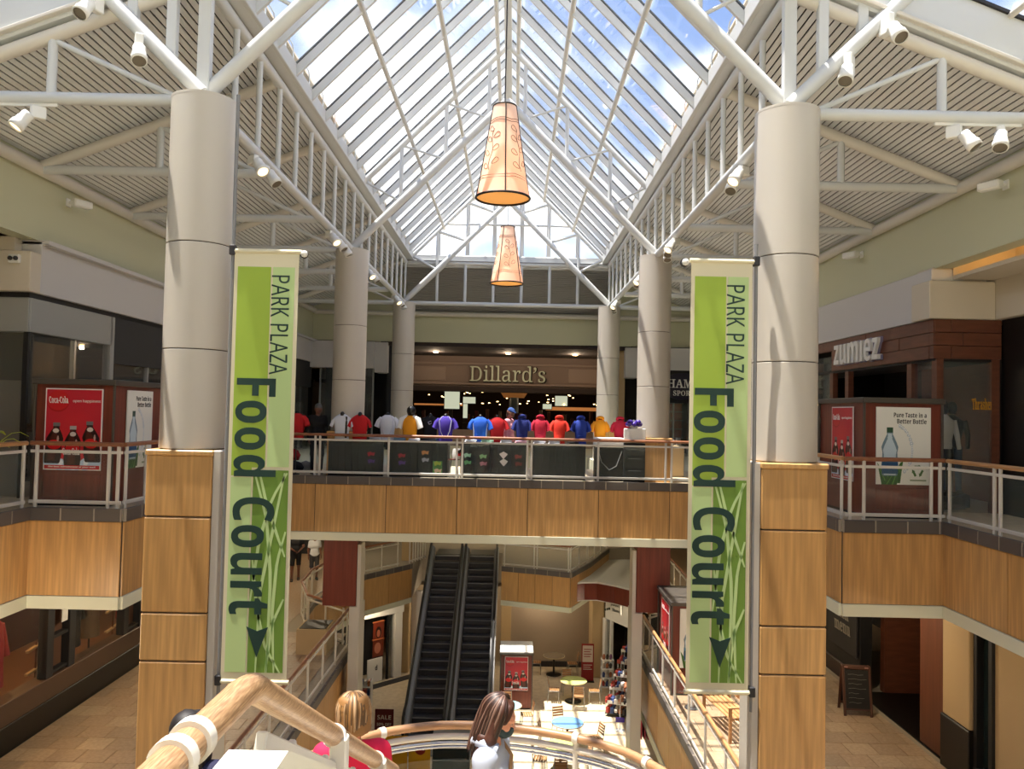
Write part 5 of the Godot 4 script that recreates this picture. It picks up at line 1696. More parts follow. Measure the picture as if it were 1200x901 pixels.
func kiosks() -> void:
	var up := L3 + 0.015
	var t := thing("advert_kiosk", "red-brown advertising kiosk with a red bottle poster facing out, upper left corner", "kiosk", V(-6.44, up, -12.28))
	make_kiosk(t, 1.22, 1.9, 1.95, 1, 0, 2)
	t = thing("advert_kiosk", "red-brown advertising kiosk with a white water bottle poster facing out, upper right corner", "kiosk", V(6.62, up, -12.95))
	make_kiosk(t, 1.26, 1.9, 1.95, 2, 1, 0)
	t = thing("advert_kiosk", "red-brown advertising kiosk behind the middle-level railing beside the right banner", "kiosk", V(4.42, L2 + 0.012, -17.3))
	make_kiosk(t, 1.22, 1.6, 2.0, 2, 1, 0)
	t = thing("advert_kiosk", "red-brown advertising kiosk on the lowest floor beside the escalators", "kiosk", V(0.62, 0, -28.35))
	make_kiosk(t, 1.12, 1.3, 1.98, 1, 0, 0)
	box(t, "white_top", M.white, -0.58, 0.58, 1.98, 2.0, -1.32, 0.02)
	# plant behind the left railing
	t = thing("potted_plant", "potted plant with yellow-green strap leaves behind the upper left railing", "plant", V(-7.27, up, -11.3))
	part(t, "pot", lathe([Vector2(0, 0), Vector2(0.2, 0), Vector2(0.26, 0.5), Vector2(0.28, 0.52), Vector2(0.24, 0.52), Vector2(0.22, 0.46), Vector2(0, 0.46)], 20, true), M.charcoal)
	var lf := mt("strap_leaf", Color(0.80, 0.82, 0.22), 0.5)
	lf.backlight_enabled = true
	lf.backlight = Color(0.4, 0.45, 0.1)
	for k in 16:
		var a := TAU * k / 16.0 + 0.2 * (k % 3)
		var r := 0.34 + 0.1 * (k % 4)
		var hgt := 0.84 + 0.09 * ((k * 5) % 4)
		var rings := []
		for j in 7:
			var f := j / 6.0
			var c := V(cos(a) * r * f, 0.45 + (hgt - 0.45) * sin(f * 2.0) / 0.95, sin(a) * r * f)
			var wd := 0.07 * sin(PI * (0.15 + 0.8 * f))
			var n := V(-sin(a), 0, cos(a))
			rings.append([c + n * wd, c + V(0, 0.006, 0), c - n * wd, c - V(0, 0.002, 0)])
		part(t, "leaf", loft(rings), lf)

# ---------------------------------------------------------------- the clothing stall on the bridge
func shirt_mesh(depth: float, hood: bool) -> Mesh:
	var key := "shirt%.2f%s" % [depth, hood]
	if not mesh_cache.has(key):
		var d := depth
		var rings := ellipse_rings([[0.0, 0.20, d * 0.8, 0, 0, 0.8], [0.15, 0.19, d * 0.85, 0, 0, 0.8], [0.34, 0.215, d, 0, 0, 0.8], [0.46, 0.235, d * 0.95, 0, 0, 0.85], [0.53, 0.215, d * 0.8, 0, 0, 0.9], [0.575, 0.14, d * 0.62, 0, 0], [0.60, 0.085, d * 0.5, 0, 0], [0.605, 0.07, d * 0.42, 0, 0]], 20)
		var list := [[loft(rings), Transform3D.IDENTITY]]
		for sd in [-1.0, 1.0]:
			list.append([sweep([V(sd * 0.17, 0.51, 0), V(sd * 0.25, 0.44, 0.0), V(sd * 0.30, 0.31, 0.02)], [d * 0.62, d * 0.62, d * 0.66], 12), Transform3D.IDENTITY])
		if hood:
			var pts := []
			for k in 17:
				var a := TAU * k / 16
				pts.append(V(cos(a) * 0.115, 0.60 + 0.04 * sin(a) + 0.02, sin(a) * d * 0.55 - 0.01))
			list.append([sweep(pts, 0.036, 9), Transform3D.IDENTITY])
		mesh_cache[key] = join(list)
	return mesh_cache[key]

func bridge_stall() -> void:
	var y := L3 + 0.015
	var cl := mt("table_black", Color(0.035, 0.035, 0.04), 0.75)
	# tables under black cloths
	var tabs := [[-4.02, -2.72, -18.80, 0.13, "narrow black-draped table at the left end of the bridge stall"], [-2.66, -1.22, -18.95, 0.8, "black-draped table second from the left on the bridge"], [-0.92, 0.66, -18.95, 0.8, "black-draped table hung with printed shirts, left of the bridge centre"], [0.78, 2.05, -18.95, 0.8, "black-draped table right of the bridge centre"]]
	for q in tabs:
		var w: float = q[1] - q[0]
		var t := thing("stall_table", q[4], "table", V((q[0] + q[1]) / 2, y, q[2]), 0, "black tables of the bridge stall")
		box(t, "top", cl, -w / 2, w / 2, 0.80, 0.84, -q[3], 0, 0.01)
		box(t, "skirt", cl, -w / 2 + 0.01, w / 2 - 0.01, 0.01, 0.80, -0.03, -0.01)
		box(t, "skirt", cl, -w / 2 + 0.01, w / 2 - 0.01, 0.01, 0.80, -q[3] + 0.01, -q[3] + 0.03)
		for sd in [-1.0, 1.0]:
			box(t, "side_skirt", cl, sd * (w / 2 - 0.015) - 0.01, sd * (w / 2 - 0.015) + 0.01, 0.01, 0.80, -q[3] + 0.02, -0.02)
		for k in int(w / 0.16):
			pipe(t, "fold", cl, V(-w / 2 + 0.08 + k * 0.16, 0.02, -0.012), V(-w / 2 + 0.08 + k * 0.16, 0.79, -0.006), 0.012, 6)
	# folded stacks on the tables
	var fold := [[-2.95, -18.86, 0, "white"], [-2.4, -19.1, 1, "pale blue"], [-2.05, -19.1, 2, "white"], [-1.68, -19.15, 0, "navy"], [-1.5, -19.45, 1, "blue"], [-0.7, -19.15, 2, "white"], [-0.3, -19.1, 0, "pale green"], [0.15, -19.15, 1, "white"], [0.5, -19.2, 2, "pale pink"], [0.95, -19.1, 0, "white"], [1.3, -19.12, 1, "white"], [1.75, -19.2, 2, "black"]]
	var fc := {"white": Color(0.86, 0.87, 0.89), "pale blue": Color(0.50, 0.64, 0.74), "navy": Color(0.10, 0.13, 0.2), "blue": Color(0.24, 0.42, 0.66), "pale green": Color(0.62, 0.78, 0.68), "pale pink": Color(0.85, 0.66, 0.70), "black": Color(0.04, 0.04, 0.05)}
	var idx := 0
	for q in fold:
		var t := thing("folded_stack", "stack of folded %s shirts on the bridge stall, %s along" % [q[3], ["first", "second", "third", "fourth", "fifth", "sixth", "seventh", "eighth", "ninth", "tenth", "eleventh", "last"][idx]], "shirts", V(q[0], y + 0.84, q[1] - 0.05), 0.15 * (idx % 3 - 1), "folded stacks on the stall tables")
		var dd := 0.07 if q[1] > -18.9 else 0.2
		for k in 2 + (idx + 1) % 3:
			part(t, "folded_shirt", bx(0.28 - 0.01 * k, 0.03, dd, 0.012), mt("fold_" + q[3], fc[q[3]], 0.85), V(0.01 * (k % 2), 0.016 + 0.031 * k, 0), Basis(Vector3.UP, 0.06 * (k % 3 - 1)))
		idx += 1
	# shirts on bust stands
	var cols := {
		"red": Color(0.72, 0.07, 0.10), "white": Color(0.82, 0.84, 0.88), "yellow": Color(0.92, 0.60, 0.07), "purple": Color(0.27, 0.19, 0.62), "blue": Color(0.12, 0.36, 0.80),
		"navy": Color(0.10, 0.16, 0.45), "crimson": Color(0.70, 0.08, 0.20), "orange": Color(0.86, 0.20, 0.12), "royal": Color(0.09, 0.20, 0.56), "black": Color(0.04, 0.04, 0.05)}
	var list := [
		[-4.82, -18.98, "red", 0.12, 0, "red T-shirt on a bust at the left end of the bridge"],
		[-3.30, -18.86, "red", 0.07, 0, "red T-shirt on a bust in front of the left middle column"],
		[-3.72, -18.87, "white", 0.07, 2, "narrow white and navy shirt on a bust beside the grey-haired man"],
		[-2.72, -19.35, "white", 0.12, 1, "pale grey T-shirt with white collar on a bust"],
		[-2.18, -19.35, "yellow", 0.12, 3, "yellow T-shirt with white shoulders under a black bust head"],
		[-1.72, -19.62, "black", 0.11, 5, "black T-shirt with a small white print behind the yellow one"],
		[-1.32, -19.35, "purple", 0.12, 1, "purple T-shirt with pale piping on a bust"],
		[-0.48, -19.35, "blue", 0.12, 4, "bright blue T-shirt with pale side panels on a bust"],
		[-0.08, -19.55, "red", 0.11, 0, "red T-shirt half hidden behind the woman in pink"],
		[0.53, -19.35, "navy", 0.12, 6, "dark blue hooded top on a bust right of the woman in pink"],
		[0.97, -19.35, "crimson", 0.12, 6, "crimson hooded top on a bust, left of the orange one"],
		[1.43, -19.35, "orange", 0.12, 6, "orange-red hooded top on a bust"],
		[1.95, -19.35, "royal", 0.12, 6, "royal blue hooded top on a bust, right of the orange one"],
		[2.46, -19.75, "yellow", 0.12, 6, "golden yellow hooded top on a bust, left of the white counter box"],
		[2.95, -19.75, "crimson", 0.11, 6, "crimson hooded top on a bust behind the white counter box"]]
	for q in list:
		var t := thing("shirt_bust", q[5], "shirt", V(q[0], y, q[1]), 0, "shirts on busts along the bridge")
		var m := mt("cloth_" + q[2], cols[q[2]], 0.85)
		var yo := 0.845
		if q[0] < -4.5 or q[0] > 2.1:
			pipe(t, "stand", M.charcoal, V(0, 0.02, 0), V(0, yo + 0.1, 0), 0.015, 8)
			part(t, "base", lathe([Vector2(0, 0), Vector2(0.1, 0), Vector2(0.1, 0.02), Vector2(0, 0.02)], 14, true), M.charcoal, V(0, 0.0, 0))
		var sh := part(t, "shirt", shirt_mesh(q[3], q[4] == 6), m, V(0, yo, 0), Basis.from_scale(V(0.70 if q[4] == 6 else 0.86, 1, 1)))
		part(t, "neck", lathe([Vector2(0, 0), Vector2(0.055, 0), Vector2(0.05, 0.06), Vector2(0.03, 0.09), Vector2(0, 0.1)], 12), M.black, V(0, yo + 0.57, 0))
		var wht := mt("piping_pale", Color(0.78, 0.78, 0.84), 0.8)
		if q[4] == 1:
			for sd in [-1.0, 1.0]:
				part(sh, "piping", sweep([V(sd * 0.09, 0.6, 0.04), V(sd * 0.17, 0.5, q[3] * 0.75), V(sd * 0.13, 0.25, q[3] * 0.9), V(sd * 0.05, 0.1, q[3] * 0.86)], 0.009, 6), wht)
			part(sh, "collar", sweep([V(-0.07, 0.6, 0.02), V(0, 0.52, q[3] * 0.72), V(0.07, 0.6, 0.02)], 0.014, 6), wht)
		if q[4] == 2:
			part(sh, "stripe", sweep([V(0.12, 0.55, q[3] * 0.6), V(0.13, 0.3, q[3]), V(0.12, 0.05, q[3] * 0.85)], 0.03, 6, 0.3), M.cloth_navy if M.has("cloth_navy") else M.dark)
		if q[4] == 3:
			for sd in [-1.0, 1.0]:
				part(sh, "white_shoulder", sweep([V(sd * 0.08, 0.585, 0.01), V(sd * 0.22, 0.50, 0.02), V(sd * 0.30, 0.30, 0.03)], [0.05, 0.085, 0.085], 10), M.white)
			part(t, "bust_head", lathe([Vector2(0, 0), Vector2(0.08, 0.02), Vector2(0.11, 0.1), Vector2(0.1, 0.18), Vector2(0.05, 0.23), Vector2(0, 0.24)], 16), M.black, V(0.02, yo + 0.6, 0))
		if q[4] == 4:
			for sd in [-1.0, 1.0]:
				part(sh, "side_panel", sweep([V(sd * 0.2, 0.45, q[3] * 0.5), V(sd * 0.17, 0.25, q[3] * 0.62), V(sd * 0.18, 0.02, q[3] * 0.6)], 0.014, 6), wht)
		if q[4] == 5:
			part(sh, "print_ring", sweep([V(-0.05, 0.45, q[3]), V(0.03, 0.48, q[3]), V(0.05, 0.42, q[3]), V(-0.02, 0.4, q[3]), V(-0.05, 0.45, q[3])], 0.008, 5), wht)
		if q[4] == 6:
			part(sh, "pocket", bx(0.2, 0.12, 0.02, 0.006), m, V(0, 0.15, q[3] * 0.82), Basis(Vector3.RIGHT, 0.08))
	# printed shirts hung on the table fronts
	var pr := [[-2.3, 0.42, Color(0.30, 0.10, 0.26), "dark shirt with a red and purple print hung on the table front"], [-1.75, 0.50, Color(0.10, 0.10, 0.11), "black shirt with a multicoloured print hung on the table front"], [-3.0, 0.45, Color(0.22, 0.10, 0.2), "black shirt with a purple print hung by the left middle column"], [-0.75, 0.46, Color(0.06, 0.07, 0.07), "black shirt with pale green lettering hung left of the bridge centre"], [-0.38, 0.44, Color(0.06, 0.06, 0.07), "black shirt with a green and pink print hung at the bridge centre"], [0.1, 0.48, Color(0.07, 0.07, 0.08), "black shirt with a white diamond badge hung at the bridge centre"], [0.45, 0.45, Color(0.06, 0.06, 0.07), "black shirt with a dark red print hung right of the diamond badge"], [-1.45, 0.25, Color(0.08, 0.16, 0.08), "small green printed card on the table front"]]
	var pi := 0
	for q in pr:
		var z := -18.78 if q[0] < -2.7 else -18.92
		var t := thing("hanging_shirt", q[3], "shirt", V(q[0], y + q[1], z), 0, "printed shirts hung on the table fronts")
		var big := pi != 7
		var hw := 0.15 if big else 0.11
		part(t, "shirt", plate([Vector2(-hw, -0.22 if big else -0.14), Vector2(hw, -0.22 if big else -0.14), Vector2(hw, 0.16), Vector2(hw + 0.05, 0.1), Vector2(hw + 0.09, 0.18), Vector2(0.06, 0.28), Vector2(-0.06, 0.28), Vector2(-hw - 0.09, 0.18), Vector2(-hw - 0.05, 0.1), Vector2(-hw, 0.16)] if big else [Vector2(-0.11, -0.14), Vector2(0.11, -0.14), Vector2(0.11, 0.14), Vector2(-0.11, 0.14)], 0.012), M.table_black if big else mt("card_green", Color(0.25, 0.45, 0.2), 0.7))
		var pc = [[Color(0.62, 0.12, 0.18), Color(0.35, 0.2, 0.5)], [Color(0.66, 0.45, 0.25), Color(0.55, 0.55, 0.58)], [Color(0.62, 0.12, 0.2), Color(0.30, 0.18, 0.45)], [Color(0.55, 0.72, 0.62), Color(0.30, 0.55, 0.35)], [Color(0.45, 0.62, 0.42), Color(0.55, 0.35, 0.4)], [Color(0.78, 0.74, 0.72), Color(0.72, 0.70, 0.68)], [Color(0.45, 0.10, 0.10), Color(0.35, 0.08, 0.08)], [Color(0.55, 0.62, 0.2), Color(0.7, 0.6, 0.5)]][pi]
		for k in 2:
			var mm := mt("print_ink_%d_%d" % [pi, k], pc[k], 0.8)
			var shp := [Vector2(0, 0.09), Vector2(0.10, 0.03), Vector2(0.06, -0.02), Vector2(0, -0.09), Vector2(-0.06, -0.02), Vector2(-0.10, 0.03)] if pi == 5 else [Vector2(-0.09, 0.03), Vector2(-0.02, 0.06), Vector2(0.03, 0.03), Vector2(0.09, 0.05), Vector2(0.07, -0.04), Vector2(0.0, -0.02), Vector2(-0.06, -0.06)]
			part(t, "print", plate(shp, 0.005), mm, V(0.01 * k, 0.08 - 0.17 * k, 0.013))
		pi += 1
	# two red chairs' worth of clutter becomes one stool with bags
	var st := thing("stool", "steel stool draped with a red and white bag between the stall tables", "stool", V(-1.08, y, -19.05))
	part(st, "seat", lathe([Vector2(0, 0), Vector2(0.14, 0), Vector2(0.15, 0.02), Vector2(0, 0.03)], 16), M.red_wood, V(0, 0.42, 0))
	for k in 4:
		var a := TAU * k / 4 + 0.6
		pipe(st, "leg", M.grey, V(cos(a) * 0.09, 0.42, sin(a) * 0.09), V(cos(a) * 0.15, 0, sin(a) * 0.15), 0.012, 8)
	var bag := thing("plastic_bag", "red and white carrier bag on the steel stool", "bag", V(-1.0, y + 0.45, -19.0))
	part(bag, "bag", loft(ellipse_rings([[0, 0.1, 0.05, 0, 0], [0.1, 0.12, 0.06, 0, 0], [0.24, 0.1, 0.03, 0, 0]], 12)), M.white)
	part(bag, "red_patch", bx(0.1, 0.1, 0.01, 0.004), M.cloth_red, V(0.04, 0.12, 0.055))
	# dark counter with a hanging cord, drawer cabinet, white box with purple bows
	var ct := thing("glass_counter", "dark counter with a pale top and a hanging cord loop", "counter", V(2.62, y, -18.95))
	box(ct, "body", M.table_black, -0.33, 0.33, 0.0, 0.80, -0.6, 0, 0.01)
	box(ct, "white_top", M.white, -0.34, 0.34, 0.80, 1.02, -0.6, 0.02, 0.01)
	part(ct, "cord", sweep([V(-0.28, 0.72, 0.02), V(-0.2, 0.45, 0.02), V(-0.02, 0.27, 0.02), V(0.15, 0.36, 0.02), V(0.28, 0.72, 0.02)], 0.01, 6), M.grey)
	var cb := thing("drawer_cabinet", "narrow black drawer cabinet at the right end of the stall", "cabinet", V(3.13, y, -18.815))
	box(cb, "body", M.table_black, -0.2, 0.3, 0.0, 0.92, -0.13, 0, 0.01)
	for k in 3:
		var dr := box(cb, "drawer", M.dark, -0.18, 0.28, 0.05 + 0.28 * k, 0.29 + 0.28 * k, 0, 0.02, 0.006)
		part(dr, "handle", bx(0.3, 0.012, 0.012), M.grey, V(0, 0.1, 0.014))
	var wb := thing("white_box", "white box with paper on top of the drawer cabinet", "box", V(3.18, y + 0.92, -18.86))
	box(wb, "carton", M.white, -0.25, 0.25, 0.0, 0.34, -0.07, 0.06, 0.01)
	part(wb, "paper", bx(0.18, 0.2, 0.01), M.white, V(0.0, 0.42, 0.0), Basis(Vector3.BACK, -0.5))
	var bw := thing("purple_bow", "shiny purple bow behind the white box on the stall", "bow", V(3.16, y + 1.30, -18.86))
	for k in 8:
		var a := TAU * k / 8
		part(bw, "loop", lathe([Vector2(0, -0.05), Vector2(0.06, -0.03), Vector2(0.075, 0.02), Vector2(0.04, 0.06), Vector2(0, 0.07)], 10), mt("bow_purple", Color(0.25, 0.16, 0.55), 0.25), V(cos(a) * 0.13, 0.05 + 0.05 * (k % 2), sin(a) * 0.06))
	# heap on the floor at the left end
	var hp := thing("clothes_heap", "heap of dark and red clothes on the bridge floor at the left end", "clothes", V(-5.05, y, -19.55))
	hp.set_meta("kind", "stuff")
	for q in [[-0.35, 0.12, 0.0, 0.3, Color(0.33, 0.36, 0.32)], [0.05, 0.14, 0.1, 0.26, Color(0.06, 0.06, 0.09)], [0.3, 0.12, -0.1, 0.22, Color(0.45, 0.46, 0.48)], [-0.05, 0.42, -0.1, 0.22, Color(0.62, 0.10, 0.14)], [-0.3, 0.36, -0.1, 0.24, Color(0.3, 0.3, 0.32)]]:
		part(hp, "garment", lathe([Vector2(0, -0.5), Vector2(0.8, -0.45), Vector2(1.0, 0), Vector2(0.7, 0.4), Vector2(0, 0.6)], 9, false, q[3], q[3] * 0.8), mt("heap_%.2f" % q[0], q[4], 0.9), V(q[0], q[1], q[2]), Basis.from_scale(V(1, 0.28, 1)))
	# merchandise shelf piece at the right of the bridge
	var jt := thing("jewellery_rack", "low rack of trinkets behind the rail at the right end of the bridge", "rack", V(4.25, y, -21.0))
	box(jt, "cabinet", M.tan_pier, -0.5, 0.5, 0, 0.8, -0.3, 0.3, 0.01)
	for k in 6:
		box(jt, "trinket", M.grey, -0.45 + k * 0.16, -0.35 + k * 0.16, 0.8, 0.9 + 0.05 * (k % 3), -0.1, 0.1, 0.01)

# ---------------------------------------------------------------- lowest level: tables, chairs, signs
var chair_proto: Node3D
func make_chair(label: String, at: Vector3, turn: float) -> void:
	if chair_proto:
		var c := dup(chair_proto, "cafe_chair", label, at, turn)
		c.set_meta("category", "chair")
		return
	var t := thing("cafe_chair", label, "chair", at, turn, "cafe chairs on the lowest floor")
	var wd := mt("chair_wood", Color(0.62, 0.45, 0.28), 0.5)
	var me := mt("chair_metal", Color(0.62, 0.61, 0.58), 0.35, 0.5)
	for sx in [-1.0, 1.0]:
		part(t, "leg", sweep([V(sx * 0.19, 0, 0.19), V(sx * 0.185, 0.44, 0.17)], 0.013, 8), me)
		part(t, "leg", sweep([V(sx * 0.20, 0, -0.22), V(sx * 0.185, 0.44, -0.18), V(sx * 0.18, 0.62, -0.20), V(sx * 0.17, 0.86, -0.25)], 0.013, 8), me)
		pipe(t, "seat_rail", me, V(sx * 0.185, 0.43, 0.18), V(sx * 0.185, 0.43, -0.19), 0.012, 8)
	for k in 5:
		part(t, "seat_slat", bx(0.38, 0.016, 0.062, 0.004), wd, V(0, 0.452, 0.16 - k * 0.078))
	for k in 4:
		part(t, "back_slat", bx(0.37, 0.058, 0.014, 0.004), wd, V(0, 0.58 + k * 0.078, -0.195 - k * 0.014), Basis(Vector3.RIGHT, -0.16))
	pipe(t, "crossbar", me, V(-0.185, 0.43, 0.18), V(0.185, 0.43, 0.18), 0.012, 8)
	chair_proto = t

func cafe_table(label: String, at: Vector3, r: float, c: Color, nm: String) -> void:
	var t := thing("cafe_table", label, "table", at, 0, "cafe tables on the lowest floor")
	part(t, "table_top", lathe([Vector2(0, 0.71), Vector2(r - 0.02, 0.71), Vector2(r, 0.72), Vector2(r, 0.74), Vector2(r - 0.01, 0.75), Vector2(0, 0.75)], 40, true), mt(nm, c, 0.25))
	part(t, "edge_band", lathe([Vector2(r - 0.01, 0.715), Vector2(r + 0.008, 0.715), Vector2(r + 0.008, 0.742), Vector2(r - 0.01, 0.742)], 40, true), mt("table_edge", Color(0.74, 0.66, 0.50), 0.5))
	pipe(t, "pedestal", M.black, V(0, 0.02, 0), V(0, 0.71, 0), 0.04, 12)
	part(t, "base", lathe([Vector2(0, 0), Vector2(0.3, 0), Vector2(0.3, 0.015), Vector2(0.08, 0.05), Vector2(0, 0.06)], 28), M.black)

func lower_hall() -> void:
	cafe_table("round table with a pale yellow-green top nearest the red sign", V(2.71, 0, -29.3), 0.48, Color(0.80, 0.86, 0.52), "top_lime")
	cafe_table("round table with a pale blue top in the sunlit middle of the hall", V(2.22, 0, -25.35), 0.5, Color(0.46, 0.66, 0.88), "top_blue")
	cafe_table("small grey table in the shade by the tan end wall", V(2.15, 0, -32.2), 0.42, Color(0.52, 0.47, 0.40), "top_grey")
	cafe_table("round yellow-green table under the curved railing", V(1.9, 0, -23.6), 0.46, Color(0.72, 0.80, 0.48), "top_lime_2")
	cafe_table("round pale turquoise table beside the lower red kiosk", V(0.36, 0, -26.7), 0.44, Color(0.55, 0.78, 0.78), "top_teal")
	var ch := [
		["wooden slat chair behind the yellow-green table", 2.55, -29.98, 0.1], ["wooden slat chair left of the yellow-green table", 2.0, -29.2, 1.5], ["wooden slat chair in front of the yellow-green table", 2.85, -28.55, PI - 0.15], ["wooden slat chair right of the yellow-green table", 3.45, -29.2, -1.6],
		["wooden slat chair behind the blue table", 2.05, -26.2, 0.35], ["wooden slat chair left of the blue table", 1.55, -25.15, 1.35], ["wooden slat chair in front of the blue table", 2.15, -24.62, PI + 0.1], ["wooden slat chair right of the blue table", 3.05, -24.95, -1.2],
		["chair left of the shaded grey table", 1.45, -32.3, 1.5], ["chair right of the shaded grey table", 2.9, -32.25, -1.5],
		["wooden chair left of the table under the curved railing", 1.3, -23.4, 1.4], ["wooden chair right of the table under the curved railing", 2.55, -23.55, -1.4], ["wooden chair in front of the table under the curved railing", 1.85, -22.85, PI],
		["wooden chair right of the turquoise table", 0.98, -26.75, -1.45], ["wooden chair behind the turquoise table", 0.3, -27.45, 0.05]]
	for c in ch:
		make_chair(c[0], V(c[1], 0, c[2]), c[3])
	# red standing sign by the wall
	var t := thing("standing_sign", "red and white standing sign against the tan end wall", "sign", V(3.42, 0, -31.45))
	box(t, "board", mt("sign_red", Color(0.55, 0.07, 0.08), 0.5), -0.24, 0.24, 0.03, 1.45, -0.03, 0.0, 0.008)
	box(t, "white_print", mt("sign_white", Color(0.80, 0.75, 0.70), 0.5), -0.20, 0.20, 0.75, 1.38, 0.0, 0.006)
	for k in 4:
		box(t, "text_line", M.sign_red, -0.15, 0.15 - 0.05 * (k % 2), 1.22 - k * 0.09, 1.25 - k * 0.09, 0.006, 0.010)
	for k in 3:
		box(t, "text_line", M.sign_white, -0.17, 0.17 - 0.06 * (k % 2), 0.62 - k * 0.08, 0.645 - k * 0.08, 0.0, 0.006)
	box(t, "foot", M.black, -0.26, 0.26, 0.0, 0.03, -0.16, 0.14, 0.005)
	# goods trays of the shop on the right
	var g := RandomNumberGenerator.new()
	g.seed = 12
	t = thing("goods_stand", "stepped white stand heaped with small coloured goods outside the lower right shop", "display stand", V(4.75, 0, -29.2), -0.35)
	for k in 5:
		var z := 1.3 - k * 0.62
		var h := 0.45 + k * 0.27
		box(t, "tray", M.white, -0.55, 0.5, h, h + 0.03, z - 0.28, z + 0.26, 0.006)
		box(t, "tray_lip", M.white, -0.55, 0.5, h, h + 0.1, z + 0.245, z + 0.26)
		for sx in [-0.53, 0.48]:
			pipe(t, "upright", M.steel, V(sx, 0, z - 0.25), V(sx, h, z - 0.25), 0.015, 6)
			pipe(t, "upright", M.steel, V(sx, 0, z + 0.24), V(sx, h, z + 0.24), 0.015, 6)
		box(t, "low_shelf", M.charcoal, -0.55, 0.5, 0.1, 0.13, z - 0.28, z + 0.26)
		for c in 7:
			var cc: Color = [Color(0.62, 0.20, 0.16), Color(0.20, 0.28, 0.48), Color(0.76, 0.73, 0.70), Color(0.66, 0.42, 0.28), Color(0.12, 0.11, 0.12), Color(0.42, 0.22, 0.4), Color(0.72, 0.34, 0.32)][c]
			var list := []
			for i in 6:
				list.append([bx(g.randf_range(0.06, 0.16), g.randf_range(0.05, 0.2), g.randf_range(0.06, 0.14), 0.015), at_t(V(-0.46 + c * 0.145 + g.randf_range(-0.04, 0.04), h + g.randf_range(0.06, 0.12), z - 0.2 + i * 0.085), Basis(Vector3.UP, g.randf_range(0, 3)))])
				list.append([bx(0.11, g.randf_range(0.08, 0.2), 0.11, 0.015), at_t(V(-0.46 + c * 0.145, 0.22, z - 0.2 + i * 0.085), Basis(Vector3.UP, g.randf_range(0, 3)))])
			var o := part(t, "goods", join(list), mt("goods_small_%d" % c, cc, 0.5))
			o.set_meta("kind", "stuff")
	t = thing("wire_rack", "white wire rack of glasses at the shop door on the lowest floor", "rack", V(4.05, 0, -30.35))
	for sx in [-0.22, 0.22]:
		for sz in [-0.16, 0.16]:
			pipe(t, "upright", M.steel, V(sx, 0, sz), V(sx, 1.25, sz), 0.012, 6)
	for k in 4:
		box(t, "shelf", M.white, -0.23, 0.23, 0.2 + k * 0.33, 0.22 + k * 0.33, -0.17, 0.17)
		for i in 3:
			part(t, "item", lathe([Vector2(0, 0), Vector2(0.05, 0), Vector2(0.055, 0.12), Vector2(0.03, 0.18), Vector2(0, 0.18)], 8), M["goods_small_%d" % ((k + i) % 7)], V(-0.13 + i * 0.13, 0.22 + k * 0.33, 0))
	t = thing("pedestal_sign", "small purple sign plate on a thin post in front of the goods stand", "sign", V(4.05, 0, -26.7))
	pipe(t, "post", M.steel, V(0, 0, 0), V(0, 1.15, 0), 0.012, 8)
	part(t, "plate", bx(0.3, 0.16, 0.02, 0.005), M.bow_purple, V(0, 0.35, 0.02))
	part(t, "foot", lathe([Vector2(0, 0), Vector2(0.16, 0), Vector2(0.16, 0.015), Vector2(0, 0.02)], 18), M.steel)
	t = thing("garment_rack", "rail of dark red clothes under the right middle-level railing", "clothes rack", V(4.7, 0, -24.6))
	for sx in [-0.5, 0.5]:
		pipe(t, "upright", M.steel, V(sx, 0, 0), V(sx, 1.5, 0), 0.015, 8)
	pipe(t, "rail", M.steel, V(-0.5, 1.5, 0), V(0.5, 1.5, 0), 0.015, 8)
	for k in 9:
		part(t, "garment", loft(ellipse_rings([[0.65, 0.035, 0.26, 0, 0], [1.2, 0.04, 0.22, 0, 0], [1.42, 0.03, 0.2, 0, 0], [1.5, 0.01, 0.05, 0, 0]], 10)), mt("maroon_%d" % (k % 2), [Color(0.40, 0.06, 0.08), Color(0.50, 0.12, 0.12)][k % 2], 0.85), V(-0.42 + k * 0.105, 0, 0))
	# sale sign, shelf of goods and yellow boards on the left
	t = thing("sale_sign", "dark red standing SALE sign in front of the lower left shop", "sign", V(-3.6, 0, -25.9))
	box(t, "board", mt("sale_red", Color(0.36, 0.045, 0.06), 0.5), -0.3, 0.3, 0.04, 0.82, -0.02, 0.0, 0.006)
	lettering(t, "letters", "SALE", font(true), M.sign_white, V(0, 0.56, 0.004), 0.44, 0.14)
	lettering(t, "letters", "50% OFF", font(true), M.sign_white, V(0, 0.34, 0.004), 0.46, 0.10)
	lettering(t, "letters", "today", font(true), mt("orange_ink", Color(0.66, 0.3, 0.16), 0.6), V(0, 0.18, 0.004), 0.44, 0.09)
	box(t, "foot", M.black, -0.32, 0.32, 0.0, 0.04, -0.14, 0.12, 0.005)
	t = thing("goods_shelf", "narrow shelf of dark and blue goods at the left shop corner on the lowest floor", "shelf", V(-4.35, 0, -26.6))
	for sx in [-0.2, 0.2]:
		box(t, "side", M.white, sx - 0.012, sx + 0.012, 0, 1.5, -0.2, 0.2)
	for k in 5:
		box(t, "shelf", M.white, -0.2, 0.2, 0.1 + k * 0.3, 0.12 + k * 0.3, -0.2, 0.2)
		for i in 3:
			part(t, "item", bx(0.1, 0.18, 0.25, 0.02), M["goods_small_%d" % ((k * 2 + i) % 7)], V(-0.13 + i * 0.13, 0.22 + k * 0.3, 0.02))
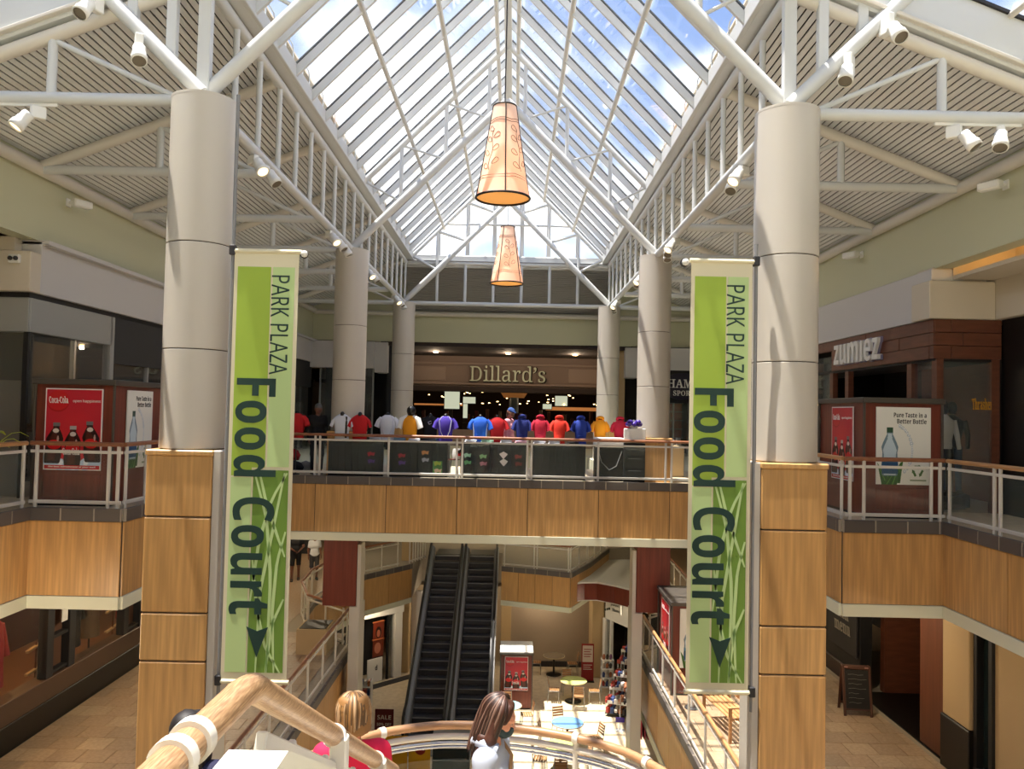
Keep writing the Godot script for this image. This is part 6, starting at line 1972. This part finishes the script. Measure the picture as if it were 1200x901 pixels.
	for i in 2:
		t = thing("yellow_board", ["yellow board with a round red emblem below the escalators, left of two", "yellow board with a round red emblem below the escalators, right of two"][i], "sign", V(-2.78 + i * 0.66, 0, -22.9 + 0.08 * i), 0.12 - 0.2 * i, "yellow boards")
		box(t, "board", mt("board_yellow", Color(0.85, 0.64, 0.06), 0.5), -0.31, 0.31, 0.04, 1.18, -0.03, 0.0, 0.008)
		part(t, "emblem", lathe([Vector2(0, 0), Vector2(0.15, 0), Vector2(0.15, 0.006), Vector2(0, 0.006)], 24, true), mt("emblem_red", Color(0.55, 0.08, 0.06), 0.5), V(0.02, 0.86, 0), Basis(Vector3.RIGHT, PI / 2))
		part(t, "emblem_bar", bx(0.24, 0.045, 0.004), M.sign_white, V(0.02, 0.87, 0.008))
		box(t, "foot", M.black, -0.33, 0.33, 0, 0.04, -0.16, 0.12, 0.005)
	t = thing("glass_case", "dark teal glass case beside the yellow boards below the escalators", "case", V(-1.22, 0, -22.95))
	box(t, "base", M.charcoal, -0.55, 0.5, 0, 0.5, -0.5, 0, 0.01)
	box(t, "case_glass", mt("teal_case", Color(0.10, 0.16, 0.16), 0.1), -0.54, 0.49, 0.5, 1.15, -0.49, -0.01, 0.01)
	for y in [0.5, 0.85, 1.15]:
		box(t, "frame", M.grey, -0.56, 0.51, y, y + 0.025, -0.51, 0.01)

func middle_level() -> void:
	var y := L2 + 0.012
	# chalkboard A-frame
	var t := thing("sandwich_board", "black chalkboard sandwich sign with a brown wood frame on the right middle walkway", "sign", V(7.42, y, -16.55), -0.12)
	var fr := mt("board_frame", Color(0.30, 0.17, 0.11), 0.55)
	var tilt := 0.2
	for sd in [1.0, -1.0]:
		var b := Basis(Vector3.RIGHT, -tilt * sd)
		var o := V(0, 0.48, sd * 0.13)
		var pn := part(t, "chalkboard", bx(0.46, 0.74, 0.015), M.black, o + V(0, 0.04, 0), b)
		for sx in [-1.0, 1.0]:
			part(t, "stile", bx(0.055, 0.98, 0.03, 0.008), fr, o + b * V(sx * 0.255, 0, 0), b)
		part(t, "top_rail", bx(0.44, 0.07, 0.03, 0.01), fr, o + b * V(0, 0.455, 0), b)
		part(t, "bottom_rail", bx(0.46, 0.05, 0.03, 0.008), fr, o + b * V(0, -0.34, 0), b)
		if sd > 0:
			for k in 7:
				var lens := [0.30, 0.36, 0.26, 0.34, 0.2, 0.3, 0.24]
				part(pn, "chalk_line", sweep([V(-0.17, 0.28 - k * 0.09, 0.009), V(-0.17 + lens[k] * 0.33, 0.29 - k * 0.09, 0.009), V(-0.17 + lens[k] * 0.66, 0.275 - k * 0.09, 0.009), V(-0.17 + lens[k], 0.285 - k * 0.09, 0.009)], 0.006, 4, 0.3), M.chalk)
			for sx in [-0.2, 0.2]:
				part(t, "painted_corner", bx(0.07, 0.03, 0.01, 0.004), mt("pink_chalk", Color(0.55, 0.40, 0.36), 0.8), o + b * V(sx, 0.46, 0.016), b)
	# oak bench
	t = thing("oak_bench", "oak slatted bench with armrests in the sun behind the right middle railing", "bench", V(4.55, y, -15.5), -PI / 2 + 0.15)
	for k in 5:
		part(t, "seat_slat", bx(1.3, 0.03, 0.075, 0.008), M.oak, V(0, 0.44, 0.2 - k * 0.095))
	for k in 3:
		part(t, "back_slat", bx(1.3, 0.09, 0.025, 0.008), M.oak, V(0, 0.58 + k * 0.13, -0.27 - k * 0.02), Basis(Vector3.RIGHT, -0.12))
	for sx in [-0.62, 0.62]:
		bar(t, "leg", M.oak, V(sx, 0, 0.24), V(sx, 0.64, 0.24), 0.055, 0.055, V(0, 0, 1), 0.006)
		bar(t, "leg", M.oak, V(sx, 0, -0.24), V(sx, 0.92, -0.33), 0.055, 0.055, V(1, 0, 0), 0.006)
		bar(t, "armrest", M.oak, V(sx, 0.65, 0.3), V(sx, 0.66, -0.28), 0.07, 0.035, Vector3.UP, 0.008)
	t = thing("sign_post", "slim white sign post beside the middle-level kiosk", "post", V(4.1, y, -16.6))
	pipe(t, "post", M.white, V(0, 0, 0), V(0, 1.2, 0), 0.03, 10)
	part(t, "foot", lathe([Vector2(0, 0), Vector2(0.16, 0), Vector2(0.15, 0.03), Vector2(0, 0.04)], 18), M.charcoal)
	# planter beside the left middle column
	t = thing("planter_box", "low beige planter box with black soil behind the left middle column", "planter", V(-4.45, y, -20.0))
	box(t, "box", M.tan_pier, -0.38, 0.36, 0.0, 0.62, -0.45, 0.45, 0.012)
	box(t, "soil", M.black, -0.33, 0.31, 0.60, 0.635, -0.40, 0.40)

# ---------------------------------------------------------------- the stair in front of the camera
func near_stair() -> void:
	var s := structure("floor_stair", "stair flight and landing in front of the camera")
	var n := 10
	var zt := -1.45
	var zb := -4.7
	for k in n:
		var y1 := L3 - (L3 - 7.0) * (k + 1) / n
		var z0 := zt - (zt - zb) * k / n
		var z1 := zt - (zt - zb) * (k + 1) / n
		box(s, "tread", M.floor_cream, -2.4, 1.9, y1 - 0.18, y1, z1, z0 + 0.02, 0.008)
	var rim := [[-1.6, -4.9], [-1.35, -5.35], [-0.99, -5.75], [-0.62, -6.1], [-0.22, -6.26], [0.08, -6.27], [0.34, -6.24], [0.6, -6.17], [0.91, -6.03], [1.15, -5.86], [1.34, -5.6], [1.55, -5.2], [1.7, -4.85]]
	var poly := []
	for p in rim:
		poly.append(Vector2(p[0], p[1] - 0.1))
	poly.append(Vector2(1.9, -4.7))
	poly.append(Vector2(-2.4, -4.7))
	slab(s, "landing", M.floor_cream, poly, 6.78, 7.0)
	box(s, "pier", M.tan_pier, -1.2, 1.2, L2, 6.8, -5.4, -4.9, 0.02)
	# curved rail of the landing
	var t := thing("curved_railing", "curved railing with a wood handrail and chrome tubes round the stair landing", "railing", V(0, 7.0, 0))
	var c := Curve3D.new()
	for i in rim.size():
		var p := V(rim[i][0], 0, rim[i][1])
		var q0 = rim[maxi(i - 1, 0)]
		var q1 = rim[mini(i + 1, rim.size() - 1)]
		var tg := V(q1[0] - q0[0], 0, q1[1] - q0[1]) / 6.0
		c.add_point(p, -tg, tg)
	var pts := []
	var L := c.get_baked_length()
	for k in 49:
		pts.append(c.sample_baked(L * k / 48.0))
	var lift := func(y: float) -> Array:
		var o := []
		for p in pts:
			o.append(p + V(0, y, 0))
		return o
	part(t, "handrail", sweep(lift.call(0.97), 0.032, 14), M.oak_curve if M.has("oak_curve") else tri_oak())
	part(t, "flat_rail", sweep(lift.call(0.885), 0.024, 10), M.steel_warm)
	part(t, "chrome_rail", sweep(lift.call(0.835), 0.016, 10), M.chrome)
	part(t, "chrome_rail", sweep(lift.call(0.805), 0.010, 8), M.chrome)
	part(t, "bottom_rail", sweep(lift.call(0.12), 0.022, 8), M.steel_warm)
	for f in [0.04, 0.16, 0.335, 0.50, 0.665, 0.80, 0.96]:
		var p := c.sample_baked(L * f)
		pipe(t, "post", M.steel_warm, p + V(0, -0.02, 0), p + V(0, 0.94, 0), 0.024, 12)
		var d := (c.sample_baked(L * f + 0.02) - p).normalized()
		part(t, "collar", sweep([p + V(0, 0.97, 0) - d * 0.022, p + V(0, 0.97, 0) + d * 0.022], 0.041, 14), M.steel_warm)
	for k in 24:
		var a: Vector3 = pts[k * 2]
		var b: Vector3 = pts[k * 2 + 2]
		bar(t, "pane", M.rail_glass, a + V(0, 0.43, 0), b + V(0, 0.43, 0), 0.008, 0.56, Vector3.UP).basis = Basis((b - a).normalized().cross(Vector3.UP), (b - a).normalized(), Vector3.UP)
	# near handrail: level, then down the stair
	t = thing("stair_handrail", "thick oak handrail with white collars at the stair head, near the camera", "handrail", V(-0.33, 0, 0))
	var k0 := V(0, 9.735, -1.1)
	var k1 := V(0, 9.72, -1.97)
	var slope := V(0, -0.52, -1.0).normalized()
	var near_oak := mt("near_oak", Color(0.82, 0.68, 0.52), 0.4)
	near_oak.albedo_texture = noise_tex(0.03, Color(0.55, 0.48, 0.42), Color(1.0, 1.0, 1.0), 21, FastNoiseLite.TYPE_SIMPLEX_SMOOTH, 256, 5)
	near_oak.texture_filter = BaseMaterial3D.TEXTURE_FILTER_LINEAR
	tri(near_oak, V(26.0, 26.0, 1.6))
	part(t, "handrail", sweep([k0 + V(0, 0, 1.1), k0 + V(0, 0, 0.4), k0, k1 + V(0, 0.003, 0.07), k1 + V(0, -0.004, 0.02), k1 + slope * 0.03 , k1 + slope * 0.08, k1 + slope * 1.3, k1 + slope * 2.9], 0.036, 24), near_oak)
	for z in [-1.53, -1.62]:
		part(t, "collar", sweep([V(0, 9.73, z + 0.016), V(0, 9.73, z - 0.016)], 0.045, 24), M.steel_warm)
	for f in [1.12, 2.2]:
		var p = k1 + slope * f
		part(t, "collar", sweep([p - slope * 0.013, p + slope * 0.013], 0.043, 24), M.steel_warm)
		box(t, "collar_strap", M.steel_warm, -0.012, 0.05, p.y - 0.34, p.y, p.z - 0.03, p.z + 0.03, 0.006)
	# flat white stringers and posts below it
	for q in [[0.15, 0.10], [0.32, 0.05]]:
		bar(t, "sloping_rail", M.steel_warm, k1 + slope * 0.1 + V(0, -q[0], 0), k1 + slope * 2.9 + V(0, -q[0], 0), 0.03, q[1], Vector3.UP, 0.005)
	for f in [0.42, 0.92, 1.5, 2.1, 2.7]:
		var p = k1 + slope * f
		bar(t, "post", M.steel_warm, p + V(0, -0.95, 0), p + V(0, -0.10, 0), 0.09, 0.025, V(1, 0, 0), 0.006).basis = Basis(V(0, 0, 1), V(0, 1, 0), V(-1, 0, 0))
	for f in [0.66, 1.2, 1.8]:
		var p = k1 + slope * f + V(0, -0.62, 0)
		bar(t, "pane", M.rail_glass, p - slope * 0.24, p + slope * 0.24, 0.008, 0.5)
	bar(t, "post", M.steel_warm, V(0, L3, -1.575), V(0, 9.70, -1.575), 0.05, 0.05, V(0, 0, 1), 0.008)
	# white box-section guard beside the handrail
	t = thing("stair_guard", "white painted box guard with a sunk panel beside the near handrail", "guard", V(-0.20, 0, 0))
	var top := [[0.0, 9.71], [-1.63, 9.71], [-3.6, 8.70]]
	var prof := []
	for p in top:
		prof.append(Vector2(p[0], p[1]))
	for i in range(2, -1, -1):
		prof.append(Vector2(top[i][0], top[i][1] - 0.5))
	var body := join([[plate(prof, 0.12), Transform3D(Basis(V(0, 0, 1), V(0, 1, 0), V(-1, 0, 0)), V(0.06, 0, 0))]])
	part(t, "body", body, M.steel_warm)
	bar(t, "sunk_edge", M.steel_warm, V(0.065, 9.64, -1.62), V(0.065, 8.66, -3.6), 0.012, 0.03)
	bar(t, "lower_edge", M.steel_warm, V(0.065, 9.50, -1.62), V(0.065, 8.50, -3.6), 0.012, 0.03)

func tri_oak() -> StandardMaterial3D:
	var m := mt("oak_curve", Color(0.72, 0.54, 0.38), 0.4)
	m.albedo_texture = M.oak.albedo_texture
	return tri(m, V(0.8, 3.0, 3.0))

# ---------------------------------------------------------------- people
func finger_bones(w: Vector3, dir: Vector3, side: Vector3, pal: Vector3, s: float) -> Array:
	# a relaxed hand from the wrist w; dir along the forearm, side towards the thumb, pal towards the palm
	var out := []
	var pc := w + dir * 0.045 * s
	out.append([w, pc + side * 0.014 * s, 0.024 * s, 0.024 * s])
	out.append([w, w + dir * 0.085 * s + side * 0.026 * s, 0.022 * s, 0.014 * s])
	out.append([w, w + dir * 0.085 * s - side * 0.026 * s, 0.022 * s, 0.013 * s])
	var ln := [0.068, 0.078, 0.072, 0.056]
	for k in 4:
		var b := w + dir * (0.085 - 0.004 * absf(k - 1)) * s + side * (0.03 - 0.02 * k) * s
		var m = b + (dir * 0.85 + pal * 0.3).normalized() * ln[k] * 0.5 * s
		var e = m + (dir * 0.6 + pal * 0.65).normalized() * ln[k] * 0.5 * s
		out.append([b - dir * 0.01 * s, m, 0.0098 * s, 0.0088 * s])
		out.append([m, e, 0.0088 * s, 0.0075 * s])
	var tb := w + dir * 0.025 * s + side * 0.028 * s
	var tm := tb + (dir * 0.6 + side * 0.75 + pal * 0.2).normalized() * 0.038 * s
	out.append([tb, tm, 0.014 * s, 0.0105 * s])
	out.append([tm, tm + (dir * 0.85 + side * 0.2 + pal * 0.4).normalized() * 0.032 * s, 0.0105 * s, 0.0085 * s])
	return out

func person(label: String, at: Vector3, yaw: float, o: Dictionary) -> Node3D:
	var t := thing("person", label, "person", at, yaw)
	var s: float = o.get("height", 1.68) / 1.70
	var cell: float = o.get("cell", 0.016)
	var fat: float = o.get("width", 1.0)
	var sk := mt(o.get("skin_name", "skin_light"), o.get("skin", Color(0.80, 0.56, 0.45)), 0.5)
	sk.subsurf_scatter_enabled = true
	sk.subsurf_scatter_strength = 0.1
	var P := func(x: float, y: float, z: float) -> Vector3:
		return V(x * s * fat, y * s, z * s)
	var tilt: float = o.get("nod", 0.0)
	var turn: float = o.get("head_turn", 0.0)
	# joints
	var hip: Array = [P.call(-0.09, 0.90, 0), P.call(0.09, 0.90, 0)]
	var sh: Array = [P.call(-0.165, 1.385, -0.01), P.call(0.165, 1.385, -0.01)]
	var el: Array = o.get("elbows", [V(-0.225, 1.11, -0.02), V(0.225, 1.11, -0.02)])
	var wr: Array = o.get("wrists", [V(-0.23, 0.87, 0.06), V(0.23, 0.87, 0.06)])
	var kn: Array = o.get("knees", [V(-0.10, 0.49, 0.02), V(0.10, 0.49, 0.02)])
	var an: Array = o.get("ankles", [V(-0.10, 0.08, -0.02), V(0.10, 0.08, -0.02)])
	var arms := []
	var sleeves := []
	var legs := []
	var longs: bool = o.get("long_sleeves", false)
	for i in 2:
		var e: Vector3 = el[i] * s
		var w: Vector3 = wr[i] * s
		arms.append([sh[i], e, 0.046 * s, 0.036 * s])
		arms.append([e, w, 0.037 * s, 0.025 * s])
		sleeves.append([sh[i], e if longs else sh[i].lerp(e, 0.62), 0.062 * s, 0.052 * s])
		if longs:
			sleeves.append([e, e.lerp(w, 0.93), 0.050 * s, 0.038 * s])
		var k: Vector3 = kn[i] * s
		var a: Vector3 = an[i] * s
		legs.append([hip[i], k, 0.085 * s, 0.055 * s])
		legs.append([k, a, 0.055 * s, 0.036 * s])
	var torso := [[P.call(-0.07, 0.93, 0), P.call(0.07, 0.93, 0), 0.105 * s, 0.105 * s], [P.call(-0.05, 1.06, 0), P.call(0.05, 1.06, 0), 0.095 * s, 0.095 * s], [P.call(-0.085, 1.25, 0.0), P.call(0.085, 1.25, 0.0), 0.10 * s, 0.10 * s], [P.call(-0.13, 1.37, -0.01), P.call(0.13, 1.37, -0.01), 0.066 * s, 0.066 * s], [P.call(0, 1.38, -0.01), P.call(0, 1.50, 0.0), 0.055 * s, 0.048 * s]]
	var feet := []
	for i in 2:
		var a: Vector3 = an[i] * s
		feet.append([V(a.x, 0.035 * s, a.z - 0.03 * s), V(a.x * 1.1, 0.028 * s, a.z + 0.14 * s), 0.034 * s, 0.026 * s])
		feet.append([a, V(a.x, 0.035 * s, a.z), 0.036 * s, 0.034 * s])
	var body := skin_mesh(torso + arms + legs + feet, cell, 0.04)
	# head in its own finer grid, turned on the neck
	var hb := Basis(Vector3.UP, turn) * Basis(Vector3.RIGHT, tilt)
	var hp: Vector3 = P.call(0, 1.50, 0.0)
	var H := func(x: float, y: float, z: float) -> Vector3:
		return hp + hb * (V(x, y, z) * s)
	var hc: float = o.get("head_cell", 0.008)
	var head := [[H.call(0, 0.125, -0.025), H.call(0, 0.115, 0.015), 0.088 * s, 0.082 * s], [H.call(-0.03, 0.08, 0.02), H.call(0.03, 0.08, 0.02), 0.062 * s, 0.062 * s], [H.call(-0.02, 0.03, 0.045), H.call(0.02, 0.03, 0.045), 0.036 * s, 0.036 * s], [H.call(0, 0.018, 0.075), H.call(0, 0.02, 0.068), 0.02 * s, 0.02 * s],
		[H.call(0, 0.105, 0.092), H.call(0, 0.075, 0.108), 0.010 * s, 0.014 * s], [H.call(-0.03, 0.125, 0.078), H.call(0.03, 0.125, 0.078), 0.016 * s, 0.016 * s], [H.call(-0.015, 0.047, 0.086), H.call(0.015, 0.047, 0.086), 0.011 * s, 0.011 * s], [H.call(0, -0.06, -0.01), H.call(0, 0.06, -0.02), 0.05 * s, 0.054 * s]]
	for sx in [-1.0, 1.0]:
		head.append([H.call(sx * 0.084, 0.105, -0.01), H.call(sx * 0.086, 0.075, -0.005), 0.017 * s, 0.012 * s])
		head.append([H.call(sx * 0.045, 0.075, 0.065), H.call(sx * 0.04, 0.07, 0.065), 0.024 * s, 0.022 * s])
	var list := [[body, Transform3D.IDENTITY], [skin_mesh(head, hc, 0.018), Transform3D.IDENTITY]]
	for i in 2:
		var e: Vector3 = el[i] * s
		var w: Vector3 = wr[i] * s
		var d := (w - e).normalized()
		var sd := V(0, 0, 1) - d * d.z
		sd = sd.normalized()
		var pal := d.cross(sd) * (1.0 if i == 0 else -1.0)
		if pal.x * (-1.0 if i == 0 else 1.0) > 0:
			pal = -pal
		list.append([skin_mesh(finger_bones(w, d, sd, pal, s), o.get("hand_cell", 0.006), 0.006), Transform3D.IDENTITY])
	part(t, "body", join(list), sk)
	# eyes, brows, mouth
	for sx in [-1.0, 1.0]:
		part(t, "eye", lathe([Vector2(0, -0.011), Vector2(0.009, -0.006), Vector2(0.011, 0), Vector2(0.009, 0.006), Vector2(0, 0.011)], 10), M.white, H.call(sx * 0.032, 0.105, 0.082))
		part(t, "iris", lathe([Vector2(0, -0.005), Vector2(0.0055, 0), Vector2(0, 0.005)], 8), M.dark, H.call(sx * 0.032, 0.105, 0.0915))
		part(t, "brow", sweep([H.call(sx * 0.016, 0.126, 0.094), H.call(sx * 0.034, 0.131, 0.091), H.call(sx * 0.05, 0.125, 0.08)], 0.0035, 6), mt("hair_brown", Color(0.20, 0.11, 0.07), 0.7))
	part(t, "lips", sweep([H.call(-0.022, 0.047, 0.094), H.call(0, 0.05, 0.099), H.call(0.022, 0.047, 0.094)], 0.006, 6), mt("lips", Color(0.62, 0.30, 0.28), 0.5))
	# clothes
	var top := mt(o.get("top_name", "top_white"), o.get("top", Color(0.85, 0.86, 0.88)), 0.85)
	var inf := []
	for b in torso.slice(0, 4) :
		inf.append([b[0], b[1], b[2] + 0.016 * s, b[3] + 0.016 * s])
	var cuts := [[P.call(0, 0.86, 0), Vector3.DOWN], [P.call(0, 1.455, -0.02), Vector3.UP]]
	part(t, "shirt", skin_mesh(inf + sleeves, cell, 0.04, cuts), top)
	var tr := []
	for b in legs:
		tr.append([b[0], b[1], b[2] + 0.014 * s, b[3] + 0.016 * s])
	tr.append([P.call(-0.07, 0.93, 0), P.call(0.07, 0.93, 0), 0.115 * s, 0.115 * s])
	var hem: float = o.get("hem", 0.10)
	part(t, "trousers", skin_mesh(tr, cell, 0.04, [[P.call(0, 0.99, 0), Vector3.UP], [P.call(0, hem, 0), Vector3.DOWN]]), mt(o.get("legs_name", "trousers_dark"), o.get("legs", Color(0.10, 0.11, 0.14)), 0.85))
	for i in 2:
		var a: Vector3 = an[i] * s
		part(t, "shoe", loft(ellipse_rings([[0.0, 0.048, 0.135, 0, 0.04, 0.8], [0.03, 0.05, 0.137, 0, 0.04, 0.8], [0.06, 0.044, 0.10, 0, 0.01], [0.095, 0.042, 0.055, 0, -0.03]], 14)), M.charcoal, V(a.x, 0, a.z))
	# hair
	var hm := mt(o.get("hair_name", "hair_brown"), o.get("hair", Color(0.20, 0.11, 0.07)), 0.6)
	var hair := []
	match o.get("style", "short"):
		"long":
			hair = [[H.call(0, 0.145, -0.03), H.call(0, 0.135, 0.0), 0.092 * s, 0.088 * s], [H.call(0, 0.10, -0.05), H.call(0, -0.06, -0.055), 0.08 * s, 0.068 * s]]
			for sx in [-1.0, 1.0]:
				hair.append([H.call(sx * 0.075, 0.13, -0.01), H.call(sx * 0.088, -0.02, 0.005), 0.032 * s, 0.036 * s])
				hair.append([H.call(sx * 0.088, -0.02, 0.005), H.call(sx * 0.085, -0.15, 0.03), 0.036 * s, 0.02 * s])
				hair.append([H.call(sx * 0.04, 0.19, 0.04), H.call(sx * 0.08, 0.12, 0.045), 0.025 * s, 0.02 * s])
				for q in 4:
					hair.append([H.call(sx * (0.02 + 0.02 * q), -0.03, -0.085 + 0.012 * q), H.call(sx * (0.03 + 0.024 * q), -0.17 - 0.015 * (q % 2), -0.07 + 0.02 * q), 0.026 * s, 0.013 * s])
		"bowl":
			hair = [[H.call(0, 0.14, -0.03), H.call(0, 0.135, 0.01), 0.098 * s, 0.092 * s]]
			for q in 17:
				var a := PI * (0.0 + 1.0 * q / 16.0)
				var r := 0.082
				hair.append([H.call(cos(a) * r * 0.7, 0.19, -0.02 - sin(a) * r * 0.7), H.call(cos(a) * (r + 0.014), 0.045 - 0.02 * sin(a) - 0.012 * (q % 2), -0.015 - sin(a) * (r + 0.01)), 0.026 * s, 0.015 * s])
		"cap":
			hair = [[H.call(0, 0.12, -0.04), H.call(0, 0.02, -0.05), 0.075 * s, 0.055 * s]]
			part(t, "cap", skin_mesh([[H.call(0, 0.155, -0.02), H.call(0, 0.15, 0.01), 0.092 * s, 0.088 * s], [H.call(-0.04, 0.155, 0.12), H.call(0.04, 0.155, 0.12), 0.014 * s, 0.014 * s], [H.call(-0.05, 0.155, 0.08), H.call(0.05, 0.155, 0.08), 0.016 * s, 0.016 * s]], hc, 0.03, [[H.call(0, 0.145, 0), hb * V(0, -1, 0.0)]]), mt(o.get("cap_name", "cap_blue"), o.get("cap", Color(0.15, 0.28, 0.52)), 0.8))
		_:
			hair = [[H.call(0, 0.145, -0.03), H.call(0, 0.145, 0.0), 0.092 * s, 0.086 * s], [H.call(0, 0.10, -0.05), H.call(0, 0.04, -0.055), 0.075 * s, 0.055 * s]]
	var hcut := [[H.call(0, 0.118, 0.062), (hb * V(0, -0.5, 1.0)).normalized()]] if o.get("style", "short") != "long" else [[H.call(0, 0.1, 0.072), hb * V(0, 0, 1)]]
	part(t, "hair", skin_mesh(hair, hc, 0.02, hcut), hm)
	if o.has("locks"):
		# separate locks of hair in three tones, falling from the crown over the hair cap
		var g := RandomNumberGenerator.new()
		g.seed = 4
		var tones := [[], [], []]
		var n: int = o["locks"]
		var long_hair: bool = o.get("style", "") == "long"
		for q in n:
			var a := PI * (-0.08 + 1.16 * q / (n - 1.0)) + g.randf_range(-0.05, 0.05)
			var pts := []
			var y_end := g.randf_range(-0.19, -0.10) if long_hair else g.randf_range(0.0, 0.05)
			for j in 9:
				var f := j / 8.0
				var th := minf(f * 1.5, 1.0) * PI / 2
				var r := 0.098 * sin(th) + (0.004 if j < 8 else -0.006)
				var y := 0.135 + 0.105 * cos(th)
				if f > 0.66:
					y = lerpf(0.135, y_end, (f - 0.66) / 0.34)
					r += (0.006 if long_hair else 0.004) * sin(a * 7.0 + f * 5.0)
				pts.append(H.call(cos(a) * r * 0.98, y, -0.018 - sin(a) * r * 1.08 + 0.02 * sin(th) * absf(cos(a))))
			var w := g.randf_range(0.009, 0.014)
			tones[q % 3 if g.randf() < 0.8 else 0].append([sweep(pts, [w * 0.6, w, w, w, w, w, w * 0.9, w * 0.7, w * 0.25], 6), Transform3D.IDENTITY])
		for k in 3:
			var c: Color = o.get("hair", Color(0.2, 0.11, 0.07))
			var lm := mt(o.get("hair_name", "hair_brown") + "_lock_%d" % k, [c.darkened(0.35), c, c.lightened(0.22)][k], 0.45)
			part(t, "hair_locks", join(tones[k]), lm)
	if o.has("mask"):
		part(t, "face_mask", skin_mesh([[H.call(-0.02, 0.045, 0.06), H.call(0.02, 0.045, 0.06), 0.048 * s, 0.048 * s], [H.call(0, 0.07, 0.098), H.call(0, 0.04, 0.092), 0.02 * s, 0.024 * s], [H.call(-0.05, 0.06, 0.03), H.call(0.05, 0.06, 0.03), 0.042 * s, 0.042 * s]], hc, 0.02, [[H.call(0, 0.082, 0.09), hb * V(0, 1, 0)], [H.call(0, 0.05, 0.02), hb * V(0, 0, -1)]]), mt("mask_cloth", o["mask"], 0.85))
		for sx in [-1.0, 1.0]:
			part(t, "ear_loop", sweep([H.call(sx * 0.075, 0.07, 0.04), H.call(sx * 0.088, 0.10, 0.0), H.call(sx * 0.09, 0.09, -0.02)], 0.0025, 5), M.mask_cloth)
	if o.has("hood"):
		part(t, "hood", sweep([P.call(-0.085, 1.43, 0.05), P.call(-0.10, 1.46, -0.03), P.call(-0.05, 1.45, -0.10), P.call(0.05, 1.45, -0.10), P.call(0.10, 1.46, -0.03), P.call(0.085, 1.43, 0.05)], 0.036 * s, 10), top)
	if o.has("strap"):
		part(t, "bag_strap", sweep([P.call(0.10, 1.46, 0.0), P.call(0.03, 1.36, 0.115), P.call(-0.08, 1.15, 0.125), P.call(-0.16, 0.95, 0.09)], 0.014, 8, 0.4), mt("strap_tan", Color(0.62, 0.47, 0.30), 0.7))
	return t

func people() -> void:
	person("woman with long brown hair and dark face mask in white hooded top", V(0.22, 7.0, -4.95), PI / 2 - 0.25, {"height": 1.64, "style": "long", "locks": 64, "cell": 0.013, "head_cell": 0.005, "hair_name": "hair_chestnut", "hair": Color(0.26, 0.13, 0.07), "mask": Color(0.16, 0.24, 0.26), "hood": true, "strap": true, "long_sleeves": true, "nod": 0.35, "head_turn": 0.1, "elbows": [V(-0.22, 1.12, 0.02), V(0.22, 1.12, 0.02)], "wrists": [V(-0.12, 1.02, 0.22), V(0.12, 1.02, 0.22)], "top_name": "hoodie_white", "top": Color(0.66, 0.69, 0.75)})
	person("person with short blond hair in a pink top seen from behind", V(-0.62, 7.0, -4.85), PI + 0.2, {"height": 1.66, "style": "bowl", "locks": 64, "cell": 0.013, "head_cell": 0.005, "hair_name": "hair_blond", "hair": Color(0.56, 0.40, 0.22), "top_name": "top_pink", "top": Color(0.86, 0.09, 0.27), "nod": 0.1, "width": 1.05})
	person("dark-haired person mostly hidden behind the near handrail at the left", V(-1.36, 7.18, -4.24), PI, {"height": 1.60, "style": "long", "hair_name": "hair_dark", "hair": Color(0.09, 0.06, 0.06), "top_name": "top_navy", "top": Color(0.10, 0.10, 0.22)})
	var up := L3 + 0.015
	person("grey-haired man in a black jacket beside the left middle column on the bridge", V(-4.40, up, -19.3), 0.5, {"height": 1.66, "style": "short", "cell": 0.02, "head_cell": 0.01, "hand_cell": 0.008, "hair_name": "hair_grey", "hair": Color(0.36, 0.35, 0.35), "top_name": "jacket_black", "top": Color(0.03, 0.03, 0.035), "long_sleeves": true, "skin_name": "skin_tan", "skin": Color(0.46, 0.30, 0.23), "nod": 0.3, "width": 1.08})
	person("woman in a pink and white top and blue cap among the shirts on the bridge", V(0.22, up, -19.95), 1.2, {"height": 1.66, "style": "cap", "cell": 0.02, "head_cell": 0.01, "hand_cell": 0.008, "top_name": "top_pale_pink", "top": Color(0.86, 0.62, 0.68), "long_sleeves": true, "skin_name": "skin_tan", "nod": 0.35})
	var m2 := L2 + 0.012
	person("man in a dark shirt walking on the far left middle walkway", V(-7.12, m2, -27.9), 0.2, {"height": 1.78, "cell": 0.022, "head_cell": 0.012, "hand_cell": 0.009, "top_name": "shirt_dark", "top": Color(0.09, 0.09, 0.11), "hem": 0.5, "legs_name": "shorts_dark", "legs": Color(0.07, 0.07, 0.09), "skin_name": "skin_tan", "elbows": [V(-0.25, 1.12, 0.0), V(0.25, 1.12, 0.0)], "wrists": [V(-0.05, 1.02, 0.22), V(0.12, 1.0, 0.22)], "knees": [V(-0.1, 0.5, 0.1), V(0.1, 0.49, -0.02)], "ankles": [V(-0.1, 0.08, 0.12), V(0.1, 0.1, -0.14)]})
	person("person in a white top and grey cap on the far left middle walkway", V(-6.52, m2, -28.1), 0.4, {"height": 1.60, "cell": 0.022, "head_cell": 0.012, "hand_cell": 0.009, "style": "cap", "cap_name": "cap_grey", "cap": Color(0.5, 0.5, 0.5), "hem": 0.45, "legs_name": "shorts_grey", "legs": Color(0.25, 0.25, 0.27), "skin_name": "skin_tan"})
	person("person in black farther back on the far left middle walkway", V(-6.1, m2, -31.2), 0.0, {"height": 1.72, "cell": 0.022, "head_cell": 0.012, "hand_cell": 0.009, "top_name": "shirt_dark", "skin_name": "skin_tan"})
